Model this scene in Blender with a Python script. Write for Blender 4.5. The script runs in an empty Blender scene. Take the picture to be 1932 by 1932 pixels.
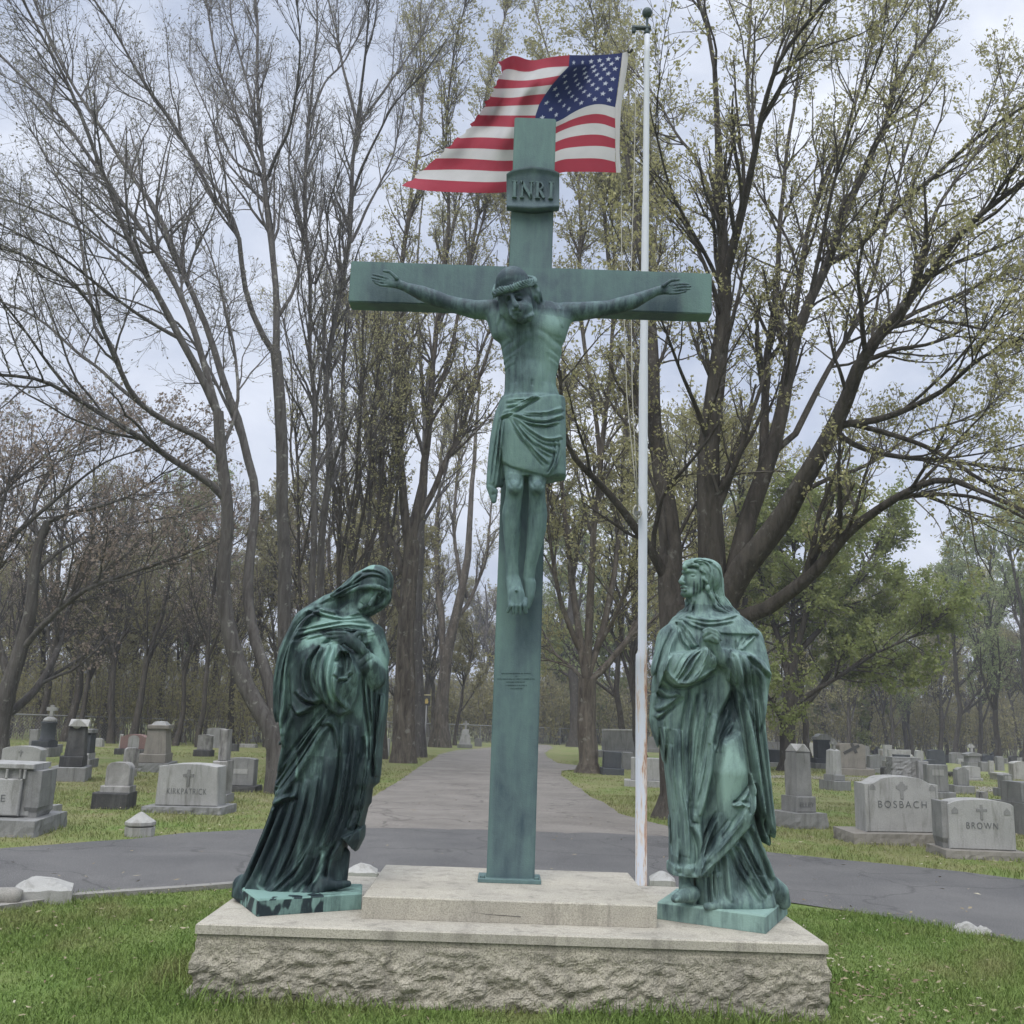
import bpy, math, random
import numpy as np
from mathutils import Vector, Matrix

# ------------------------------------------------------------------ camera, sky, sun, exposure
sc = bpy.context.scene
PITCH, ROLL, CAMH = 11.2, 2.0, 1.33
_a, _b = math.radians(90 + PITCH), math.radians(ROLL)
RX = np.array([[1, 0, 0], [0, math.cos(_a), -math.sin(_a)], [0, math.sin(_a), math.cos(_a)]])
RZ = np.array([[math.cos(_b), -math.sin(_b), 0], [math.sin(_b), math.cos(_b), 0], [0, 0, 1]])
RC = RX @ RZ
cd = bpy.data.cameras.new('camera')
cd.sensor_fit = 'HORIZONTAL'; cd.sensor_width = 36; cd.lens = 36
cd.clip_start = 0.05; cd.clip_end = 3000
cam = bpy.data.objects.new('camera', cd); sc.collection.objects.link(cam)
cam.matrix_world = Matrix.Translation((0, 0, CAMH)) @ Matrix(RC.tolist()).to_4x4()
sc.camera = cam

SUN_EL, SUN_AZ = 52, 200
w = bpy.data.worlds.new("World"); sc.world = w; w.use_nodes = True
nt = w.node_tree; nt.nodes.clear()
def WN(t, **k):
    n = nt.nodes.new(t)
    for a, b in k.items(): setattr(n, a, b)
    return n
out = WN('ShaderNodeOutputWorld'); bg = WN('ShaderNodeBackground'); bg.inputs['Strength'].default_value = 0.1
sky = WN('ShaderNodeTexSky', sky_type='NISHITA', sun_disc=False, sun_elevation=math.radians(SUN_EL), sun_rotation=math.radians(SUN_AZ))
tc = WN('ShaderNodeTexCoord'); mp = WN('ShaderNodeMapping'); mp.inputs['Scale'].default_value = (1.3, 1.3, 2.6)
no = WN('ShaderNodeTexNoise'); no.inputs['Scale'].default_value = 2.3; no.inputs['Detail'].default_value = 7; no.inputs['Roughness'].default_value = .55; no.inputs['Distortion'].default_value = .35
cr = WN('ShaderNodeValToRGB')
e = cr.color_ramp.elements
e[0].position = .36; e[0].color = (3.7, 4.2, 5.3, 1); e[1].position = .64; e[1].color = (7.0, 7.3, 8.0, 1)
mx = WN('ShaderNodeMix', data_type='RGBA'); mx.inputs[0].default_value = .93
L = nt.links.new
L(tc.outputs['Generated'], mp.inputs[0]); L(mp.outputs[0], no.inputs['Vector']); L(no.outputs[0], cr.inputs[0])
sx = WN('ShaderNodeSeparateXYZ'); mr = WN('ShaderNodeMapRange'); mr.inputs[1].default_value = .62; mr.inputs[2].default_value = 1.0; mr.inputs[3].default_value = 1.0; mr.inputs[4].default_value = 4.3
vm = WN('ShaderNodeVectorMath', operation='SCALE')       # an overcast sky is brightest overhead
L(tc.outputs['Generated'], sx.inputs[0]); L(sx.outputs[2], mr.inputs[0]); L(cr.outputs[0], vm.inputs[0]); L(mr.outputs[0], vm.inputs['Scale'])
L(sky.outputs[0], mx.inputs[6]); L(vm.outputs[0], mx.inputs[7]); L(mx.outputs[2], bg.inputs[0]); L(bg.outputs[0], out.inputs[0])
sd = bpy.data.lights.new('sun', 'SUN'); sd.energy = 1.4; sd.angle = math.radians(35); sd.color = (1, .96, .9)
sun = bpy.data.objects.new('sun', sd); sc.collection.objects.link(sun)
sun.rotation_euler = (math.radians(90 - SUN_EL), 0, math.radians(180 - SUN_AZ))
vs = sc.view_settings; vs.view_transform = 'Standard'; vs.look = 'None'; vs.exposure = 0.52; vs.gamma = 1
sc.cycles.max_bounces = 5; sc.cycles.transparent_max_bounces = 8; sc.cycles.use_denoising = True

# ------------------------------------------------------------------ helpers
rng = np.random.default_rng(11)
def ray(u, v):
    u = np.asarray(u, float); v = np.asarray(v, float)
    return np.stack([(u - 966) / 1932, (966 - v) / 1932, -np.ones_like(u)], -1) @ RC.T
def P(u, v, Y):
    "world point seen in direction (u,v) of the 1932 px picture at distance Y"
    d = ray(u, v); Y = np.asarray(Y, float)
    return d * (Y / d[..., 1])[..., None] + np.array([0, 0, CAMH])
SL = 0.012
def gz(y): return -SL * np.maximum(np.asarray(y, float) - 12, 0)
def G(u, v, zo=0.0):
    d = ray(u, v); k = -d[..., 2] / d[..., 1]
    y = (CAMH - zo) / k
    y2 = (CAMH - zo - 12 * SL) / np.maximum(k - SL, 1e-4)
    y = np.where(y > 12, y2, y)
    y = np.minimum(np.where(y < 0, 400, y), 400)
    p = d * (y / d[..., 1])[..., None]; p[..., 2] = gz(y) + zo
    return p
def pxm(Y, v=1300):  # metres per picture pixel at distance Y
    d = ray(966, v); return float(Y / d[1] / 1932)

COL = sc.collection
def setp(o, label=None, cat=None, group=None, kind=None):
    if label: o['label'] = label
    if cat: o['category'] = cat
    if group: o['group'] = group
    if kind: o['kind'] = kind
    return o
def empty(name, loc, label, cat, group=None, rz=0):
    o = bpy.data.objects.new(name, None); COL.objects.link(o)
    o.location = [float(q) for q in loc]; o.rotation_euler = (0, 0, rz); o.empty_display_size = .2
    return setp(o, label, cat, group)
def link(name, me, mat=None, parent=None, world=True):
    o = bpy.data.objects.new(name, me); COL.objects.link(o)
    if mat is not None:
        for m in (mat if isinstance(mat, (list, tuple)) else [mat]): me.materials.append(m)
    if parent is not None:
        o.parent = parent
        if world:   # vertices were given in world space
            M = pmat(parent).inverted()
            me.transform(M)
    return o
def pmat(o):
    M = Matrix.LocRotScale(o.location, o.rotation_euler, o.scale)
    return pmat(o.parent) @ M if o.parent else M
def mesh_np(name, V, F, smooth=False, mi=None):
    "V (n,3), F (m,k) all faces with k corners"
    V = np.asarray(V, np.float32); F = np.asarray(F, np.int32)
    me = bpy.data.meshes.new(name)
    me.vertices.add(len(V)); me.vertices.foreach_set('co', V.ravel())
    m, k = F.shape
    me.loops.add(m * k); me.loops.foreach_set('vertex_index', F.ravel())
    me.polygons.add(m); me.polygons.foreach_set('loop_start', np.arange(0, m * k, k, dtype=np.int32))
    try: me.polygons.foreach_set('loop_total', np.full(m, k, np.int32))
    except Exception: pass
    if mi is not None: me.polygons.foreach_set('material_index', np.asarray(mi, np.int32))
    me.polygons.foreach_set('use_smooth', np.full(m, smooth))
    me.update(calc_edges=True)
    return me
class MB:
    "collects polygons of any size"
    def __init__(s): s.V = []; s.F = []; s.M = []; s.mi = 0
    def add(s, vs, fs):
        n = len(s.V); s.V += [tuple(float(c) for c in q) for q in vs]
        for f in fs: s.F.append([n + i for i in f]); s.M.append(s.mi)
    def box(s, x0, x1, y0, y1, z0, z1, tx=0, ty=0, ch=0):
        "box, top shrunk by tx, ty, with chamfered upper edge ch"
        if ch:
            a = ch
            rings = [(x0, x1, y0, y1, z0), (x0 + tx*.9, x1 - tx*.9, y0 + ty*.9, y1 - ty*.9, z1 - a), (x0 + tx + a, x1 - tx - a, y0 + ty + a, y1 - ty - a, z1)]
        else: rings = [(x0, x1, y0, y1, z0), (x0 + tx, x1 - tx, y0 + ty, y1 - ty, z1)]
        vs = []
        for (a0, a1, b0, b1, z) in rings: vs += [(a0, b0, z), (a1, b0, z), (a1, b1, z), (a0, b1, z)]
        fs = [(3, 2, 1, 0)]
        for r in range(len(rings) - 1):
            for i in range(4):
                j = (i + 1) % 4; fs.append((r*4+i, r*4+j, r*4+4+j, r*4+4+i))
        n = len(vs) - 4; fs.append((n, n+1, n+2, n+3))
        s.add(vs, fs)
    def prism(s, outline, y0, y1, bev=0):
        "outline in x,z (counter-clockwise seen from the front, -y) extruded y0..y1"
        n = len(outline)
        if bev:
            cx = sum(p[0] for p in outline) / n; cz = sum(p[1] for p in outline) / n
            sx = max(abs(p[0]-cx) for p in outline); sz = max(abs(p[1]-cz) for p in outline)
            ins = [((p[0]-cx)*(1-bev/sx)+cx, (p[1]-cz)*(1-bev/sz)+cz) for p in outline]
            rings = [(ins, y0), (outline, y0+bev), (outline, y1-bev), (ins, y1)]
        else: rings = [(outline, y0), (outline, y1)]
        vs = []; fs = [tuple(range(n))]
        for o_, y in rings: vs += [(p[0], y, p[1]) for p in o_]
        for r in range(len(rings)-1):
            for i in range(n):
                j = (i+1) % n; fs.append((r*n+i, r*n+n+i, r*n+n+j, r*n+j))
        m = (len(rings)-1)*n; fs.append(tuple(m+i for i in reversed(range(n))))
        s.add(vs, fs)
    def lathe(s, prof, n=24, c=(0, 0)):
        vs = []; fs = []
        for r, z in prof:
            for i in range(n):
                a = 2*math.pi*i/n; vs.append((c[0]+r*math.cos(a), c[1]+r*math.sin(a), z))
        for k in range(len(prof)-1):
            for i in range(n):
                j = (i+1) % n; fs.append((k*n+i, k*n+j, k*n+n+j, k*n+n+i))
        fs.append(tuple(reversed(range(n)))); m = (len(prof)-1)*n; fs.append(tuple(m+i for i in range(n)))
        s.add(vs, fs)
    def tube(s, pts, rad, n=8):
        pts = np.asarray(pts, float); rad = np.broadcast_to(rad, len(pts))
        V, F = tubes(pts[None], np.asarray(rad, float)[None], n)
        s.add(V, F.tolist())
        m = (len(pts)-1)*n; s.F.append([len(s.V)-n*len(pts)+i for i in range(n)]); s.M.append(s.mi)
        s.F.append([len(s.V)-n+i for i in range(n)]); s.M.append(s.mi)
    def mesh(s, name, smooth=False):
        me = bpy.data.meshes.new(name); me.from_pydata(s.V, [], s.F); me.update()
        me.polygons.foreach_set('material_index', np.array(s.M, np.int32))
        if smooth: me.polygons.foreach_set('use_smooth', np.ones(len(s.F), bool))
        me.validate(); return me
def tubes(PT, R, n):
    "PT (N,K,3) polylines, R (N,K) radii -> vertices, quads"
    N, K, _ = PT.shape
    T = np.gradient(PT, axis=1); T /= np.linalg.norm(T, axis=2, keepdims=True) + 1e-9
    ref = np.where(np.abs(T[:, :1, 2:3]) < .8, np.array([0, 0, 1.]), np.array([1., 0, 0]))
    A = np.cross(T, np.broadcast_to(ref, T.shape)); A /= np.linalg.norm(A, axis=2, keepdims=True) + 1e-9
    B = np.cross(T, A)
    th = np.arange(n) * 2 * math.pi / n
    V = PT[:, :, None] + R[:, :, None, None] * (A[:, :, None] * np.cos(th)[:, None] + B[:, :, None] * np.sin(th)[:, None])
    idx = np.arange(N*K*n).reshape(N, K, n)
    a = idx[:, :-1]; b = np.roll(a, -1, 2); d = idx[:, 1:]; c = np.roll(d, -1, 2)
    return V.reshape(-1, 3), np.stack([a, b, c, d], -1).reshape(-1, 4)

# ------------------------------------------------------------------ materials
def mat(name, base, rough=.8, metal=0, spec=.3):
    m = bpy.data.materials.new(name); m.use_nodes = True
    b = m.node_tree.nodes['Principled BSDF']
    b.inputs['Base Color'].default_value = (*base, 1); b.inputs['Roughness'].default_value = rough
    b.inputs['Metallic'].default_value = metal; b.inputs['Specular IOR Level'].default_value = spec
    return m
class NT:
    def __init__(s, m): s.t = m.node_tree; s.b = s.t.nodes['Principled BSDF']
    def n(s, t, ins=None, **k):
        q = s.t.nodes.new(t)
        for a, b in k.items(): setattr(q, a, b)
        for a, b in (ins or {}).items():
            if hasattr(b, 'is_linked') or isinstance(b, bpy.types.NodeSocket): s.t.links.new(b, q.inputs[a])
            else: q.inputs[a].default_value = b
        return q
    def co(s, scale=(1, 1, 1), which='Object'):
        t = s.n('ShaderNodeTexCoord'); m = s.n('ShaderNodeMapping', {'Vector': t.outputs[which], 'Scale': scale}); return m.outputs[0]
    def wco(s, scale=(1, 1, 1)):
        t = s.n('ShaderNodeNewGeometry'); m = s.n('ShaderNodeMapping', {'Vector': t.outputs['Position'], 'Scale': scale}); return m.outputs[0]
    def noise(s, co, sc_, det=5, rough=.6, dist=0):
        return s.n('ShaderNodeTexNoise', {'Vector': co, 'Scale': sc_, 'Detail': det, 'Roughness': rough, 'Distortion': dist}).outputs[0]
    def ramp(s, f, stops):
        r = s.n('ShaderNodeValToRGB', {'Fac': f}); el = r.color_ramp.elements
        while len(el) < len(stops): el.new(.5)
        for q, (p, c) in zip(el, stops): q.position = p; q.color = (*c, 1) if not isinstance(c, (int, float)) else (c, c, c, 1)
        return r.outputs[0]
    def mix(s, f, a, b, mode='MIX'):
        q = s.n('ShaderNodeMix', data_type='RGBA', blend_type=mode)
        for i, v in ((0, f), (6, a), (7, b)):
            if isinstance(v, bpy.types.NodeSocket): s.t.links.new(v, q.inputs[i])
            elif i == 0: q.inputs[0].default_value = v
            else: q.inputs[i].default_value = (*v, 1)
        return q.outputs[2]
    def math(s, op, a, b=0.0):
        q = s.n('ShaderNodeMath', operation=op)
        for i, v in ((0, a), (1, b)):
            if isinstance(v, bpy.types.NodeSocket): s.t.links.new(v, q.inputs[i])
            else: q.inputs[i].default_value = v
        return q.outputs[0]
    def attr(s, name): return s.n('ShaderNodeAttribute', attribute_name=name).outputs['Fac']
    def rand(s): return s.n('ShaderNodeObjectInfo').outputs['Random']
    def color(s, c): s.t.links.new(c, s.b.inputs['Base Color'])
    def rough(s, c): s.t.links.new(c, s.b.inputs['Roughness'])
    def bump(s, h, strength=.4, dist=.01):
        q = s.n('ShaderNodeBump', {'Height': h, 'Strength': strength, 'Distance': dist}); s.t.links.new(q.outputs[0], s.b.inputs['Normal'])

def bronze(name, light, mid, dark, bias=0.0, streak=1.0, gain=1.0):
    m = mat(name, mid, .62, 0, .25); q = NT(m)
    at = q.attr('patina')
    s1 = q.noise(q.wco((16, 16, 1.6)), 1.0 * streak, 6, .62, .4)
    s2 = q.noise(q.wco((5, 5, 2.2)), 1.6, 7, .6, .8)
    s3 = q.noise(q.wco((85, 85, 6)), 1.0, 4, .65)
    f = q.math('ADD', q.math('MULTIPLY', s1, .55), q.math('MULTIPLY', s2, .45))
    f = q.math('ADD', f, q.math('MULTIPLY', q.math('SUBTRACT', s3, .5), .17))
    f = q.math('ADD', q.math('MULTIPLY', q.math('SUBTRACT', f, .5), 1.25*gain), .5 + bias)
    f = q.math('ADD', f, at)
    spots = q.noise(q.wco((1, 1, .7)), 22, 6, .7, .6); f = q.math('ADD', f, q.math('MULTIPLY', q.math('SUBTRACT', spots, .5), .30))
    c = q.ramp(f, [(.26, dark), (.44, mid), (.60, tuple((a+b)/2 for a, b in zip(mid, light))), (.80, light)])
    q.color(c); q.rough(q.ramp(f, [(.3, .58), (.7, .88)]))
    q.bump(q.noise(q.wco((1, 1, 1)), 110, 6, .65), .5, .004)
    return m
B_DARK = (.016, .036, .040)
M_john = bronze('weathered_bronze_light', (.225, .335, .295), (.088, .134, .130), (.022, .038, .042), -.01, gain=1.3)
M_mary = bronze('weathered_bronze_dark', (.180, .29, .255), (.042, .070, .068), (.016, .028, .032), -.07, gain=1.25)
M_chr = bronze('weathered_bronze_figure', (.170, .265, .240), (.084, .134, .136), (.028, .048, .058), .0, gain=1.05)
M_cross = bronze('weathered_bronze_cross', (.130, .205, .190), (.080, .118, .128), (.042, .070, .086), .02, .7, gain=.8)

def granite(name, c0, c1, speck=.5, bump=.5, stain=(.12, .11, .09), st=.35, scale=1, dark_top=0):
    m = mat(name, c0, .85, 0, .25); q = NT(m)
    co = q.wco((1, 1, 1))
    big = q.noise(co, 2.2 * scale, 6, .65, .3); fine = q.noise(co, 160 * scale, 3, .7); med = q.noise(co, 45 * scale, 4, .6)
    c = q.mix(q.ramp(big, [(.35, 0.0), (.65, 1.0)]), c0, c1)
    c = q.mix(q.ramp(fine, [(.38, speck), (.55, 0.0)]), c, tuple(v*.35 for v in c0))
    c = q.mix(q.ramp(q.noise(q.wco((9, 9, 1.3)), 1.0, 6, .7, .5), [(.50, 0.0), (.72, st)]), c, stain)
    q.color(c); q.bump(q.math('ADD', fine, q.math('MULTIPLY', med, 1.5)), bump, .004)
    return m
# ------------------------------------------------------------------ sculpting: signed distance field -> mesh
def _segd(X, Z, a, b):
    dx, dz = b[0]-a[0], b[1]-a[1]; L2 = dx*dx + dz*dz + 1e-12
    t = np.clip(((X-a[0])*dx + (Z-a[1])*dz) / L2, 0, 1)
    return np.hypot(X-a[0]-t*dx, Z-a[1]-t*dz), t
class Sculpt:
    def __init__(s, lo, hi, h, mapper, Y, scale):
        s.lo = np.array(lo, float); s.h = h
        s.n = np.ceil((np.array(hi) - s.lo) / h).astype(int) + 1
        s.ax = [s.lo[i] + h * np.arange(s.n[i]) for i in range(3)]
        s.D = np.full(s.n, .25, np.float32)
        s.A = np.zeros((s.n[0], s.n[2]), np.float32)       # relief map over x,z
        s.PT = np.zeros((s.n[0], s.n[2]), np.float32)      # patina map
        s.X2, s.Z2 = np.meshgrid(s.ax[0], s.ax[2], indexing='ij')
        s.map = mapper; s.Y = Y; s.s = scale; s.gain = 1.0
    def pt(s, cx, cy, d=0.0):
        u, v = s.map(cx, cy); return P(u, v, s.Y - d)
    def _box(s, lo, hi):
        i0 = np.clip(np.floor((np.array(lo) - s.lo) / s.h).astype(int), 0, s.n - 1)
        i1 = np.clip(np.ceil((np.array(hi) - s.lo) / s.h).astype(int) + 1, 1, s.n)
        i1 = np.maximum(i1, i0 + 1)
        sl = tuple(slice(a, b) for a, b in zip(i0, i1))
        return sl, [s.ax[i][sl[i]] for i in range(3)]
    def _join(s, sl, d, k, sub):
        D = s.D[sl]
        if sub:
            a, b = -D, d; h = np.clip(.5 + .5*(a-b)/k, 0, 1)
            s.D[sl] = -((a*(1-h) + b*h) - k*h*(1-h))
        else:
            h = np.clip(.5 + .5*(D-d)/k, 0, 1)
            s.D[sl] = D*(1-h) + d*h - k*h*(1-h)
    def tube(s, pts, rad, k=.012, sub=False, flat=1.0):
        "pts [(cx,cy,d)...] crop pixels + depth in m, rad in crop pixels"
        W = np.array([s.pt(*p) for p in pts]); R = np.broadcast_to(np.array(rad, float), len(pts)) * s.s
        m = R.max() + 3*k + s.h*2
        sl, (x, y, z) = s._box(W.min(0) - m, W.max(0) + m)
        X, Yy, Z = x[:, None, None], y[None, :, None], z[None, None, :]
        best = None
        if len(W) == 1: W = np.vstack([W, W + 1e-4]); R = np.array([R[0], R[0]])
        for a, b, ra, rb in zip(W[:-1], W[1:], R[:-1], R[1:]):
            d = b - a; L2 = (d*d).sum() + 1e-12
            t = np.clip(((X-a[0])*d[0] + (Yy-a[1])*d[1] + (Z-a[2])*d[2]) / L2, 0, 1)
            q = np.sqrt((X-a[0]-t*d[0])**2 + ((Yy-a[1]-t*d[1])/flat)**2 + (Z-a[2]-t*d[2])**2) - (ra + t*(rb-ra))
            best = q if best is None else np.minimum(best, q)
        s._join(sl, best.astype(np.float32), k, sub)
    def ell(s, c, r, rot=0, k=.015, sub=False, tilt=0):
        "ellipsoid: centre (cx,cy,d), radii (crop px x, crop px z, metres depth), rot degrees in picture plane, tilt about x"
        C = s.pt(*c); R = np.array([r[0]*s.s, r[2], r[1]*s.s]); m = R.max() + 3*k
        sl, (x, y, z) = s._box(C - m, C + m)
        X, Yy, Z = x[:, None, None]-C[0], y[None, :, None]-C[1], z[None, None, :]-C[2]
        a = math.radians(rot); ca, sa = math.cos(a), math.sin(a)
        X, Z = ca*X - sa*Z, sa*X + ca*Z
        if tilt:
            b = math.radians(tilt); Yy, Z = math.cos(b)*Yy - math.sin(b)*Z, math.sin(b)*Yy + math.cos(b)*Z
        q = np.sqrt((X/R[0])**2 + (Yy/R[1])**2 + (Z/R[2])**2)
        q2 = np.sqrt((X/R[0]**2)**2 + (Yy/R[1]**2)**2 + (Z/R[2]**2)**2) + 1e-9
        s._join(sl, (q*(q-1)/q2).astype(np.float32), k, sub)
    def loft(s, rows, k=.01, pw=2.0, sub=False):
        "rows (cy, xl, xr, d centre, half depth m)"
        rows = sorted(rows, key=lambda r: -r[0])
        L_ = np.array([s.pt(r[1], r[0], r[3]) for r in rows]); R_ = np.array([s.pt(r[2], r[0], r[3]) for r in rows])
        t2 = math.tan(_b)
        zt = ((L_[:, 2] - L_[:, 0]*t2) + (R_[:, 2] - R_[:, 0]*t2)) / 2
        cx = (L_[:, 0] + R_[:, 0]) / 2; hw = (R_[:, 0] - L_[:, 0]) / 2; yc = L_[:, 1]; hd = np.array([r[4] for r in rows])
        lo = np.array([(cx-hw).min(), (yc-hd).min(), L_[:, 2].min()]) - .06; hi = np.array([(cx+hw).max(), (yc+hd).max(), R_[:, 2].max()]) + .06
        sl, (x, y, z) = s._box(lo, hi)
        X, Z = np.meshgrid(x, z, indexing='ij'); q = Z - X*t2
        def it(f):
            # smooth interpolation
            return np.interp(q, zt, f)
        c, a, yy, b = it(cx), it(hw), it(yc), it(hd)
        e = np.abs((X-c)/a)[:, None, :]**pw + np.abs((y[None, :, None]-yy[:, None, :])/b[:, None, :])**pw
        e = e**(1/pw)
        d = (e-1) * np.minimum(a, b)[:, None, :]
        over = np.maximum(q - zt.max(), zt.min() - q)[:, None, :]
        d = np.where(over > 0, np.maximum(d, 0) + over, np.maximum(d, over))
        s._join(sl, d.astype(np.float32), k, sub)
    # ---- relief (front projected folds), in crop px / mm
    def _xz(s, pts):
        w = np.array([s.pt(p[0], p[1], 0) for p in pts]); return w[:, [0, 2]]
    def stroke(s, pts, w, amp, ends=.25, to='A', w2=None):
        q = s._xz(pts); q = _smooth2(q); n = len(q) - 1; W = w*s.s; W2 = (w2 if w2 is not None else w)*s.s
        m = max(W, W2)*3; 
        sl, (x, _, z) = s._box([q[:, 0].min()-m, s.lo[1], q[:, 1].min()-m], [q[:, 0].max()+m, s.lo[1], q[:, 1].max()+m])
        X, Z = np.meshgrid(x, z, indexing='ij')
        if X.size == 0: return
        bd = np.full(X.shape, 9.); bt = np.zeros(X.shape)
        for i in range(n):
            d, t = _segd(X, Z, q[i], q[i+1]); mk = d < bd; bd[mk] = d[mk]; bt[mk] = (i + t[mk])/n
        tp = np.clip(np.minimum(bt, 1-bt)/max(ends, 1e-3), 0, 1)**.7 if ends else 1
        ww = W + (W2-W)*bt
        getattr(s, to)[sl[0], sl[2]] += (amp*(1e-3 if to == 'A' else 1)*tp*np.exp(-(bd/ww)**2)).astype(np.float32)
    def folds(s, L, w=9, amp=8, valley=.75, ends=.25, off=1.6, w2=None):
        "list of polylines: ridge with a valley to its right"
        for item in L:
            if isinstance(item, tuple): pts, w_, a_ = item
            else: pts, w_, a_ = item, w, amp
            s.stroke(pts, w_, a_, ends, w2=w2)
            q = np.array(pts, float); t = np.gradient(q, axis=0); t /= np.linalg.norm(t, axis=1, keepdims=True)+1e-9
            nrm = np.stack([-t[:, 1], t[:, 0]], 1)
            s.stroke(q + nrm*w_*off, w_*.62, -a_*valley*1.15, ends, w2=w2)
    def fan(s, A, B, n, w=8, amp=6, jit=.25, seed=1, ends=.2, w2=None, valley=.8):
        r = random.Random(seed); A = _resamp(A, 7); B = _resamp(B, 7)
        for i in range(n):
            t = (i + .5 + r.uniform(-jit, jit))/n
            pts = A*(1-t) + B*t
            pts = _resamp(pts, 20)[r.choice([0, 0, 1, 2, 4]):20-r.choice([0, 0, 1, 2, 3])]; pts = _resamp(pts, 7)
            f = r.uniform(.6, 1.25)
            s.folds([([tuple(p) for p in pts], w*r.uniform(.7, 1.2), amp*f)], ends=ends, w2=w2, valley=valley)
        for i in range(n+1):      # finer creases between the main folds
            t = r.uniform(.02, .98); pts = _resamp(A*(1-t) + B*t, 20)[r.choice([0, 2, 4, 6]):20-r.choice([0, 2, 4, 7])]
            pts = _resamp(pts, 7) + np.array([[r.uniform(-1.5, 1.5), 0] for _ in range(7)])
            s.folds([([tuple(p) for p in pts], max(w*.38, 4.2), amp*r.uniform(.35, .6))], ends=.35, w2=w2, valley=1.0)
    def panel(s, poly, amp, soft=6, to='A'):
        q = s._xz(poly); m = soft*s.s*2+.01
        q = np.array(q)
        sl, (x, _, z) = s._box([q[:, 0].min()-m, s.lo[1], q[:, 1].min()-m], [q[:, 0].max()+m, s.lo[1], q[:, 1].max()+m])
        X, Z = np.meshgrid(x, z, indexing='ij'); ins = np.zeros(X.shape, bool); bd = np.full(X.shape, 9.)
        for i in range(len(q)):
            a, b = q[i], q[(i+1) % len(q)]
            c = ((a[1] > Z) != (b[1] > Z)) & (X < (b[0]-a[0])*(Z-a[1])/((b[1]-a[1]) or 1e-9)+a[0]); ins ^= c
            bd = np.minimum(bd, _segd(X, Z, a, b)[0])
        sd_ = np.where(ins, bd, -bd)/(soft*s.s)
        f = np.clip(sd_*.5+.5, 0, 1); f = f*f*(3-2*f)
        getattr(s, to)[sl[0], sl[2]] += (amp*(1e-3 if to == 'A' else 1)*f).astype(np.float32)
    def cut(s, poly, soft=4):
        "carve away everything outside is NOT done; carve inside the polygon through the whole depth"
        old = s.A; s.A = np.zeros_like(old); s.panel(poly, -400, soft); s.D = np.maximum(s.D, (-s.A[:, None, :]*.4).astype(np.float32) - .03); s.A = old
    def apply(s, yback=None):
        "press the relief map into the form, fading towards the back"
        y = s.ax[1]; yb = s.Y + .05 if yback is None else yback
        wt = np.clip((yb - y)/.12, .25, 1).astype(np.float32)
        s.D -= s.gain*s.A[:, None, :]*wt[None, :, None]; s.A[:] = 0
    def build(s, name, material, parent, extra=None, smooth_iter=1):
        D = s.D; D[0] = D[-1] = .02; D[:, 0] = D[:, -1] = .02; D[:, :, 0] = D[:, :, -1] = .02
        V, F = surface_nets(D, s.lo, s.h)
        # keep the body continuous: light smoothing
        for _ in range(smooth_iter): V = lap(V, F, .18)
        me = mesh_np(name, V, F, True)
        ix = np.clip(((V[:, 0]-s.lo[0])/s.h).astype(int), 0, s.n[0]-1); iz = np.clip(((V[:, 2]-s.lo[2])/s.h).astype(int), 0, s.n[2]-1)
        a = me.attributes.new('patina', 'FLOAT', 'POINT'); val = s.PT[ix, iz].astype(np.float32)
        if extra is not None: val = val + extra(V)
        a.data.foreach_set('value', val.astype(np.float32))
        return link(name, me, material, parent)
def _resamp(A, n):
    A = np.array(A, float); d = np.r_[0, np.cumsum(np.linalg.norm(np.diff(A, axis=0), axis=1))]
    t = np.linspace(0, d[-1], n); return np.stack([np.interp(t, d, A[:, i]) for i in range(A.shape[1])], 1)
def _smooth2(q):
    "Chaikin"
    if len(q) < 3: return q
    for _ in range(2):
        a = q[:-1]*.75 + q[1:]*.25; b = q[:-1]*.25 + q[1:]*.75
        m = np.empty((2*len(a), q.shape[1])); m[0::2] = a; m[1::2] = b
        q = np.vstack([q[:1], m, q[-1:]])
    return q
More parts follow.
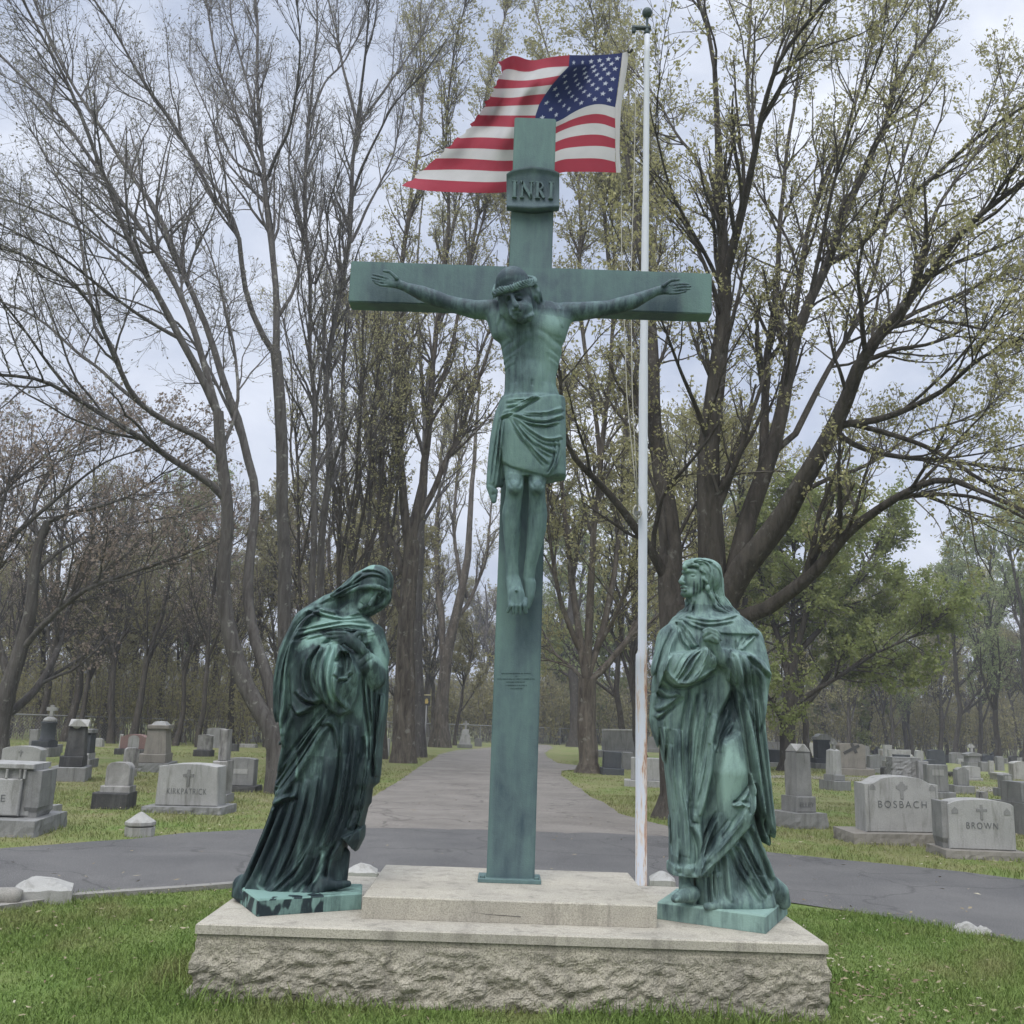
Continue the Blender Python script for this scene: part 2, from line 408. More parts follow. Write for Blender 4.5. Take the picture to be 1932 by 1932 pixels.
def surface_nets(D, lo, h):
    S = D < 0; n = np.array(D.shape)
    cs = np.zeros(n-1, np.int8)
    for dx in (0, 1):
        for dy in (0, 1):
            for dz in (0, 1): cs += S[dx:n[0]-1+dx, dy:n[1]-1+dy, dz:n[2]-1+dz]
    act = (cs > 0) & (cs < 8); I = np.argwhere(act)
    idx = np.full(n-1, -1, np.int64); idx[act] = np.arange(len(I))
    acc = np.zeros((len(I), 3)); cnt = np.zeros(len(I))
    cor = [(a, b, c) for a in (0, 1) for b in (0, 1) for c in (0, 1)]
    for a in cor:
        for ax in range(3):
            if a[ax]: continue
            b = list(a); b[ax] = 1
            da = D[I[:, 0]+a[0], I[:, 1]+a[1], I[:, 2]+a[2]]; db = D[I[:, 0]+b[0], I[:, 1]+b[1], I[:, 2]+b[2]]
            mk = (da < 0) != (db < 0); t = np.where(mk, da/(da-db+1e-12), 0)
            p = np.array(a, float)[None] + 0*acc; p[:, ax] = t
            acc[mk] += p[mk]; cnt[mk] += 1
    V = (I + acc/np.maximum(cnt, 1)[:, None])*h + lo
    quads = []
    for ax in range(3):
        o = [1, 2, 0][ax], [2, 0, 1][ax]
        A_ = [slice(1, n[i]-1) for i in range(3)]; A_[ax] = slice(0, n[ax]-1); B_ = list(A_); B_[ax] = slice(1, n[ax])
        s0 = S[tuple(A_)]; s1 = S[tuple(B_)]
        E = np.argwhere(s0 != s1); st = s0[tuple(E.T)]
        off = np.array([1, 1, 1]); off[ax] = 0; E = E + off
        def c(du, dv):
            q = E.copy(); q[:, o[0]] += du; q[:, o[1]] += dv
            return idx[q[:, 0], q[:, 1], q[:, 2]]
        Q = np.stack([c(-1, -1), c(0, -1), c(0, 0), c(-1, 0)], 1)
        Q[~st] = Q[~st][:, ::-1]; quads.append(Q)
    F = np.vstack(quads); F = F[(F >= 0).all(1)]
    return V, F
def lap(V, F, f):
    acc = np.zeros_like(V); c = np.zeros(len(V))
    for i in range(4):
        a, b = F[:, i], F[:, (i+1) % 4]
        for k in range(3): acc[:, k] += np.bincount(a, V[b, k], len(V)) + np.bincount(b, V[a, k], len(V))
        c += np.bincount(a, minlength=len(V)) + np.bincount(b, minlength=len(V))
    return V*(1-f) + f*acc/np.maximum(c, 1)[:, None]
# ------------------------------------------------------------------ granite plinth
Z1, Z2 = .34, .445
def onz(u, v, z):
    d = ray(u, v); return d*((z-CAMH)/d[..., 2])[..., None] + np.array([0, 0, CAMH]) if np.ndim(u) else d*((z-CAMH)/d[2]) + np.array([0, 0, CAMH])
M_gran = granite('buff_granite', (.47, .435, .355), (.36, .335, .28), .55, .35, (.13, .12, .10), .65)
M_rock = granite('rock_faced_granite', (.42, .385, .30), (.28, .26, .21), .8, 1.0, (.11, .10, .085), .55, .8)
mon = empty('monument_plinth', (.06, 5.75, 0), 'long two-step granite plinth with a rough rock-cut front under the bronze crucifix and statues', 'plinth', rz=0)
rz0 = math.radians(.6)
def rotm(V, c=(.06, 5.75)):
    V = np.array(V, float); x = V[:, 0]-c[0]; y = V[:, 1]-c[1]
    V[:, 0] = c[0] + x*math.cos(rz0) - y*math.sin(rz0); V[:, 1] = c[1] + x*math.sin(rz0) + y*math.cos(rz0); return V
def noise3(p, s, seed=0):
    from mathutils import noise
    return np.array([noise.noise(Vector((q[0]*s+seed, q[1]*s, q[2]*s))) for q in p])
def rough_block(x0, x1, y0, y1, z0, z1, nx, nz, amp, seed, inset=.0):
    "block whose four sides are split rock; returns mesh data"
    per = []
    L = [((x0, y0), (x1, y0), nx), ((x1, y0), (x1, y1), nx//2), ((x1, y1), (x0, y1), nx//2), ((x0, y1), (x0, y0), nx//2)]
    nrm = [(0, -1), (1, 0), (0, 1), (-1, 0)]
    pts = []; ns = []
    for (a, b, n), nn in zip(L, nrm):
        for i in range(n):
            t = i/n; pts.append((a[0]+(b[0]-a[0])*t, a[1]+(b[1]-a[1])*t))
            if i == 0:
                pn = nrm[(nrm.index(nn)-1) % 4]; ns.append((nn[0]+pn[0], nn[1]+pn[1]))
            else: ns.append(nn)
    m = len(pts); pts = np.array(pts); ns = np.array(ns, float)
    V = []
    for k in range(nz+1):
        z = z0 + (z1-z0)*k/nz
        V.append(np.c_[pts, np.full(m, z)])
    V = np.concatenate(V); N_ = np.tile(ns, (nz+1, 1)); kz = np.repeat(np.arange(nz+1)/nz, m)
    n1 = noise3(V*[1, 1, 1.3], 5.5, seed); n2 = noise3(V*[1, 1, 1.3], 17, seed+7); n3 = noise3(V, 38, seed+3)
    n4 = noise3(V*[1, 1, 2.2], 8, seed+21); fac = np.abs(n1)*.9 + np.floor(n2*3)/3*.40 + np.abs(n4)*.5 + n3*.25 - .15
    prof = np.sin(np.clip(kz*1.08, 0, 1)*math.pi)**.5
    und = np.clip((.16 + .13*noise3(V*[1, 1, 0], 2.2, seed+9) - kz)/.05, 0, 1)     # broken undercut along the foot
    disp = (amp*(.12 + fac)*prof - und*.028)
    V[:, 0] += N_[:, 0]*disp; V[:, 1] += N_[:, 1]*disp
    F = []
    for k in range(nz):
        for i in range(m):
            j = (i+1) % m; F.append((k*m+i, k*m+j, (k+1)*m+j, (k+1)*m+i))
    return V, F, m, nz
V, F, m, nz = rough_block(-1.388, 1.518, 5.022, 6.50, -.08, Z1-.045, 300, 56, .035, 3)
F = [tuple(f) for f in F] + [tuple(nz*m+i for i in range(m))]
me = bpy.data.meshes.new('rough_course'); me.from_pydata(rotm(V).tolist(), [], F); me.update()
link('rough_course', me, M_rock, mon)
def slab_mesh(x0, x1, y0, y1, z0, z1, name, ch=.008, mt=None):
    b = MB(); b.box(x0, x1, y0, y1, z0, z1, ch=ch); b.V = [tuple(q) for q in rotm(b.V)]
    return link(name, b.mesh(name), mt or M_gran, mon)
slab_mesh(-1.395, 1.525, 5.010, 6.53, Z1-.044, Z1, 'smooth_ledge', .006)
slab_mesh(-.665, .765, 5.25, 6.30, Z1+.001, Z2, 'upper_step', .007)
b = MB(); b.box(-1.46, 1.55, 5.00, 6.60, -.10, .035, tx=.02, ty=.02); b.V = [tuple(q) for q in rotm(b.V)]
V, F, m, nz = rough_block(-1.44, 1.535, 5.055, 6.60, -.12, .03, 120, 8, .02, 31)
F = [tuple(f) for f in F] + [tuple(nz*m+i for i in range(m))]
me = bpy.data.meshes.new('footing'); me.from_pydata(rotm(V).tolist(), [], F); me.update()
link('footing', me, M_rock, mon)
# hairline crack across the face of the upper step
ck = MB()
cpts = [(545, 178), (640, 176), (690, 184), (760, 190), (830, 192), (880, 200), (930, 203), (968, 206)]
cp = []
for a, c in cpts:
    q = P((400+.9317*a)/1.325, (2100+.9317*c)/1.325, 5.249); cp.append(q)
ck.tube(cp, [.0012]*len(cp), 4)
link('crack_line', ck.mesh('crack_line'), mat('crack_dark', (.05, .045, .04)), mon)

# ------------------------------------------------------------------ crucifix
YC = 5.8
cross = empty('crucifix', (.06, 5.86, Z2), 'tall green bronze crucifix with a crowned figure, standing on the granite plinth', 'crucifix')
def vface(o, pats):  # patina attribute on a simple mesh
    me = o.data; n = len(me.vertices); co = np.empty(n*3); me.vertices.foreach_get('co', co); co = co.reshape(-1, 3)
    M = np.array(pmat(o.parent)); co = co @ M[:3, :3].T + M[:3, 3]
    a = me.attributes.new('patina', 'FLOAT', 'POINT'); a.data.foreach_set('value', pats(co).astype(np.float32))
def gridbox(x0, x1, y0, y1, z0, z1, n, name, bev=.006):
    import bmesh
    bm = bmesh.new(); bmesh.ops.create_cube(bm, size=1)
    for q in bm.verts: q.co = Vector(((x0+x1)/2 + q.co.x*(x1-x0), (y0+y1)/2 + q.co.y*(y1-y0), (z0+z1)/2 + q.co.z*(z1-z0)))
    bmesh.ops.bevel(bm, geom=bm.edges[:], offset=bev, segments=2, affect='EDGES')
    for ax, k in zip(range(3), n):
        lo_, hi_ = [(x0, x1), (y0, y1), (z0, z1)][ax]
        for i in range(1, k):
            c = [0, 0, 0]; c[ax] = lo_ + (hi_-lo_)*i/k; no_ = [0, 0, 0]; no_[ax] = 1
            bmesh.ops.bisect_plane(bm, geom=bm.verts[:]+bm.edges[:]+bm.faces[:], plane_co=c, plane_no=no_)
    me = bpy.data.meshes.new(name); bm.to_mesh(me); bm.free(); return me
TH = .13
xb0, xb1 = -.072, .188           # upright
zt = float(P(1010, 222, YC)[2]); xt = float(P(1010.5, 222, YC)[0]); xbm = float(P(963, 1655, YC)[0])
hw = .130
zc0 = float(P(1000, 581, YC)[2]); zc1 = float(P(1000, 504, YC)[2])
XL = float(P(660, 530, YC)[0]); XR = float(P(1343, 550, YC)[0])
me = gridbox(xbm-hw, xbm+hw, YC, YC+TH, Z2, zt, (14, 2, 90), 'upright_beam'); 
up = link('upright_beam', me, M_cross, cross)
def sm(x, a, b): return np.clip((x-a)/(b-a), 0, 1)
def zv(v, Y=5.8): return float(P(985, v, Y)[2])
def pat_up(c):
    x = (c[:, 0]-xbm)/hw; z = c[:, 2]
    r = .17*sm(z, zv(330), zv(300))                                        # clean green head
    r += .20*(1-sm(x, -.75, -.2))*sm(z, zv(1290), zv(1230))*(z < zv(1040))  # pale run at the left under the feet
    r -= .12*sm(x, -.25, .05)*sm(z, zv(1270), zv(1200))*(z < zv(1120))      # dark run below the feet
    r -= .18*np.exp(-((x-.45)/.25)**2-((z-zv(1555))/.10)**2)
    r -= .12*np.exp(-((x+.55)/.2)**2-((z-zv(1470))/.22)**2)
    r += .10*np.exp(-((x+.95)/.12)**2)
    return r
vface(up, pat_up)
me = gridbox(XL, XR, YC-.004, YC+TH+.004, zc0, zc1, (60, 2, 12), 'cross_beam')
cbm = link('cross_beam', me, M_cross, cross)
def pat_cb(c):
    x = c[:, 0]; z = c[:, 2]
    r = .30*sm(x, XR-.22, XR-.04) + .10*(1-sm(x, XL+.02, XL+.3)) + .08*sm(z, zc1-.05, zc1)
    for xc, ww in ((XL+.27, .14), (XR-.36, .10), (XR-.24, .06)):
        r -= .20*np.exp(-((x-xc)/ww)**2)*(1-sm(z, zc0+.06, zc0+.14))
    return r
vface(cbm, pat_cb)
fl = MB(); fl.box(xbm-.175, xbm+.165, YC-.045, YC+TH+.04, Z2+.001, Z2+.022, ch=.004)
for sx in (-.15, .14):
    fl.lathe([(.014, Z2+.02), (.014, Z2+.032), (.006, Z2+.036)], 6, (xbm+sx, YC-.022))
vface(link('base_flange', fl.mesh('base_flange'), M_cross, cross), lambda c: c[:, 0]*0+.1)
for sx in (-.15, .14): pass
# scroll plaque
tm = lambda a, c: (739.6+.2734*a, .2734*c)
def tp(a, c, Y): u, v = tm(a, c); return P(u, v, Y)
xs = np.linspace(790, 1155, 33); top = np.interp(xs, [790, 830, 880, 930, 965, 1010, 1060, 1110, 1155], [1200, 1172, 1160, 1152, 1146, 1152, 1160, 1170, 1192]); bot = np.interp(xs, [790, 960, 1155], [1418, 1432, 1420])+8
V = []; F = []
nx_ = len(xs); nz_ = 14
for k in range(nz_+1):
    t = k/nz_
    for i in range(nx_):
        s_ = i/(nx_-1)*2-1
        bul = .020 + .016*math.cos(t*2*math.pi*1.0) * .5 + .012*(1-s_*s_) + (.014*(t-.85)/.15 if t > .85 else 0) + (.018*(.15-t)/.15 if t < .15 else 0)
        q = tp(xs[i], top[i]*(1-t)+bot[i]*t, YC-.012-bul); V.append(q)
nf = len(V)
for q in list(V): V.append((q[0], YC-.003, q[2]))
for k in range(nz_):
    for i in range(nx_-1):
        a = k*nx_+i; F.append((a, a+nx_, a+nx_+1, a+1)); F.append((nf+a, nf+a+1, nf+a+nx_+1, nf+a+nx_))
for k in range(nz_):
    for i in (0, nx_-1):
        a = k*nx_+i; f = (a, nf+a, nf+a+nx_, a+nx_); F.append(f if i == 0 else f[::-1])
for i in range(nx_-1):
    F.append((i, i+1, nf+i+1, nf+i)); a = nz_*nx_+i; F.append((a, nf+a, nf+a+1, a+1))
me = bpy.data.meshes.new('title_plaque'); me.from_pydata([tuple(map(float, q)) for q in V], [], F); me.update(); me.polygons.foreach_set('use_smooth', np.ones(len(F), bool))
plq = link('title_plaque', me, M_cross, cross); vface(plq, lambda c: c[:, 0]*0-.10)
def glyph(name, body, size, loc, material, parent, ext=.004, sx=1.0, rot=(math.pi/2, 0, 0), spacing=1.0, label=None, bold=0.0):
    cu = bpy.data.curves.new(name, 'FONT'); cu.body = body; cu.size = size; cu.extrude = ext; cu.align_x = 'CENTER'; cu.align_y = 'CENTER'; cu.space_character = spacing; cu.offset = bold*size
    o = bpy.data.objects.new(name, cu); COL.objects.link(o)
    dg = bpy.context.evaluated_depsgraph_get(); me = bpy.data.meshes.new_from_object(o.evaluated_get(dg)); bpy.data.objects.remove(o)
    me.materials.clear(); me.transform(Matrix.Diagonal((sx, 1, 1, 1)))
    me.transform(Matrix.Translation([float(q) for q in loc]) @ Matrix.Rotation(rot[2], 4, 'Z') @ Matrix.Rotation(rot[0], 4, 'X'))
    me.name = name
    return link(name, me, material, parent)
pc = tp(965, 1305, YC-.06)
ser = MB()   # serifed capitals I N R I in raised strokes
def gl(pts, a=0): return pts
def bar(x0, z0, x1, z1, w_, mb=ser, y=YC-.062, dp=.02):
    dx, dz = x1-x0, z1-z0; L_ = math.hypot(dx, dz); nx, nz2 = -dz/L_*w_/2, dx/L_*w_/2
    mb.prism([(x0+nx, z0+nz2), (x0-nx, z0-nz2), (x1-nx, z1-nz2), (x1+nx, z1+nz2)], y, y+dp)
gs = .2734*pxm(YC)*1.15
def X(a): return float(pc[0]) + (a-965)*gs*.87
def Zz(c): return float(pc[2]) - (c-1305)*gs*.95 - (0)
for xi in (835, 1110):
    bar(X(xi), Zz(1250), X(xi), Zz(1365), .016); bar(X(xi-18), Zz(1248), X(xi+18), Zz(1248), .006); bar(X(xi-18), Zz(1366), X(xi+18), Zz(1366), .006)
bar(X(893), Zz(1250), X(893), Zz(1365), .009); bar(X(960), Zz(1250), X(960), Zz(1365), .009); bar(X(888), Zz(1250), X(962), Zz(1365), .017)
bar(X(878), Zz(1366), X(908), Zz(1366), .006); bar(X(945), Zz(1248), X(975), Zz(1248), .006); bar(X(876), Zz(1248), X(896), Zz(1248), .006)
bar(X(1008), Zz(1250), X(1008), Zz(1365), .016); bar(X(992), Zz(1366), X(1026), Zz(1366), .006); bar(X(992), Zz(1248), X(1030), Zz(1248), .006)
arc = [(1015+32*math.sin(t), 1277-27*math.cos(t)) for t in np.linspace(.2, math.pi-.1, 8)]
for p0, p1 in zip(arc[:-1], arc[1:]): bar(X(p0[0]), Zz(p0[1]), X(p1[0]), Zz(p1[1]), .010)
bar(X(1022), Zz(1306), X(1058), Zz(1366), .015)
lt = link('raised_lettering', ser.mesh('raised_lettering'), M_cross, plq); vface(lt, lambda c: c[:, 0]*0+.06)
# engraved dedication (illegible from here), as thin dark strokes
M_eng = mat('engraved_shadow', (.03, .055, .06), .8)
dd = MB(); r_ = random.Random(5)
for (cy, xa, xb, hh) in ((1686, 235, 475, 9), (1708, 350, 366, 7), (1731, 205, 505, 10), (1755, 275, 430, 8), (1782, 265, 440, 9), (1808, 310, 405, 8)):
    x = xa
    while x < xb:
        wd = r_.uniform(3, 6.5)
        q = P(890.6+.2344*x, 875.5+.2344*(cy), YC)
        s_ = .2344*pxm(YC)
        zz_ = float(q[2]); x_ = float(q[0])
        hh2 = hh*r_.choice([1, 1, .8])
        dd.box(x_, x_+wd*.45*s_, YC-.0015, YC+.001, zz_-hh2*s_*.5, zz_+hh2*s_*.5)
        if r_.random() < .6: dd.box(x_, x_+wd*s_, YC-.0018, YC+.001, zz_+hh2*s_*.3, zz_+hh2*s_*.5)
        if r_.random() < .5: dd.box(x_, x_+wd*s_, YC-.0012, YC+.001, zz_-hh2*s_*.5, zz_-hh2*s_*.3)
        x += wd + (r_.uniform(4, 7) if r_.random() < .2 else 1.2)
link('engraved_inscription', dd.mesh('engraved_inscription'), M_eng, cross)
# ------------------------------------------------------------------ crucified figure
cT = lambda a, c: (860.4+.25*a, 467.9+.25*c)
LG = lambda x, y: ((890.6+.2344*x-860.4)/.25, (875.5+.2344*y-467.9)/.25)      # legs crop -> torso crop
BM = lambda x, y: ((634+.3828*x-860.4)/.25, (467.9+.3828*y-467.9)/.25)
HD = lambda x, y: ((905.7+.08594*x-860.4)/.25, (483+.08594*y-467.9)/.25)
YF = 5.66
S = Sculpt((-.97, 5.30, 1.78), (1.10, 5.83, 4.08), .0050, cT, YF, .25*.00312)
T = S
# torso
T.loft([(430, 330, 770, 0, .085), (500, 262, 850, .0, .105), (560, 272, 838, .0, .115), (640, 298, 818, .0, .12), (720, 335, 803, .0, .118), (800, 350, 796, .0, .112),
        (880, 365, 775, .005, .10), (960, 372, 756, .01, .092), (1040, 372, 754, .01, .09), (1110, 360, 780, .01, .098), (1200, 335, 800, .01, .105)], pw=2.1)
# relief of chest and belly
for q in ([(560, 430), (555, 600), (560, 760), (560, 900)],): T.stroke(q, 16, -7, .3)
T.ell((450, 610, .075), (105, 85, .045), k=.03); T.ell((680, 610, .075), (105, 85, .045), k=.03)
T.folds([[(360, 820), (440, 770), (520, 720), (560, 700)], [(790, 800), (720, 770), (640, 720), (590, 700)]], 24, 4.5)
T.folds([[(350, 880), (400, 850), (450, 830)], [(355, 930), (400, 905), (450, 890)], [(780, 860), (730, 840), (690, 820)], [(775, 910), (725, 890), (690, 875)],
         [(345, 760), (390, 740), (430, 735)], [(800, 730), (750, 735), (710, 720)]], 12, 2.2)
T.stroke([(470, 830), (445, 950), (450, 1060)], 14, -5); T.stroke([(680, 830), (690, 950), (680, 1060)], 14, -5)
T.stroke([(570, 1050), (570, 1075)], 9, -8, 0); T.ell((565, 980, .085), (80, 110, .03), k=.03)
T.stroke([(300, 620), (330, 560), (335, 470)], 14, 10); T.stroke([(800, 640), (775, 560), (780, 470)], 14, 10)
T.apply(5.8)
# shoulders, arms
def arm(pts, rad, ds): T.tube([(*BM(*p), d) for p, d in zip(pts, ds)], [r*1.68 for r in rad], k=.02)
arm([(830, 325), (770, 305), (690, 305), (600, 285), (545, 268), (480, 245), (420, 222), (370, 203), (335, 190), (310, 178)], [48, 46, 42, 37, 33, 36, 33, 25, 20, 20], [.0, .0, .0, -.01, -.02, -.02, -.03, -.04, -.045, -.045])
arm([(1075, 335), (1130, 318), (1210, 312), (1290, 303), (1345, 295), (1410, 280), (1470, 262), (1530, 235), (1575, 215), (1600, 208)], [48, 46, 42, 37, 33, 36, 33, 25, 20, 20], [.0, .0, .0, -.01, -.02, -.02, -.03, -.04, -.045, -.045])
T.tube([(*BM(790, 350), .02), (*BM(800, 420), .03)], [62, 50], k=.04); T.tube([(*BM(1110, 360), .02), (*BM(1095, 430), .03)], [62, 50], k=.04)
# hands
def hand(palm, wrist, fingers, thumb, dd=-.04):
    T.tube([(*BM(*wrist), dd), (*BM(*palm), dd)], [30, 34], k=.01, flat=.62)
    for f in fingers:
        n = len(f); T.tube([(*BM(*p), dd+.005+.012*math.sin(i/(n-1)*2.2)) for i, p in enumerate(f)], np.linspace(11.5, 8.0, n), k=.004)
    T.tube([(*BM(*p), dd+.02) for p in thumb], [15, 13, 10][:len(thumb)], k=.006)
hand((262, 172), (325, 186), [[(258, 152), (225, 140), (183, 131)], [(252, 163), (215, 154), (176, 145)], [(252, 174), (215, 168), (182, 160)], [(256, 186), (222, 184), (192, 172)]], [(300, 150), (265, 118), (235, 113)])
hand((1640, 208), (1585, 212), [[(1645, 188), (1690, 177), (1738, 178)], [(1650, 200), (1700, 190), (1748, 190)], [(1650, 213), (1700, 205), (1742, 203)], [(1645, 224), (1690, 222), (1725, 214)]], [(1612, 188), (1650, 160), (1690, 156)])
# loincloth
T.loft([(1125, 364, 772, .01, .094), (1145, 346, 792, .01, .110), (1190, 334, 798, .01, .116), (1300, 306, 808, .01, .122), (1420, 305, 815, .01, .125), (1540, 320, 818, .01, .12), (1640, 340, 820, .01, .115), (1700, 350, 822, .01, .11), (1745, 372, 824, .01, .10)], k=.006, pw=2.3)
T.tube([(370, 1150, .03), (325, 1300, .035), (300, 1450, .03), (285, 1650, .03), (275, 1800, .03), (285, 1905, .03)], [36, 42, 44, 48, 46, 22], k=.012, flat=.7)
T.tube([(340, 1250, .02), (330, 1500, .01), (320, 1780, .0)], [40, 45, 38], k=.02, flat=.7)
T.gain = 1.45
T.panel([(330, 1300), (350, 1640), (420, 1690), (540, 1725), (640, 1750), (690, 1765), (760, 1740), (825, 1738), (830, 1120), (600, 1180), (420, 1290)], 10, 6)
T.fan([(385, 1150), (450, 1170), (540, 1185), (620, 1165)], [(345, 1300), (450, 1275), (560, 1190), (640, 1160)], 3, 12, 8, seed=2)
T.fan([(420, 1290), (560, 1300), (700, 1290), (800, 1230)], [(430, 1310), (560, 1395), (700, 1400), (805, 1340)], 4, 12, 9, seed=3)
T.fan([(400, 1310), (480, 1470), (600, 1640), (700, 1740)], [(440, 1310), (560, 1430), (700, 1500), (800, 1440)], 6, 12, 8, seed=4)
T.fan([(790, 1450), (800, 1560), (760, 1680), (700, 1745)], [(700, 1520), (740, 1600), (720, 1680), (690, 1745)], 3, 10, 8, seed=5)
T.fan([(330, 1330), (300, 1500), (270, 1700), (262, 1850)], [(370, 1330), (350, 1500), (335, 1650), (310, 1840)], 3, 11, 10, seed=6)
T.folds([[(330, 1320), (420, 1285), (520, 1225), (620, 1170)]], 13, 12)
T.apply(5.8)
T.gain = 1.0
def hd(x, y, d=0): q = HD(x, y); return (*q, d)
hs = .08594/.25
T.tube([hd(1000, 1450, .03), hd(950, 1200, .06), hd(850, 1000, .09)], [390*hs, 360*hs, 350*hs], k=.02)
T.ell(hd(710, 620, .13), (365*hs, 375*hs, .115), k=.01)
T.ell(hd(800, 900, .15), (330*hs, 400*hs, .098), rot=-8, k=.02)
T.ell(hd(890, 1190, .19), (265*hs, 230*hs, .075), rot=-10, k=.02)                     # beard
T.tube([hd(880, 1230, .225), hd(930, 1350, .215), hd(980, 1450, .185)], [170*hs, 130*hs, 50*hs], k=.02)
T.ell(hd(600, 930, .225), (60*hs, 45*hs, .022), k=.012, sub=True); T.ell(hd(850, 935, .248), (80*hs, 55*hs, .024), k=.012, sub=True)
T.tube([hd(690, 830, .245), hd(730, 960, .272), hd(795, 1100, .288)], [40*hs, 44*hs, 62*hs], k=.008)    # nose
T.tube([hd(540, 850, .215), hd(640, 840, .24), hd(720, 845, .246), hd(860, 815, .245), hd(990, 850, .21)], [45*hs, 42*hs, 34*hs, 42*hs, 40*hs], k=.01)
T.ell(hd(1030, 1010, .20), (95*hs, 90*hs, .03), k=.02)
T.tube([hd(720, 1180, .255), hd(815, 1160, .268), hd(920, 1185, .25)], [30*hs, 36*hs, 28*hs], k=.008)
T.ell(hd(815, 1215, .265), (80*hs, 18*hs, .02), k=.004, sub=True)
T.tube([hd(750, 1255, .245), hd(825, 1245, .256), hd(900, 1260, .24)], [26*hs, 30*hs, 26*hs], k=.008)
T.ell(hd(850, 945, .226), (66*hs, 42*hs, .024), k=.006); T.ell(hd(605, 940, .208), (50*hs, 38*hs, .022), k=.006)
for i in range(9):
    a0 = 660+60*i; T.tube([hd(a0, 1200+24*((i*5) % 3), .248-.008*abs(i-3)), hd(a0+24, 1300+20*((i*3) % 4), .246-.004*abs(i-4)), hd(920+(a0-900)*.7, 1390+16*((i*7) % 3), .234-.004*abs(i-4)), hd(940+(a0-900)*.4, 1490-16*abs(i-5), .205)], [30*hs, 36*hs, 32*hs, 16*hs], k=.006)
# hair
for pts in ([(1180, 640), (1260, 800), (1310, 950), (1380, 1080), (1470, 1140)], [(1150, 700), (1220, 880), (1270, 1040), (1330, 1120), (1430, 1180)], [(1120, 560), (1210, 640), (1290, 800), (1350, 960)], [(400, 700), (430, 850), (480, 960), (500, 1080)], [(470, 800), (520, 960), (560, 1150), (600, 1350)], [(1080, 780), (1130, 900), (1120, 1050), (1050, 1330)]):
    n = len(pts); T.tube([hd(a, c, .10+.05*math.sin(i*1.3)-.015*i) for i, (a, c) in enumerate(pts)], np.linspace(75, 38, n)*hs, k=.008)
T.tube([hd(480, 950, .14), hd(560, 1250, .13), hd(700, 1420, .12)], [90*hs, 110*hs, 90*hs], k=.02)
# legs
def leg(pts, rad, ds): T.tube([(*LG(*p), d) for p, d in zip(pts, ds)], [r*.9376 for r in rad], k=.012)
leg([(350, 20), (342, 110), (345, 190), (335, 280), (320, 400), (322, 520), (322, 680), (325, 820), (328, 930), (345, 1010)], [88, 76, 66, 66, 76, 70, 56, 48, 52, 50], [.02, .06, .085, .06, .035, .02, .0, -.01, -.02, .0])
leg([(530, 20), (525, 110), (522, 190), (525, 280), (525, 400), (520, 520), (495, 680), (468, 820), (455, 930), (465, 1000)], [88, 74, 62, 64, 78, 74, 56, 46, 46, 42], [.02, .06, .08, .055, .02, .01, .0, -.02, -.035, -.04])
for kx in (345, 522): T.ell((*LG(kx, 190), .125 if kx == 345 else .118), (44, 46, .035), k=.02)
T.tube([(*LG(470, 960), -.03), (*LG(465, 1060), -.03), (*LG(445, 1150), -.03)], [40, 36, 22], k=.012)        # rear foot
T.tube([(*LG(335, 950), .0), (*LG(355, 1050), .03), (*LG(360, 1120), .03)], [52, 62, 66], k=.015, flat=.6)
for i, (x0, x1, yy, r) in enumerate([(305, 290, 1185, 19), (332, 328, 1200, 15), (358, 356, 1204, 15), (388, 392, 1206, 16), (425, 432, 1190, 23)]):
    T.tube([(*LG(x0+6, 1090), .035), (*LG(x0, 1140), .060), (*LG(x1, yy), .045)], [r*.74, r*.68, r*.72], k=.0015)
T.ell((*LG(357, 1018), .075), (16, 14, .02), k=.004, sub=True); T.ell((*LG(357, 1018), .06), (10, 9, .02), k=.003)
T.stroke([LG(345, 250), LG(350, 500), LG(340, 800)], 10, 4); T.stroke([LG(540, 250), LG(535, 500), LG(490, 800)], 10, 4)
for kx in (345, 522): T.stroke([LG(kx-50, 150), LG(kx-45, 200), LG(kx-20, 240)], 8, -5); T.stroke([LG(kx+45, 150), LG(kx+45, 200), LG(kx+20, 240)], 8, -5)
for a, c in ((395, 60), (400, 90)): T.stroke([LG(300, c), LG(360, c+20), LG(430, c+10)], 6, -2)
T.apply(5.8)
# ragged hanging end of the cloth
T.stroke([(255, 1790), (300, 1830), (330, 1800)], 10, -14); T.stroke([(270, 1880), (300, 1860)], 10, -12); T.apply(5.8)
def fig_pat(V):
    x = V[:, 0]; z = V[:, 2]; zz = lambda v: zv(v, 5.6)
    r = .20*sm(x, .09, .17)*sm(z, zz(760), zz(700))*(z < zz(598))
    r -= .13*np.exp(-((x-.05)/.085)**2)*sm(z, zz(755), zz(720))*(z < zz(600))
    r += .05*(z < zz(755))*(z > zz(900)) - .16*sm(z, zz(596), zz(585))
    return r
S.panel([HD(450, 900), HD(700, 900), HD(700, 1150), HD(1200, 1150), HD(1230, 1350), HD(1000, 1450), HD(620, 1450), HD(480, 1200)], -.16, 20, 'PT')  # dark beard, plus shade left of the nose painted into the patina map
S.panel([HD(330, 300), HD(1100, 400), HD(1200, 700), HD(800, 800), HD(330, 850)], -.10, 14, 'PT')
for xx in range(12): S.stroke([BM(250+xx*22, 215+xx*6), BM(250+xx*22, 260+xx*6)], 7, -.07*(xx % 3 > 0), .2, to='PT'); S.stroke([BM(1180+xx*30, 320-xx*7), BM(1180+xx*30, 350-xx*7)], 7, -.09*(xx % 3 > 0), .2, to='PT')
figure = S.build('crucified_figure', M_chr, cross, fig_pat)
figure['label'] = 'slender figure with arms stretched along the cross beam'
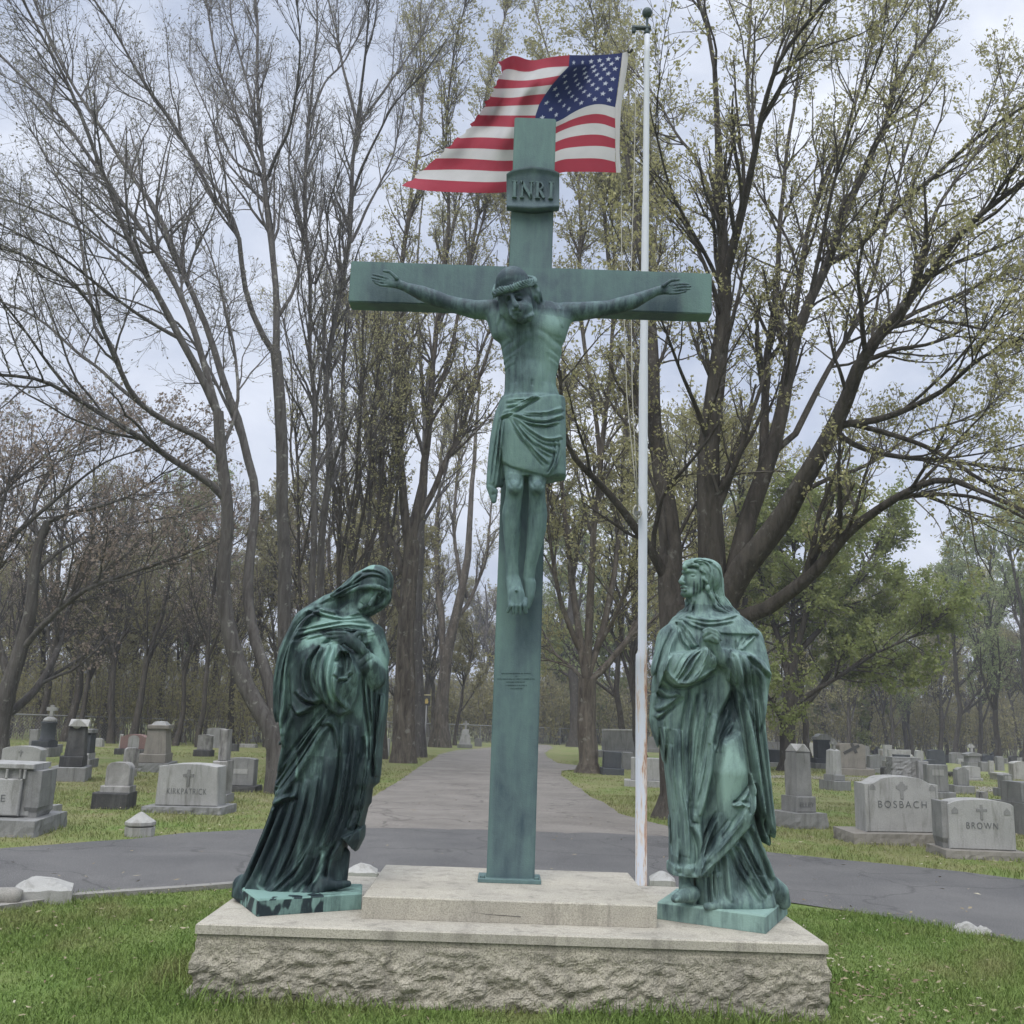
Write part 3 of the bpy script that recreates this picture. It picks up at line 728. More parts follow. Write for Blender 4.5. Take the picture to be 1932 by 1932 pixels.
# plaited crown
cr_ = MB()
r_ = random.Random(4)
loop = [(330, 850, .10), (400, 790, .19), (520, 735, .235), (700, 700, .262), (900, 650, .268), (1050, 600, .25), (1170, 560, .19), (1200, 520, .12), (1050, 470, .05), (700, 520, .02), (400, 640, .03), (330, 760, .06)]
lp = _smooth2(np.array([[*HD(a, c), d] for a, c, d in loop] + [[*HD(330, 850), .10]]))
for st in range(5):
    ph = st*2*math.pi/5; pts = []; n = 90
    rs = _resamp(lp, n)
    for i in range(n):
        a = i/n*2*math.pi*7 + ph; rr = .014 + .005*math.sin(i*.7+st)
        q = torso_pt = T.pt(rs[i, 0], rs[i, 1], rs[i, 2]); pts.append(q + np.array([math.cos(a)*rr*.6, math.cos(a)*rr*.7, math.sin(a)*rr*1.15]))
    cr_.tube(pts, [.0075]*n, 6)
for i in range(34):
    q = T.pt(*rs[r_.randrange(90)]); d = np.array([r_.uniform(-1, 1), r_.uniform(-1, .2), r_.uniform(-1, 1)]); d /= np.linalg.norm(d)
    cr_.tube([q+d*.008, q+d*.032], [.004, .0006], 5)
co = link('thorn_crown', cr_.mesh('thorn_crown', True), M_chr, figure); vface(co, lambda c: c[:, 0]*0-.06)
# ------------------------------------------------------------------ veiled woman statue (left)
def stone_base(name, quad_bottom, h, parent, M, pat):
    b = MB(); n = len(quad_bottom); c = np.mean(quad_bottom, 0)
    lev = [(0, 0), (0, h-.012), (.012, h)]
    # subdivide edges for patina detail
    ring = []
    for i in range(n):
        a, d = np.array(quad_bottom[i]), np.array(quad_bottom[(i+1) % n])
        for t in range(110): ring.append(a + (d-a)*t/110)
    ring = np.array(ring); m = len(ring); vs = []; 
    hs_ = [(0, h*k/16*.9) for k in range(16)] + [(0, h-.008), (.008, h)]
    for k in range(1, 50): hs_.append((.008 + .992*k/50, h))
    for ins, z in hs_:
        if ins <= .01: rr = ring + (c-ring)/np.linalg.norm(c-ring, axis=1, keepdims=True)*ins
        else: rr = ring + (c-ring)*min(ins, .98)
        vs += [(p[0], p[1], Z1+z+.001) for p in rr]
    fs = []
    for k in range(len(hs_)-1):
        for i in range(m): j = (i+1) % m; fs.append((k*m+i, k*m+j, (k+1)*m+j, (k+1)*m+i))
    fs.append(tuple((len(hs_)-1)*m+i for i in range(m)))
    b.add(vs, fs); o = link(name, b.mesh(name), M, parent); vface(o, pat); return o
F_ = lambda u, v: onz(u, v, Z1)[:2]
cM = lambda a, c: (407.5+.3751*a, 1041.5+.3751*c)
YM = 5.62
fc = F_(484.4, 1729.8); fr = F_(681, 1716); lb = F_(436.8, 1692); bk = onz(684, 1668, Z1+.08)[:2]
woman = empty('woman_statue', (*((fc+bk)/2), Z1), 'dark green statue of a veiled woman with bowed head at the plinth left end', 'statue')
rz_ = np.random.default_rng(3)
def blot(c, sc_, seed):
    return noise3(c, sc_, seed)
def pat_bm(c):
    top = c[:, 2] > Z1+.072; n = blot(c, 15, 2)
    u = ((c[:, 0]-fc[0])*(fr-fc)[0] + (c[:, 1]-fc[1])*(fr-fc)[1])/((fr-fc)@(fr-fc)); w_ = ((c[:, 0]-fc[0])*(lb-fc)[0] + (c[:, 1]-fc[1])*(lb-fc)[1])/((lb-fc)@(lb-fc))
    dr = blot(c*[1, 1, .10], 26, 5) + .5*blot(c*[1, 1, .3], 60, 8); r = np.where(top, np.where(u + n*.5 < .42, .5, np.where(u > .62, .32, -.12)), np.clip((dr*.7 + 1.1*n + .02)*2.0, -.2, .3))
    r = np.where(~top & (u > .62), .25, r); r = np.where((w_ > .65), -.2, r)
    return r
stone_base('statue_base', [lb, fc, fr, bk], .08, woman, M_mary, pat_bm)
S = T = Sculpt((-1.62, 5.26, .36), (-.60, 5.98, 2.12), .0046, cM, YM, .3751*.00286); T.gain = 1.6
# mantle as one tall form
T.loft([(300, 440, 745, .0, .12), (350, 400, 790, .0, .15), (400, 376, 806, .0, .17), (450, 352, 828, .0, .18), (500, 336, 846, .0, .185), (550, 320, 862, 0, .19), (600, 308, 868, 0, .19), (700, 302, 868, 0, .19), (800, 305, 860, 0, .19),
        (900, 326, 840, 0, .185), (950, 335, 824, 0, .18), (1060, 322, 824, 0, .175), (1140, 305, 826, 0, .17), (1160, 300, 822, 0, .17), (1190, 295, 784, 0, .17), (1262, 282, 780, 0, .17), (1290, 272, 752, 0, .17), (1400, 238, 745, 0, .175), (1430, 226, 740, 0, .175),
        (1500, 202, 690, 0, .18), (1540, 180, 655, 0, .18), (1600, 150, 650, .0, .185), (1650, 118, 652, 0, .19), (1700, 92, 655, 0, .20), (1750, 85, 660, 0, .2)], pw=2.15)
# left edge swell of the falling mantle
T.tube([(560, 270, -.04), (450, 350, -.02), (370, 500, .0), (335, 650, .0), (330, 800, .0), (350, 950, .0)], [50, 60, 52, 42, 38, 34], k=.03)
T.ell((500, 620, .09), (105, 215, .11), k=.02)              # her right upper arm under the shawl
T.tube([(520, 560, .13), (590, 640, .16), (700, 560, .17)], [85, 95, 60], k=.03)
T.ell((600, 1080, .08), (115, 250, .12), rot=8, k=.05)      # advanced leg
T.tube([(590, 980, .10), (540, 1180, .11), (480, 1400, .10), (440, 1600, .08)], [90, 100, 95, 80], k=.05)
T.tube([(790, 420, .05), (812, 520, .06), (800, 610, .10)], [60, 62, 52], k=.03)
# shawl, collar
T.fan([(560, 300), (480, 300), (420, 360), (370, 480), (330, 620), (312, 800), (350, 960)], [(560, 300), (480, 360), (430, 450), (400, 560), (395, 700), (380, 860), (350, 960)], 5, 13, 12, seed=2, ends=.12)
T.fan([(430, 400), (560, 372), (700, 345), (790, 355)], [(405, 500), (470, 445), (560, 425), (700, 400), (800, 405)], 5, 9, 9, seed=3)
T.folds([[(470, 300), (560, 320), (660, 345), (750, 322)], [(500, 275), (580, 310), (680, 328), (755, 305)]], 9, 13)
T.panel([(410, 470), (460, 440), (560, 425), (620, 430), (560, 480), (500, 560), (490, 650), (520, 720), (560, 750), (520, 800), (440, 822), (412, 760), (400, 620)], 14, 8)
T.folds([[(412, 760), (440, 815), (480, 800), (560, 745)], [(470, 720), (510, 755), (555, 748)], [(440, 700), (480, 745), (550, 755)]], 10, 10)
# sleeve hanging in curved folds
T.panel([(560, 480), (535, 600), (555, 720), (600, 790), (650, 823), (710, 802), (745, 720), (752, 620), (720, 540), (690, 500), (640, 460)], 34, 7)
T.folds([([(610, 480), (545, 530), (520, 620), (530, 700), (590, 760)], 14, 14), ([(620, 475), (585, 560), (572, 650), (590, 740), (640, 812)], 14, 15), ([(640, 478), (615, 580), (612, 680), (640, 790)], 11, 13), ([(655, 480), (660, 560), (640, 660), (650, 740), (700, 790)], 11, 12),
         ([(665, 480), (700, 560), (680, 650)], 9, 10), ([(500, 540), (478, 620), (485, 700), (530, 745)], 10, 9)])
T.panel([(700, 520), (718, 560), (700, 640), (660, 640), (668, 590), (640, 560), (665, 520)], -40, 8)
T.folds([([(655, 655), (690, 640), (712, 610)], 9, 14), ([(640, 620), (680, 650), (700, 640)], 8, 12)])
# body folds
T.fan([(600, 770), (520, 870), (420, 990), (330, 1110)], [(640, 820), (560, 950), (450, 1130), (330, 1270)], 5, 14, 13, seed=5)
T.folds([([(420, 800), (380, 900), (350, 1020), (330, 1110)], 16, 14), ([(360, 700), (350, 850), (360, 980)], 12, 10), ([(560, 870), (600, 845), (640, 890), (655, 990)], 12, 14), ([(300, 1260), (370, 1230), (440, 1208)], 12, 14), ([(310, 1300), (350, 1230), (400, 1215)], 9, 10)])
T.fan([(650, 850), (655, 1000), (630, 1180), (580, 1350), (500, 1560)], [(800, 900), (800, 1050), (770, 1250), (735, 1380), (700, 1440)], 5, 15, 15, seed=6)
T.fan([(760, 640), (770, 760), (790, 900), (800, 1130)], [(860, 600), (862, 740), (835, 940), (815, 1130)], 4, 11, 12, seed=7)
T.fan([(335, 1130), (290, 1290), (220, 1450), (160, 1590), (110, 1690)], [(630, 1010), (615, 1240), (560, 1450), (480, 1640), (420, 1740)], 6, 19, 14, seed=8, ends=.3)
T.fan([(520, 1400), (420, 1560), (330, 1650), (260, 1700)], [(600, 1500), (560, 1620), (480, 1700), (440, 1740)], 4, 15, 9, seed=9, ends=.2)
T.folds([([(650, 1440), (600, 1530), (590, 1620), (600, 1690)], 12, 14), ([(570, 1500), (530, 1600), (500, 1700)], 9, 11)])
T.panel([(655, 1420), (745, 1380), (742, 1440), (712, 1508), (690, 1480), (668, 1440)], 16, 6)
T.panel([(665, 1436), (715, 1515), (760, 1520), (760, 1640), (655, 1640), (640, 1560)], -260, 4)
T.apply(5.95)
T.tube([(540, 1660, .15), (600, 1676, .14), (665, 1668, .10)], [26, 22, 15], k=.02, flat=1)      # foot
T.tube([(640, 1520, .03), (625, 1640, .04)], [34, 36], k=.02)
T.tube([(120, 1664, .02), (190, 1698, .08), (300, 1726, .16), (420, 1734, .19), (520, 1702, .17)], [24, 24, 20, 20, 22], k=.05)   # trailing hem
# forearm, hands
T.tube([(800, 630, .12), (775, 560, .165), (728, 490, .205)], [54, 42, 27], k=.02)
T.tube([(800, 640, .13), (772, 566, .175)], [40, 40], k=.03)
for a in ((760, 515), (775, 540), (790, 570)): T.stroke([(a[0]-30, a[1]+20), (a[0]-5, a[1]-8), (a[0]+28, a[1]-28)], 5, -4)
T.apply(5.95)
T.tube([(728, 484, .225), (680, 448, .235), (655, 430, .23)], [26, 32, 30], k=.012, flat=.6)
for f in ([(648, 408), (605, 406), (560, 409)], [(646, 424), (600, 426), (566, 428)], [(648, 438), (610, 446), (584, 447)], [(652, 450), (625, 458), (605, 458)]):
    T.tube([(a, c, .24-.01*i) for i, (a, c) in enumerate(f)], [10.5, 9.5, 7.5], k=.004)
T.tube([(690, 430, .235), (715, 408, .225), (745, 405, .20)], [16, 13, 10], k=.005)
T.tube([(735, 445, .16), (760, 425, .15)], [34, 30], k=.01, flat=.7)
for i, f in enumerate(([(735, 412), (790, 398)], [(738, 426), (795, 412)], [(740, 440), (785, 430)], [(745, 454), (778, 446)])): T.tube([(a, c, .185-.02*j) for j, (a, c) in enumerate(f)], [10, 8], k=.004)
# neck, head, veil
T.tube([(740, 245, .02), (670, 320, .03)], [48, 58], k=.02)
T.tube([(795, 155, .0), (740, 170, -.01), (650, 225, -.015), (560, 275, -.02), (490, 330, -.02)], [88, 78, 58, 50, 58], k=.03)
T.ell((800, 165, .01), (84, 102, .125), rot=35, k=.03)
T.ell((800, 250, .15), (82, 62, .115), rot=40, k=.012, sub=True)       # hollow of the veil
T.tube([(690, 250, .12), (640, 290, .13)], [46, 40], k=.02, sub=True)
T.ell((770, 235, .045), (50, 68, .072), rot=40, k=.008)                # face
T.ell((740, 270, .06), (28, 26, .045), k=.014)
T.tube([(805, 208, .112), (788, 240, .125), (774, 266, .134)], [8, 10, 13], k=.006)          # nose
T.tube([(770, 200, .100), (795, 196, .112), (822, 205, .10)], [9, 9, 8], k=.008)              # brow
T.ell((778, 214, .122), (15, 9, .015), rot=35, k=.006, sub=True); T.ell((822, 226, .112), (11, 8, .015), rot=35, k=.006, sub=True)
T.ell((779, 217, .105), (12, 6, .014), rot=35, k=.003); T.ell((820, 229, .095), (9, 6, .014), rot=35, k=.003)
T.tube([(738, 262, .112), (752, 270, .120), (764, 280, .112)], [6, 8, 6], k=.005); T.stroke([(734, 262), (750, 272), (768, 283)], 3, -5, .2)
T.tube([(738, 272, .108), (748, 278, .112), (758, 285, .106)], [6, 7, 5], k=.005)
T.ell((729, 286, .085), (18, 15, .03), k=.01)
rim = [(600, 220, .075), (660, 200, .10), (720, 180, .125), (770, 172, .14), (825, 176, .14), (863, 198, .12), (868, 225, .10), (845, 258, .085), (800, 285, .07), (745, 306, .06)]
T.tube([(865, 200, .05), (858, 240, .04), (820, 275, .03), (770, 305, .03)], [22, 24, 24, 22], k=.01)
T.tube(rim, [16, 14, 12, 11, 11, 12, 13, 13, 12, 12], k=.012)
T.apply(5.95)
T.folds([[(600, 205), (690, 165), (760, 130), (830, 125), (870, 150)], [(560, 250), (640, 215), (730, 165)], [(740, 100), (800, 98), (850, 115), (872, 140)], [(520, 262), (600, 220), (680, 160), (740, 110)]], 7, 7)
T.apply(5.8)
def pat_m(V):
    z = V[:, 2]; x = V[:, 0]
    n = noise3(V[::1]*[1, 1, .6], 7, 4) if False else 0
    top = sm(z, T.pt(790, 110)[2], T.pt(790, 85)[2])*.5*(x < T.pt(805, 80)[0])
    chest = -.07*(z < T.pt(600, 1020)[2]) + .08*sm(z, T.pt(600, 860)[2], T.pt(600, 700)[2])
    return top + chest - .04
S.PT += 0
S.panel([(560, 320), (640, 335), (740, 330), (770, 360), (800, 400), (700, 395), (560, 400), (470, 425), (500, 350)], .34, 8, 'PT')
S.panel([(470, 330), (540, 310), (550, 360), (450, 390)], -.4, 6, 'PT')
S.panel([(480, 440), (560, 430), (640, 470), (600, 500), (520, 480), (450, 520), (430, 500)], .25, 8, 'PT')
S.panel([(600, 490), (640, 480), (650, 600), (640, 760), (610, 740), (590, 600)], .28, 8, 'PT')
S.panel([(770, 380), (820, 440), (868, 560), (870, 600), (820, 560), (790, 470)], .35, 8, 'PT')
S.panel([(470, 1030), (520, 980), (540, 1060), (500, 1160), (470, 1220), (445, 1180)], .22, 40, 'PT')
S.panel([(355, 1080), (380, 1150), (360, 1270), (300, 1350), (300, 1200)], .12, 14, 'PT')
for q in ([(570, 1480), (540, 1600), (520, 1640)], [(480, 1640), (450, 1700)], [(430, 1000), (440, 1150)], [(770, 900), (772, 980)], [(420, 1650), (400, 1740)], [(240, 1650), (300, 1700), (380, 1740)]): S.stroke(q, 8, .30, to='PT')
for q in ([(700, 900), (680, 1200), (600, 1450)], [(300, 1450), (250, 1600)], [(420, 1300), (380, 1500)]): S.stroke(q, 50, -.12, to='PT')
S.panel([(555, 404), (600, 398), (650, 404), (690, 428), (735, 480), (760, 520), (800, 600), (770, 640), (720, 560), (690, 500), (650, 470), (600, 466), (560, 432)], -.13, 6, 'PT')
S.panel([(530, 385), (560, 375), (700, 368), (800, 380), (800, 402), (700, 398), (610, 392), (540, 402)], .25, 5, 'PT')
S.panel([(600, 480), (500, 470), (440, 500), (430, 640), (450, 760), (500, 800), (540, 760), (490, 660), (500, 560)], -.16, 14, 'PT')
S.panel([(745, 240), (770, 220), (800, 215), (800, 250), (775, 275), (735, 295), (720, 280)], .16, 8, 'PT')
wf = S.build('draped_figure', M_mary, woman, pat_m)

# ------------------------------------------------------------------ praying long-haired man statue (right)
cJ = lambda a, c: (1177.4+.3905*a, 1026.4+.3905*c)
YJ = 5.52
jl = F_(1240, 1734); jf = F_(1444.9, 1762.5); jr = F_(1485.9, 1725.4); jb = onz(1275, 1676, Z1+.085)[:2]; jl2 = onz(1236.8, 1706, Z1+.085)[:2]
man = empty('man_statue', (*((jl+jr)/2), Z1), 'pale green statue of a long-haired man with clasped hands at the plinth right end', 'statue')
def pat_bj(c):
    top = c[:, 2] > Z1+.078
    r = np.where(top, .34, .16 + .15*blot(c, 8, 3))
    return r
ob = stone_base('statue_base', [jl, jf, jr, jb], .085, man, M_john, pat_bj)
S = T = Sculpt((.70, 5.10, .37), (1.62, 5.88, 2.26), .0041, cJ, YJ, .3905*.00280); T.gain = 1.6
T.loft([(335, 262, 530, .0, .085), (355, 235, 560, .0, .11), (380, 216, 580, .0, .135), (410, 202, 598, .0, .15), (450, 186, 624, .0, .165), (500, 166, 650, .0, .175), (560, 150, 672, .0, .18), (610, 138, 686, 0, .185), (680, 131, 684, 0, .185), (750, 127, 676, 0, .185),
        (850, 122, 668, 0, .18), (900, 132, 672, 0, .18), (1000, 166, 688, 0, .18), (1100, 181, 697, 0, .18), (1200, 196, 704, 0, .18), (1300, 206, 708, 0, .185), (1400, 211, 714, 0, .19), (1500, 214, 718, 0, .195), (1585, 217, 720, 0, .20),
        (1592, 260, 722, 0, .20), (1640, 268, 742, 0, .2), (1690, 272, 770, 0, .205), (1730, 280, 780, 0, .21), (1780, 285, 785, 0, .21)], pw=2.2)
T.ell((250, 620, .10), (110, 85, .12), k=.03); T.tube([(235, 470, .05), (215, 600, .10), (330, 600, .19), (385, 545, .215)], [80, 80, 62, 40], k=.03)
T.tube([(600, 470, .04), (620, 600, .08), (540, 590, .17), (475, 545, .21)], [75, 82, 62, 42], k=.03)
T.tube([(490, 900, .10), (500, 1100, .14), (470, 1300, .12), (420, 1500, .10)], [95, 100, 90, 80], k=.05)     # advanced leg
T.ell((560, 1290, .13), (70, 70, .08), k=.05)
T.tube([(560, 1290, .12), (640, 1480, .08), (730, 1650, .02)], [60, 62, 50], k=.05)
# cape collar line and chest
T.panel([(255, 368), (300, 405), (378, 436), (470, 447), (625, 447), (600, 380), (540, 340), (440, 375), (360, 370), (300, 345)], 12, 5)
T.folds([[(275, 350), (330, 372), (400, 380), (470, 368), (530, 345)], [(300, 372), (360, 400), (400, 398), (500, 380)]], 8, 9)
T.fan([(262, 380), (250, 440), (260, 480), (300, 520)], [(255, 375), (300, 440), (330, 500), (350, 515)], 4, 10, 10, seed=3)
T.fan([(620, 450), (580, 480), (540, 520)], [(500, 470), (505, 500), (520, 530)], 3, 10, 7, seed=4)
T.fan([(240, 400), (180, 520), (145, 660), (135, 800)], [(260, 400), (215, 500), (190, 540), (160, 600)], 3, 12, 9, seed=14)
# left sleeve
T.panel([(350, 508), (395, 560), (408, 618), (380, 625), (330, 655), (280, 692), (215, 690), (165, 620), (160, 590), (200, 540), (280, 528)], 18, 7)
T.fan([(350, 515), (300, 530), (250, 560), (215, 640), (200, 690)], [(350, 515), (360, 560), (330, 640), (270, 690)], 6, 11, 12, seed=5)
T.folds([([(165, 610), (200, 665), (260, 690), (330, 655), (400, 620)], 11, 13), ([(150, 700), (190, 740), (230, 720)], 12, 12), ([(140, 800), (180, 780), (240, 720)], 12, 14)])
# right sleeve falling into long mantle folds
T.panel([(470, 520), (560, 535), (640, 580), (688, 640), (676, 760), (620, 900), (560, 800), (500, 690), (460, 660)], 12, 8)
T.fan([(478, 540), (510, 680), (560, 900), (600, 1150), (640, 1350), (700, 1560)], [(600, 545), (660, 650), (655, 850), (680, 1100), (700, 1400), (715, 1560)], 6, 14, 15, seed=6, ends=.15)
T.folds([([(480, 560), (520, 720), (560, 900), (600, 1130), (590, 1200)], 14, 18), ([(560, 540), (620, 600), (680, 640)], 12, 12)])
# front robe
T.fan([(290, 700), (260, 900), (270, 1150), (300, 1330)], [(470, 690), (420, 860), (380, 1050), (320, 1330)], 4, 18, 14, seed=7)
T.fan([(160, 800), (190, 1000), (215, 1250), (225, 1560)], [(270, 820), (250, 1050), (290, 1350), (290, 1580)], 4, 16, 14, seed=8, ends=.15)
T.folds([([(310, 1340), (345, 1420), (350, 1500), (330, 1580)], 14, 14), ([(400, 960), (385, 1100), (340, 1300)], 16, 16), ([(140, 840), (200, 780), (250, 730)], 12, 12)])
T.panel([(500, 690), (430, 830), (400, 950), (385, 1100), (350, 1300), (345, 1560), (390, 1520), (430, 1300), (420, 1100), (440, 960), (520, 900)], -26, 16)
T.folds([([(480, 800), (430, 900), (410, 1000)], 10, 10), ([(500, 860), (450, 930), (430, 1000)], 8, 9), ([(580, 1160), (520, 1230), (490, 1250)], 10, 14), ([(560, 1250), (520, 1240), (480, 1245)], 9, 12), ([(585, 1100), (592, 1200), (575, 1290)], 10, 14)])
# mantle hem swung across the legs
T.panel([(595, 1140), (588, 1260), (562, 1350), (520, 1400), (460, 1460), (400, 1520), (330, 1592), (217, 1594), (217, 1540), (320, 1530), (400, 1440), (480, 1340), (550, 1240)], 16, 9)
T.panel([(600, 1230), (760, 1500), (800, 1790), (330, 1790), (330, 1600), (400, 1525), (465, 1465), (525, 1402), (566, 1352)], -26, 7)
T.fan([(560, 1300), (480, 1400), (400, 1480), (340, 1560)], [(440, 1200), (400, 1300), (360, 1420), (340, 1540)], 3, 12, 9, seed=9)
T.fan([(580, 1290), (640, 1400), (690, 1520), (740, 1640)], [(470, 1450), (520, 1560), (600, 1680), (640, 1720)], 5, 16, 14, seed=10, ends=.1)
T.fan([(400, 1530), (395, 1620), (400, 1740)], [(470, 1480), (480, 1600), (500, 1740)], 4, 10, 12, seed=11, ends=.1)
T.panel([(285, 1596), (330, 1590), (330, 1660), (275, 1660)], -60, 6)
T.panel([(180, 1600), (272, 1597), (262, 1720), (180, 1760)], -260, 4)
T.apply(5.85)
T.tube([(330, 1690, .12), (280, 1700, .15), (248, 1712, .17)], [36, 30, 20], k=.015, flat=.9)
for i in range(4): T.tube([(265, 1706+i*2, .13+.02*i), (238+i*5, 1714+i*2, .145+.02*i)], [9, 8], k=.004)
T.tube([(300, 1600, .06), (300, 1680, .09)], [34, 34], k=.02)
T.tube([(700, 1640, .0), (750, 1680, -.02), (770, 1730, -.04)], [46, 44, 34], k=.02)
T.tube([(400, 1752, .17), (480, 1748, .17), (580, 1738, .15), (680, 1726, .08)], [16, 18, 18, 18], k=.05)
# hands
T.tube([(362, 560, .22), (392, 520, .235), (392, 470, .25), (398, 440, .255)], [34, 26, 28, 24], k=.01, flat=.8)
T.tube([(472, 555, .22), (450, 515, .24), (430, 465, .255), (415, 440, .26)], [34, 25, 27, 26], k=.01, flat=.8)
T.tube([(414, 500, .27), (414, 540, .27)], [9, 12], k=.01, sub=True)
for i, f in enumerate(([(385, 425), (410, 412), (445, 425), (462, 445)], [(388, 440), (415, 424), (445, 440), (466, 462)], [(398, 452), (425, 440), (448, 458), (455, 472)], [(440, 420), (415, 412), (395, 425), (382, 440)])):
    T.tube([(a, c+(i-1)*3, .285+.008*math.sin(j)) for j, (a, c) in enumerate(f)], [9, 9, 8.5, 7.5], k=.0015)
T.tube([(440, 470, .275), (410, 455, .285), (388, 458, .28)], [13, 12, 10], k=.005)
T.tube([(385, 440, .24), (378, 455, .25)], [12, 9], k=.005)
# neck and head looking up to the left
T.tube([(392, 370, .03), (380, 320, .035), (370, 270, .03)], [62, 50, 50], k=.025)
T.tube([(345, 350, .09), (372, 270, .07)], [9, 12], k=.015); T.tube([(455, 350, .05), (420, 270, .05)], [10, 12], k=.015)
T.ell((392, 160, .0), (75, 84, .10), k=.02)
T.ell((336, 172, .045), (52, 80, .070), rot=-6, k=.015)
T.ell((318, 235, .05), (42, 26, .05), rot=-12, k=.018); T.ell((292, 240, .06), (18, 13, .03), k=.012)
T.tube([(291, 142, .085), (282, 165, .105), (274, 182, .115)], [9, 10, 12], k=.006); T.ell((282, 188, .10), (14, 9, .025), k=.006)
T.tube([(286, 133, .085), (310, 128, .105), (345, 134, .105), (365, 146, .09)], [9, 10, 10, 8], k=.008)
T.ell((334, 150, .122), (19, 10, .02), k=.006, sub=True); T.ell((291, 148, .10), (9, 8, .02), k=.006, sub=True)
T.ell((332, 152, .10), (14, 7, .016), k=.003)
T.tube([(275, 207, .09), (288, 205, .105), (304, 208, .105)], [5, 6, 4], k=.008); T.tube([(279, 222, .088), (290, 222, .098), (302, 222, .095)], [6, 7, 4], k=.008)
T.tube([(274, 214, .10), (290, 213, .125), (305, 215, .12)], [3, 3.5, 3], k=.003, sub=True)
T.ell((404, 214, .09), (12, 18, .02), k=.006)
# hair: wavy strands
rj = random.Random(8)
T.ell((385, 130, -.01), (78, 62, .105), k=.02)
T.tube([(425, 130, .0), (440, 200, -.01), (450, 260, -.01), (480, 310, -.005), (535, 345, .0)], [46, 44, 36, 34, 26], k=.02)
def strand(pts, rad, wav=7, d0=.09, n=16, k=.005):
    q = _resamp(pts, n); ph = rj.uniform(0, 6)
    T.tube([(p[0]+wav*math.sin(i*1.25+ph), p[1], (p[2] if len(p) > 2 else 0)+d0+.007*math.sin(i*1.4+ph)) for i, p in enumerate(q)], np.linspace(rad, rad*.75, n), k=k)
for i in range(7): strand([(345+7*i, 84-i, .01), (392+9*i, 96+3*i, .01), (412+9*i, 150, .0), (412+9*i, 230, -.01), (430+11*i, 285, -.015), (500+8*i, 338, -.01)], 11, 8, .088-.020*i)
for i in range(4): strand([(300+10*i, 100-5*i, .01), (340+12*i, 98, .015), (378+12*i, 125, .01), (396+8*i, 185, .0)], 10, 6, .095-.018*i)
for i in range(4): strand([(308+8*i, 262), (306+9*i, 290), (292+9*i, 318), (262+13*i, 342), (244+14*i, 372)], 10, 5, -.01+.025*i, 11)
strand([(290, 112, .10), (300, 92, .10), (330, 80, .09), (365, 76, .07), (400, 84, .05)], 13, 3, .0)
for k_ in range(6): T.folds([[(395+8*k_, 84+6*k_), (428+7*k_, 130+4*k_), (418+9*k_, 190), (436+8*k_, 245), (452+11*k_, 290), (505+9*k_, 340)]], 4.5, 5)
T.folds([[(300, 108), (340, 92), (390, 100), (410, 150), (402, 200)], [(310, 96), (360, 80), (420, 100)]], 4.5, 5); T.apply(5.75)
S.panel([(440, 1000), (500, 960), (535, 1050), (550, 1130), (510, 1190), (440, 1240), (415, 1150)], .16, 34, 'PT')
S.panel([(300, 880), (350, 900), (350, 1080), (330, 1200), (290, 1050)], .12, 30, 'PT')
S.panel([(350, 1330), (440, 1280), (470, 1400), (380, 1500), (340, 1540)], -.16, 20, 'PT')
S.panel([(480, 1500), (560, 1450), (650, 1560), (660, 1640), (520, 1600)], -.16, 20, 'PT')
S.panel([(430, 820), (510, 700), (520, 900), (450, 940), (410, 1000)], -.20, 16, 'PT')
for q in ([(320, 190), (320, 258)], [(335, 200), (335, 258)], [(350, 170), (352, 256)], [(368, 180), (372, 250)]): S.stroke(q, 5, -.3, .2, to='PT')
for q in ([(322, 380), (324, 500)], [(320, 720), (322, 860)], [(365, 700), (360, 820)], [(560, 700), (600, 1000)], [(525, 640), (540, 850)]): S.stroke(q, 7, -.14, .2, to='PT')
for q in ([(650, 640), (660, 900), (685, 1150)], [(300, 620), (260, 660)], [(250, 560), (240, 640)], [(700, 1150), (712, 1500)]): S.stroke(q, 12, .18, .2, to='PT')
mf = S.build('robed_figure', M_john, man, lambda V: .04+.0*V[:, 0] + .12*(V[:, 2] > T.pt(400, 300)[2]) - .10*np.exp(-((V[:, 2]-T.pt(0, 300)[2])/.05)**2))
# ------------------------------------------------------------------ ground, roads, grass
def mat_grass(name, base=False):
    m = mat(name, (.06, .10, .03), .9, 0, .1); q = NT(m)
    n1 = q.noise(q.wco((1, 1, 1)), .35, 6, .6, .4); n2 = q.noise(q.wco((1, .6, 1)), 2.6, 6, .65); n3 = q.noise(q.wco((1, 1, 1)), 60, 3, .7)
    far = q.n('ShaderNodeSeparateXYZ', {0: q.n('ShaderNodeNewGeometry').outputs['Position']}).outputs[1]
    f = q.math('ADD', q.math('MULTIPLY', n1, .5), q.math('MULTIPLY', n2, .5))
    dry = q.n('ShaderNodeMapRange', {0: far, 1: 7.5, 2: 13.0, 3: .0, 4: .115}).outputs[0]      # the lawns beyond the road are drier
    f = q.math('ADD', f, dry)
    c = q.ramp(f, [(.34, (.125, .215, .045)), (.50, (.195, .265, .075)), (.60, (.25, .265, .105)), (.74, (.32, .29, .155))])
    c = q.mix(q.ramp(n3, [(.3, .55), (.62, .0)]), c, (.03, .05, .015))
    if base: c = q.mix(.22, c, (.05, .05, .025))
    q.color(c); q.bump(n3, .6, .03); return m
M_grass = mat_grass('lawn_grass', True)
xs = np.r_[-160, -90, -60, np.linspace(-45, 45, 61), 60, 90, 160]; ys = np.r_[-30, -10, np.linspace(0, 12, 13), np.linspace(14, 110, 49), 150, 260]
V = []; 
from mathutils import noise as mno
for y in ys:
    for x in xs:
        z = float(gz(y)); z += .0 if y < 13 else .05*mno.noise(Vector((x*.15, y*.12, 0)))*min((y-13)/8, 1)
        V.append((x, y, z - (.0)))
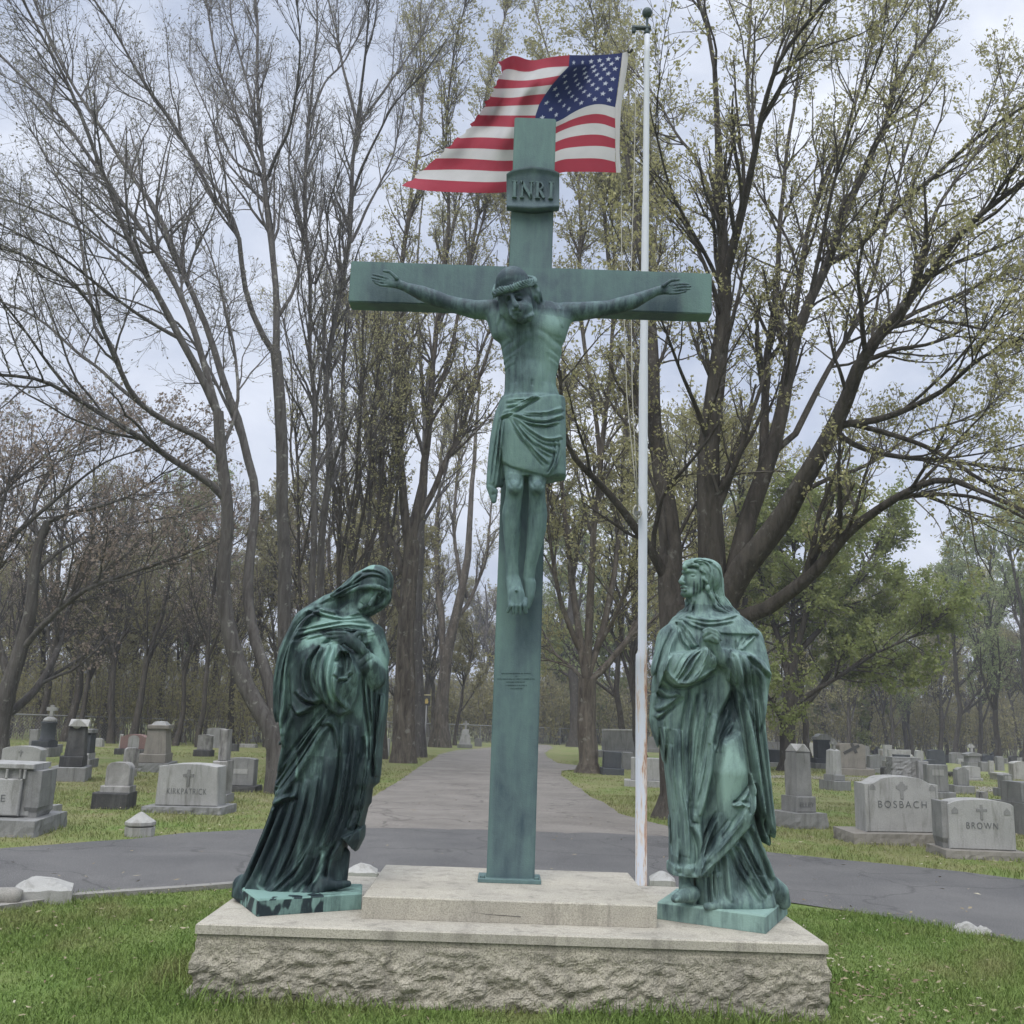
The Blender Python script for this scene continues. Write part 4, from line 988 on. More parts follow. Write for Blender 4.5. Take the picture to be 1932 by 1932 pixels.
nx_ = len(xs); F = [(j*nx_+i, j*nx_+i+1, (j+1)*nx_+i+1, (j+1)*nx_+i) for j in range(len(ys)-1) for i in range(nx_-1)]
V += [(-1500, -30, -.3), (1500, -30, -.3), (1500, 2500, -12), (-1500, 2500, -12)]; n = len(V)
F.append((n-4, n-3, n-2, n-1))
gr = link('ground', mesh_np('ground', V, F, True), M_grass); setp(gr, kind='structure')
def mat_asphalt(name, c0, c1, crack=.5):
    m = mat(name, c0, .9, 0, .25); q = NT(m); co = q.wco((1, 1, 1))
    n1 = q.noise(co, .9, 6, .6, .5); n2 = q.noise(co, 130, 2, .8); n3 = q.noise(q.wco((1, .35, 1)), 4, 6, .7)
    vor = q.n('ShaderNodeTexVoronoi', {'Vector': q.n('ShaderNodeVectorMath', {0: co, 1: q.n('ShaderNodeTexNoise', {'Vector': co, 'Scale': 1.5, 'Detail': 5}).outputs[1]}, operation='ADD').outputs[0], 'Scale': .55}, feature='DISTANCE_TO_EDGE').outputs[0]
    c = q.mix(q.ramp(n1, [(.35, 0.0), (.65, 1.0)]), c0, c1)
    c = q.mix(q.ramp(n3, [(.55, 0.0), (.75, .45)]), c, tuple(v*.6 for v in c0))
    c = q.mix(q.ramp(n2, [(.56, 0.0), (.68, .75)]), c, tuple(min(v*2.6, .5) for v in c1))
    c = q.mix(q.ramp(n2, [(.32, .6), (.44, 0.0)]), c, tuple(v*.35 for v in c0))
    c = q.mix(q.ramp(vor, [(.004, crack), (.016, 0.0)]), c, tuple(v*.4 for v in c0))
    q.color(c); q.bump(n2, .5, .006); return m
M_road = mat_asphalt('ring_asphalt', (.082, .080, .078), (.118, .114, .108), .4)
M_ave = mat_asphalt('avenue_asphalt', (.135, .122, .106), (.195, .178, .156), .55)
M_path = mat_asphalt('path_gravel', (.16, .145, .12), (.21, .19, .16), 0)
def ground_poly(name, outline, zo, M, jit=.0, kind='structure', sub=.35):
    import bmesh
    pts = G(np.array([p[0] for p in outline]), np.array([p[1] for p in outline]))
    pts = _resamp2(pts[:, :2], sub)
    if jit:
        r = np.random.default_rng(5); k = len(pts)
        pts = pts + np.array([[mno.noise(Vector((p[0]*1.7, p[1]*1.7, 3))), mno.noise(Vector((p[0]*1.7, p[1]*1.7, 9)))] for p in pts])*jit + r.normal(0, jit*.2, (k, 2))
    bm = bmesh.new(); vs = [bm.verts.new((p[0], p[1], 0)) for p in pts]; f = bm.faces.new(vs)
    bmesh.ops.triangulate(bm, faces=[f])
    ylo = pts[:, 1].min(); yhi = pts[:, 1].max()
    for y in [12]+list(ys[ys > 13]):
        if ylo < y < yhi: bmesh.ops.bisect_plane(bm, geom=bm.verts[:]+bm.edges[:]+bm.faces[:], plane_co=(0, y, 0), plane_no=(0, 1, 0))
    for x in xs:
        if -45 < x < 45: bmesh.ops.bisect_plane(bm, geom=bm.verts[:]+bm.edges[:]+bm.faces[:], plane_co=(x, 0, 0), plane_no=(1, 0, 0))
    for q in bm.verts:
        z = float(gz(q.co.y))
        if q.co.y > 13: z += .05*mno.noise(Vector((q.co.x*.15, q.co.y*.12, 0)))*min((q.co.y-13)/8, 1) + .012
        q.co.z = z + zo
    bmesh.ops.recalc_face_normals(bm, faces=bm.faces[:])
    if sum(f.normal.z for f in bm.faces) < 0: bmesh.ops.reverse_faces(bm, faces=bm.faces[:])
    me = bpy.data.meshes.new(name); bm.to_mesh(me); bm.free()
    o = link(name, me, M); setp(o, kind=kind); return o, pts
def _resamp2(p, step):
    o = []
    for a, b in zip(p, np.roll(p, -1, 0)):
        n = max(1, int(np.linalg.norm(b-a)/step))
        for i in range(n): o.append(a + (b-a)*i/n)
    return np.array(o)
inner = [(-400, 1760), (-120, 1735), (-20, 1716), (128, 1693), (300, 1680), (437, 1670), (560, 1660), (700, 1652), (850, 1650), (966, 1652), (1100, 1660), (1240, 1674), (1380, 1690), (1486, 1704), (1595, 1720), (1691, 1736), (1787, 1751), (1923, 1777), (2050, 1805), (2400, 1900)]
outer = [(2400, 1712), (2050, 1678), (1932, 1661), (1814, 1645.4), (1677, 1631.8), (1540, 1618), (1458, 1610), (1350, 1590), (1257, 1579), (1141, 1572.6), (1013, 1569), (916, 1566), (700, 1563), (640, 1561), (560, 1563), (484, 1566), (355, 1573), (246, 1584), (109, 1594), (0, 1602), (-120, 1610), (-400, 1622)]
road, _ = ground_poly('ring_road', inner + outer, .007, M_road, .05)
aveo = [(640, 1570), (668, 1540), (702, 1505), (741, 1482), (782, 1454), (829, 1424), (866, 1415), (923, 1411), (960, 1405), (1000, 1401), (1022, 1401), (1034, 1405), (1045, 1411), (1028, 1420), (1032, 1430), (1052, 1440), (1090, 1444), (1115, 1447), (1115, 1452), (1060, 1455), (1058, 1464), (1078, 1479), (1110, 1502), (1145, 1518), (1167, 1536), (1198, 1546), (1240, 1556), (1300, 1571), (1340, 1592), (1000, 1580)]
aven, _ = ground_poly('avenue', aveo, .003, M_ave, .06)
pth, _ = ground_poly('gravel_path', [(1450, 1462), (1535, 1463), (1611, 1466), (1750, 1480), (1960, 1488), (1960, 1497), (1750, 1489), (1611, 1473), (1535, 1469), (1450, 1468)], .006, M_path, .1)
kb = MB()
pk = G(np.array([p[0] for p in inner[1:9]]), np.array([p[1]+2 for p in inner[1:9]])); pk = _resamp(pk, 60)
for a, b in zip(pk[:-1], pk[1:]):
    d = b-a; d /= np.linalg.norm(d); nn = np.array([-d[1], d[0], 0])
    h_ = .035 + .01*mno.noise(Vector(a)); kb.add([a+nn*.0, b+nn*.0, b-nn*.09, a-nn*.09, a+nn*.0+(0, 0, h_), b+nn*.0+(0, 0, h_), b-nn*.09+(0, 0, h_), a-nn*.09+(0, 0, h_)], [(4, 5, 6, 7), (0, 1, 5, 4), (2, 3, 7, 6), (0, 4, 7, 3), (1, 2, 6, 5)])
M_conc = granite('old_concrete', (.30, .285, .25), (.22, .21, .19), .5, .6, (.1, .1, .08), .4)
ko = link('road_kerb', kb.mesh('road_kerb'), M_conc); setp(ko, kind='structure')

# grass blades
Gd = rng
def inpoly(x, y, poly):
    ins = np.zeros(len(x), bool)
    for i in range(len(poly)):
        a, b = poly[i-1], poly[i]
        c = ((a[1] > y) != (b[1] > y)) & (x < (b[0]-a[0])*(y-a[1])/((b[1]-a[1]) or 1e-9)+a[0]); ins ^= c
    return ins
pin = G(np.array([p[0] for p in inner]), np.array([p[1] for p in inner]))[:, :2]
isl = np.vstack([pin, [[8, 2.0], [-8, 2.0]]])
def blades(n, x0, x1, y0, y1, hmin, hmax, wd, keep, seed, bias=1.0):
    r = np.random.default_rng(seed)
    y = y0 + (y1-y0)*r.random(n)**bias; x = x0 + (x1-x0)*r.random(n)
    vis = np.abs(x) < .58*y + .4; x, y = x[vis], y[vis]
    k = keep(x, y); x, y = x[k], y[k]; n = len(x)
    dens = np.array([mno.noise(Vector((a*1.8, b*1.8, 0))) for a, b in zip(x[:0], y[:0])])
    h = r.uniform(hmin, hmax, n)*(1 + .5*np.sin(x*3.1+1.3*np.sin(y*2.3))*np.sin(y*2.7))
    a = r.uniform(0, 2*math.pi, n); le = r.normal(0, .45, (n, 2))*h[:, None]
    z = gz(y) - .004; dx = np.cos(a)*wd; dy = np.sin(a)*wd
    b0 = np.c_[x-dx, y-dy, z]; b1 = np.c_[x+dx, y+dy, z]
    m0 = np.c_[x-dx*.7+le[:, 0]*.35, y-dy*.7+le[:, 1]*.35, z+h*.55]; m1 = np.c_[x+dx*.7+le[:, 0]*.35, y+dy*.7+le[:, 1]*.35, z+h*.55]
    t0 = np.c_[x+le[:, 0]-dx*.15, y+le[:, 1]-dy*.15, z+h]; t1 = np.c_[x+le[:, 0]+dx*.15, y+le[:, 1]+dy*.15, z+h]
    V = np.stack([b0, b1, m0, m1, t0, t1], 1).reshape(-1, 3); i = np.arange(n)[:, None]*6
    F = np.concatenate([i+[0, 1, 3, 2], i+[2, 3, 5, 4]]); return V, F
plx = lambda x, y: ~((x > -1.47) & (x < 1.56) & (y > 5.06) & (y < 6.6))
Vs = []; Fs = []; off = 0
yard = lambda x, y: inpoly(x, y, isl) & plx(x, y)
ro_ = G(np.array([p[0] for p in outer+inner]), np.array([p[1] for p in outer+inner]))[:, :2]
av_ = G(np.array([p[0] for p in aveo]), np.array([p[1] for p in aveo]))[:, :2]
lawn = lambda x, y: ~(inpoly(x, y, ro_) | inpoly(x, y, av_) | inpoly(x, y, isl)) & plx(x, y)
near = lambda x, y: (((y > 4.82) & (y < 5.08)) | ((y < 6.6) & (y > 5) & ((x > 1.5) & (x < 1.75) | (x < -1.4) & (x > -1.65)))) & plx(x, y)
for args in [(230000, -5, 5, 3.7, 7.9, .020, .046, .0028, yard, 1, 1.1), (9000, -2, 2, 4.8, 6.7, .05, .10, .0035, near, 2), (150000, -13, 13, 8.2, 20, .02, .05, .005, lawn, 3, 1.3), (130000, -26, 26, 19, 42, .02, .045, .009, lawn, 4, 1.2)]:
    V, F = blades(*args); Vs.append(V); Fs.append(F+off); off += len(V)
M_blade = mat_grass('grass_blades')
go = link('grass', mesh_np('grass', np.vstack(Vs), np.vstack(Fs)), M_blade); setp(go, 'short spring lawn grass, green near the plinth and drier beyond the road', 'grass', kind='stuff')

# bits of leaf, twig and petal lying about
r = np.random.default_rng(31); n = 5200
x = np.r_[r.uniform(-6, 6, 1500), r.uniform(-14, 14, 2900), r.normal(1.9, .3, 300), r.uniform(-14, 14, 500)]; y = np.r_[r.uniform(4.2, 8.3, 1500), r.uniform(8, 22, 2900), r.normal(5.45, .45, 300), r.uniform(8, 22, 500)]
k_ = plx(x, y) & (r.random(n) < np.where(inpoly(x, y, ro_) | inpoly(x, y, av_), .25, 1)); x = x[k_]; y = y[k_]; n = len(x)
s_ = r.uniform(.006, .016, n)*np.where(y > 8, 1.6, 1); a = r.uniform(0, 6.28, n); z = gz(y)+.022+r.uniform(0, .02, n); V = []
for da, f_ in ((0, 1.4), (1.57, .5), (3.14, 1.4), (4.71, .5)): V.append(np.c_[x+np.cos(a+da)*s_*f_, y+np.sin(a+da)*s_*f_, z+r.uniform(-.006, .006, n)])
V = np.stack(V, 1).reshape(-1, 3); M_lit = mat('dry_litter', (.30, .26, .17), .9); q = NT(M_lit); q.color(q.ramp(q.noise(q.wco((1, 1, 1)), 3, 2, .5), [(.4, (.16, .12, .075)), (.55, (.28, .24, .15)), (.72, (.40, .37, .28))]))
lo_ = link('leaf_litter', mesh_np('leaf_litter', V, np.arange(n*4).reshape(-1, 4)), M_lit); setp(lo_, 'small dry leaves and petals scattered over grass and asphalt', 'leaf litter', kind='stuff')
# ------------------------------------------------------------------ trees
def bark(name, c0, c1, lich=.25, sc_=1.0):
    m = mat(name, c0, .95, 0, .1); q = NT(m)
    n1 = q.noise(q.wco((9*sc_, 9*sc_, 1.6*sc_)), 1.2, 6, .7, .6); n2 = q.noise(q.wco((1, 1, 1)), 7*sc_, 5, .6, .3)
    c = q.mix(q.ramp(n1, [(.35, 0.0), (.62, 1.0)]), c0, c1)
    c = q.mix(q.ramp(n2, [(.60, 0.0), (.68, lich)]), c, (.30, .30, .26))
    q.color(c); q.bump(n1, 1.0, .05); return m
K_grey = bark('grey_bark', (.062, .056, .050), (.125, .116, .106), .6)
K_dark = bark('dark_bark', (.045, .040, .033), (.095, .084, .070), .3)
K_rough = bark('shaggy_bark', (.05, .042, .034), (.15, .13, .105), .5, .7)
K_twig = mat('twig_bark', (.15, .138, .128), .9, 0, .1)
K_twigd = mat('twig_bark_dark', (.115, .102, .088), .9, 0, .1)
def leafmat(name, a, b, tr=.35):
    m = mat(name, a, .7, 0, .2); q = NT(m)
    n = q.noise(q.wco((1, 1, 1)), .9, 3, .6); n2 = q.noise(q.wco((1, 1, 1)), 14, 2, .6)
    c = q.mix(q.ramp(q.math('ADD', q.math('MULTIPLY', n, .5), q.math('MULTIPLY', n2, .5)), [(.38, 0.0), (.62, 1.0)]), a, b); q.color(c)
    t = q.n('ShaderNodeBsdfTranslucent', {'Color': c}); mx_ = q.n('ShaderNodeMixShader', {0: tr}); o = q.t.nodes['Material Output']
    q.t.links.new(q.b.outputs[0], mx_.inputs[1]); q.t.links.new(t.outputs[0], mx_.inputs[2]); q.t.links.new(mx_.outputs[0], o.inputs[0]); return m
F_bud = leafmat('grey_buds', (.20, .195, .16), (.30, .29, .23))
F_pale = leafmat('young_leaves', (.28, .27, .12), (.42, .39, .20), .42)
F_green = leafmat('spring_leaves', (.16, .205, .060), (.30, .32, .115), .45)
F_red = leafmat('reddish_buds', (.26, .20, .165), (.36, .30, .245))
F_olive = leafmat('olive_brush', (.20, .185, .085), (.31, .285, .145), .45)
F_light = leafmat('pale_green_leaves', (.22, .27, .12), (.35, .39, .20), .42)
def grow(PT, R, n, t0, ang, ln, rr, K, r, up=.1, wig=.12, tpow=1.0, rmin=.002, lentaper=.5):
    "children of a set of polylines; ang=(lo,hi) degrees, ln=(lo,hi) m, rr ratio to parent radius"
    N, Kp, _ = PT.shape
    if np.isscalar(n): idx = np.repeat(np.arange(N), n)
    else: idx = np.repeat(np.arange(N), n)
    M = len(idx); t = t0 + (1-t0)*r.random(M)**tpow
    f = t*(Kp-1.001); i = f.astype(int); f = (f-i)[:, None]
    p = PT[idx, i]*(1-f) + PT[idx, i+1]*f; T = PT[idx, i+1]-PT[idx, i]; T /= np.linalg.norm(T, axis=1, keepdims=True)+1e-9
    pr = R[idx, i]*(1-f[:, 0]) + R[idx, i+1]*f[:, 0]
    q = r.normal(size=(M, 3)); q -= (q*T).sum(1, keepdims=True)*T; q /= np.linalg.norm(q, axis=1, keepdims=True)
    a = np.radians(r.uniform(ang[0], ang[1], M))[:, None]
    d = T*np.cos(a) + q*np.sin(a); L_ = r.uniform(ln[0], ln[1], M)*(1-lentaper*t)
    st = L_/(K-1); C = np.empty((M, K, 3)); C[:, 0] = p
    for k in range(1, K):
        d = d + r.normal(0, wig, (M, 3)) + np.array([0, 0, up]); d /= np.linalg.norm(d, axis=1, keepdims=True)
        C[:, k] = C[:, k-1] + d*st[:, None]
    r0 = np.minimum(pr*rr, L_*.022+.004); CR = r0[:, None]*np.linspace(1, .35, K)[None]; CR = np.maximum(CR, rmin)
    return C, CR
def leaves(PT, per, size, r, t0=.3, spread=.05, droop=0, elong=1.6):
    N, K, _ = PT.shape; idx = np.repeat(np.arange(N), per); M = len(idx)
    t = t0+(1-t0)*r.random(M); f = t*(K-1.001); i = f.astype(int); f = (f-i)[:, None]
    c = PT[idx, i]*(1-f)+PT[idx, i+1]*f + r.normal(0, spread, (M, 3)); 
    a = r.normal(size=(M, 3)); a[:, 2] -= droop; a /= np.linalg.norm(a, axis=1, keepdims=True); b = np.cross(a, r.normal(size=(M, 3))); b /= np.linalg.norm(b, axis=1, keepdims=True)
    s = (size*r.uniform(.6, 1.3, M))[:, None]; a = a*s*elong; b = b*s*.5
    V = np.stack([c, c+a*.45+b, c+a, c+a*.45-b], 1).reshape(-1, 3); F = np.arange(M*4).reshape(-1, 4); return V, F
def merge(parts):
    V = []; F = []; o = 0
    for v, f in parts: V.append(v); F.append(f+o); o += len(v)
    return np.vstack(V), np.vstack(F)
def limbs_px(spec, Y, K=16, r=None, vbase=None):
    PT = []; R = []; qs = []
    for item in spec:
        pts, w0, w1 = item[:3]; dy = item[3] if len(item) > 3 else 0; d0 = item[4] if len(item) > 4 else 0
        q = _smooth2(np.array(pts, float)); q = _resamp(q, K); t = np.linspace(0, 1, K)
        Yk = Y + d0 + dy*t**1.2
        if qs:          # a limb leaves its parent at the parent's own depth
            dd_ = [(np.hypot(*(o_[0]-q[0]).T).min(), int(np.hypot(*(o_[0]-q[0]).T).argmin()), o_) for o_ in qs]; dm, im, o_ = min(dd_, key=lambda z_: z_[0])
            if dm < 60: Yk = o_[1][im] + dy*t**1.2
            if dm > 1: q[0] = q[0]*.35 + o_[0][im]*.65 if dm < 30 else q[0]
        qs.append((q.copy(), Yk))
        p = P(q[:, 0], q[:, 1], Yk); p += np.array([[mno.noise(Vector((a[0]*.8, a[1]*.3, a[2]*.8+i*7)))*.5 for i in range(3)] for a in p])*min(1, .012*Y)*.35*np.minimum(1, 4*t)[:, None]
        w_ = (w1 + (w0-w1)*(1-t)**1.35)*pxm(1.0)*Yk*.5
        PT.append(p); R.append(w_)
    return np.array(PT), np.array(R)
def tri_twig(PT, R): return tubes(PT, R, 3)
def put_tree(name, label, loc, lev0, lev1, lev2, lv, mats, group=None, cat='tree', n0=12, rough=0):
    t = empty(name, loc, label, cat, group)
    V, F = tubes(lev0[0], lev0[1], n0)
    if rough:
        a = np.array([mno.noise(Vector((p[0]*3.2, p[1]*3.2, p[2]*.5))) + .5*mno.noise(Vector((p[0]*9, p[1]*9, p[2]*1.2))) for p in V])
        c = np.repeat(lev0[0].reshape(-1, 3), n0, 0); dr = V-c; V = c + dr*(1 + rough*a)[:, None]
    if lev1: V, F = merge([(V, F)] + [tubes(a, b, 5) for a, b in lev1])
    link('trunk', mesh_np('trunk', V, F, True), mats[0], t)
    V, F = merge([tri_twig(a, b) for a, b in lev2]); n1 = len(V); mi = np.zeros(len(F))
    if lv is not None: V = np.vstack([V, lv[0]]); mi = np.r_[mi, np.ones(len(lv[1]))]; F = np.vstack([F, lv[1]+n1])
    link('crown', mesh_np('crown', V, F, False, mi), [mats[1], mats[2]], t)
    return t
def flare(PT, R, Y, i=0, k=1.5):
    n = R.shape[1]; R[i, 0] *= k; R[i, 1] *= 1+(k-1)*.35; return R
def dress(PT, R, seed, n1=9, l1=(1.6, 3.6), n2=7, l2=(.6, 1.5), n3=5, l3=(.18, .5), leaf=None, per=2, t1=.25, ang=(18, 42), up=.10, skip=(), lspread=.03, droop=0, cap=None):
    r = np.random.default_rng(seed); keep = [i for i in range(len(PT)) if i not in skip]
    L_ = np.linalg.norm(np.diff(PT[keep], axis=1), axis=2).sum(1); cnt = np.maximum((L_*n1/6).astype(int), 2)
    A1, R1 = grow(PT[keep], R[keep], cnt, t1, ang, l1, .6, 9, r, up, .10, rmin=.006)
    tip, tr_ = grow(PT[keep], R[keep], 3, .93, (3, 22), (l1[0]*1.3, l1[1]*1.3), .8, 9, r, up, .07, rmin=.006)
    A1 = np.vstack([A1, tip]); R1 = np.vstack([R1, tr_])
    A2, R2 = grow(A1, R1, n2, .15, (22, 50), l2, .6, 6, r, up*.8, .14, rmin=.0035)
    A3, R3 = grow(A2, R2, n3, .15, (25, 60), l3, .6, 4, r, up, .2, rmin=.0028)
    lv = leaves(A3, per, leaf, r, .35, lspread, droop) if leaf else None
    return [(A1, R1)], [(A2, R2), (A3, R3)], lv
def authored(name, label, base, spec, mats, seed, rough=0, group=None, K=18, fl=1.6, skip=(0,), ext=None, nodress=(), **kw):
    g = G(*base); Y = float(g[1]) if ext is None else ext
    PT, R = limbs_px(spec, Y, K); 
    PT[0, 0] = g + np.array([0, 0, -.1]) if True else PT[0, 0]
    R = flare(PT, R, Y, 0, fl)
    l1, l2, lv = dress(PT, R, seed, skip=tuple(skip)+tuple(nodress), **kw)
    return put_tree(name, label, g, (PT, R), l1, l2, lv, mats, group, rough=rough)

# --- the bare double-stemmed tree behind the veiled woman
A_spec = [([(524, 1497), (524, 1440), (519, 1385), (490, 1342), (462, 1294), (441, 1223), (424, 1145), (422, 1067), (432, 989), (426, 930), (416, 852), (410, 778)], 40, 21),
 ([(522, 1400), (520, 1340), (504, 1274), (480, 1204), (469, 1145), (471, 1067), (484, 950), (480, 903), (465, 856), (449, 794), (434, 755)], 26, 15, 1.0),
 ([(410, 778), (375, 700), (340, 640), (300, 560), (250, 470), (211, 367), (156, 219), (90, 90), (35, -20)], 17, 5, -2),
 ([(410, 778), (386, 690), (360, 600), (328, 530), (297, 478), (265, 430), (200, 340), (120, 230), (30, 130), (-30, 80)], 15, 5, 2),
 ([(434, 755), (414, 695), (395, 625), (363, 555), (328, 480), (300, 400), (242, 324), (170, 210), (110, 120), (60, -10)], 14, 5, 3),
 ([(412, 845), (371, 821), (312, 798), (254, 755), (230, 700), (200, 640), (165, 560), (100, 510), (0, 462)], 14, 5, -3),
 ([(426, 935), (380, 900), (332, 872), (242, 813), (148, 755), (78, 715), (0, 707), (-70, 705)], 15, 6, -4),
 ([(300, 560), (240, 500), (170, 440), (80, 400), (-10, 370)], 8, 4, 2), ([(340, 640), (270, 600), (200, 550), (110, 480), (-10, 420)], 8, 4, -3),
 ([(254, 755), (190, 700), (120, 640), (60, 590), (-20, 560)], 8, 4, 3), ([(148, 755), (90, 690), (30, 600), (-20, 540)], 7, 4, -2), ([(180, 640), (176, 590), (160, 520), (155, 440), (110, 330), (60, 250)], 7, 3, 2),
 ([(416, 852), (440, 800), (452, 740), (440, 640), (420, 560), (395, 470), (370, 420)], 8, 3, 2), ([(465, 856), (440, 790), (400, 700), (350, 620), (310, 590), (230, 560), (150, 555)], 8, 3, 3)]
authored('bare_tree', 'bare double-stemmed tree leaning left, its foot hidden behind the veiled woman', (524, 1497), A_spec, (K_grey, K_twig, F_bud), 21, .10, leaf=.035, per=1, n1=13, n2=7, n3=6, up=.06, skip=(0, 1), fl=1.35)
B_spec = [([(536, 1475), (536, 1300), (536, 1150), (535, 989), (533, 833), (527, 742), (521, 664)], 30, 22),
 ([(521, 664), (523, 547), (508, 430), (500, 352), (488, 234), (484, 156), (486, 60), (480, -30)], 15, 5, 2),
 ([(516, 680), (500, 640), (469, 578), (453, 488), (449, 430), (406, 383), (375, 320), (320, 219), (270, 156), (242, 98), (176, 0), (150, -40)], 13, 4, -2),
 ([(523, 640), (520, 508), (508, 371), (457, 242), (430, 184), (400, 80), (390, 0)], 10, 4, 3), ([(449, 430), (400, 340), (350, 270), (290, 200), (240, 180)], 7, 3, 3),
 ([(500, 352), (520, 290), (545, 250), (560, 180), (570, 80), (560, 0)], 8, 3, -3), ([(488, 234), (460, 140), (440, 60), (430, -20)], 6, 3, 3), ([(490, 330), (441, 312), (390, 203), (355, 129)], 6, 2, 3), ([(524, 600), (560, 540), (575, 470), (560, 380)], 8, 3, 2)]
authored('bare_tree', 'upright grey tree with a straight trunk rising just left of the veiled woman head', (536, 1475), B_spec, (K_grey, K_twig, F_bud), 22, .08, leaf=.035, per=1, n1=12, n2=7, n3=6, up=.10, fl=1.3, ang=(14, 34))
B2_spec = [([(588, 1470), (590, 1250), (586, 1106), (598, 950), (590, 872), (598, 755), (586, 720), (582, 625), (590, 547), (578, 469), (574, 352), (582, 234)], 17, 6),
 ([(582, 234), (609, 156), (648, 125), (680, 60)], 6, 3, 2), ([(582, 234), (594, 117), (600, 20), (590, -40)], 6, 3), ([(578, 469), (560, 380), (540, 300), (560, 200)], 6, 3, 2), ([(590, 547), (620, 480), (615, 400), (640, 330)], 6, 3, -1), ([(598, 755), (615, 640), (612, 560)], 7, 3)]
authored('bare_tree', 'slender bare tree, second trunk right of the double-stemmed one', (588, 1470), B2_spec, (K_grey, K_twig, F_bud), 23, .08, leaf=.035, per=1, n1=12, n2=6, n3=5, up=.10, skip=(), t1=.45, ang=(14, 34), group=None)
B3_spec = [([(608, 1462), (606, 1250), (603, 1100), (605, 1028), (621, 919), (625, 833), (612, 755), (625, 625), (641, 566), (656, 469), (664, 371), (668, 273), (674, 234)], 19, 8),
 ([(674, 234), (645, 117), (625, 20), (615, -30)], 8, 3, 2), ([(674, 234), (688, 117), (699, 0)], 8, 3, -2), ([(674, 234), (703, 203), (755, 129), (800, 60)], 7, 3, 2), ([(664, 371), (690, 300), (720, 240), (740, 200), (790, 150)], 7, 3, -2), ([(656, 469), (700, 380), (740, 300), (755, 240)], 7, 3, 2), ([(641, 566), (610, 480), (600, 420)], 6, 3)]
authored('bare_tree', 'slender bare tree whose forked top reaches left of the flag', (608, 1462), B3_spec, (K_grey, K_twig, F_bud), 24, .08, leaf=.035, per=1, n1=12, n2=6, n3=5, up=.10, skip=(), t1=.4, ang=(14, 34))
# --- rough trunks along the avenue, left side
C_spec = [([(762, 1440), (762, 1390), (764, 1300), (766, 1180), (770, 1100), (776, 1020)], 44, 30), ([(776, 1020), (800, 900), (815, 760), (820, 640), (835, 520), (860, 400)], 20, 6, 2), ([(775, 1060), (760, 940), (752, 820), (750, 700), (745, 600), (760, 480), (780, 380)], 20, 6, -2), ([(770, 1100), (730, 1000), (705, 900), (690, 800), (684, 700), (675, 600)], 16, 5, 2),
 ([(780, 1000), (840, 880), (880, 780), (900, 680), (930, 600)], 14, 5, 2), ([(766, 1180), (735, 1100), (715, 1000), (723, 794), (710, 650)], 14, 6, -2), ([(815, 760), (850, 680), (870, 560), (900, 460), (930, 320), (940, 200)], 9, 3, 2), ([(835, 520), (850, 400), (840, 260), (850, 120), (880, 0)], 9, 3, -3), ([(760, 480), (780, 340), (800, 200), (790, 60), (800, -40)], 9, 3, 3), ([(880, 780), (930, 640), (960, 500), (975, 380), (1000, 260)], 8, 3, -2), ([(870, 560), (905, 400), (900, 260), (930, 120), (960, 0)], 8, 3, 3)]
authored('maple_tree', 'old tree with a thick rough trunk at the left avenue kerb, right of the woman', (762, 1440), C_spec, (K_rough, K_twigd, F_pale), 25, .18, leaf=.055, per=4, n1=15, n2=7, n3=5, up=.08, fl=1.25)
C2_spec = [([(788, 1428), (788, 1320), (789, 1194), (792, 1060), (800, 900), (802, 760), (790, 650), (785, 500), (800, 360)], 24, 3), ([(802, 760), (820, 650), (840, 540), (835, 430)], 9, 3, 2), ([(800, 860), (770, 760), (765, 640), (740, 540)], 9, 3, 2), ([(792, 1000), (840, 900), (860, 800)], 8, 3, 2)]
authored('maple_tree', 'smooth grey trunk standing beside the hand sign post', (788, 1428), C2_spec, (K_grey, K_twigd, F_pale), 26, .06, leaf=.055, per=4, n1=14, n2=6, n3=5, up=.08)
C3_spec = [([(830, 1410), (832, 1330), (838, 1260), (846, 1220), (856, 1170), (873, 1120), (885, 1020), (890, 900), (905, 760), (900, 640)], 28, 3), ([(838, 1260), (830, 1150), (822, 1050), (826, 920), (840, 800)], 15, 5, 2), ([(856, 1170), (880, 1150), (905, 1090), (925, 1000), (930, 900)], 9, 3, 3), ([(873, 1120), (850, 980), (870, 860), (865, 740)], 9, 3, 2)]
authored('maple_tree', 'rough forked tree farther along the left kerb of the avenue', (830, 1410), C3_spec, (K_rough, K_twigd, F_pale), 27, .15, leaf=.055, per=3, n1=14, n2=6, n3=5, up=.08)
for k, (u, vb, top, lean, wpx) in enumerate([(640, 1455, 640, 10, 15), (664, 1448, 560, 22, 15), (690, 1440, 600, 24, 12), (722, 1432, 660, 30, 14), (566, 1440, 820, -8, 10)]):
    sp = [([(u, vb), (u+2, 1250), (u-2, 1050), (u+lean*.6, 880), (u+lean, top)], wpx, 5), ([(u, 1000), (u-20, 860), (u-10, 720), (u-30, 600)], wpx*.5, 3, 2), ([(u+3, 1060), (u+30, 930), (u+36, 800), (u+50, 700)], wpx*.5, 3, -2)]
    lab = ['slim trunk just above the veiled woman shoulders, left one', 'slim leaning trunk directly above the veiled woman back', 'slim trunk directly above the veiled woman hood, left of it', 'slim dark trunk directly above the veiled woman hood, right of it', 'thin trunk between the two big bare trees'][k]
    authored('slim_tree', lab, (u, vb), sp, (K_dark, K_twigd, F_pale), 30+k, .06, leaf=.045, per=2, n1=8, n2=6, n3=4, skip=(), t1=.35, group=None, up=.08)
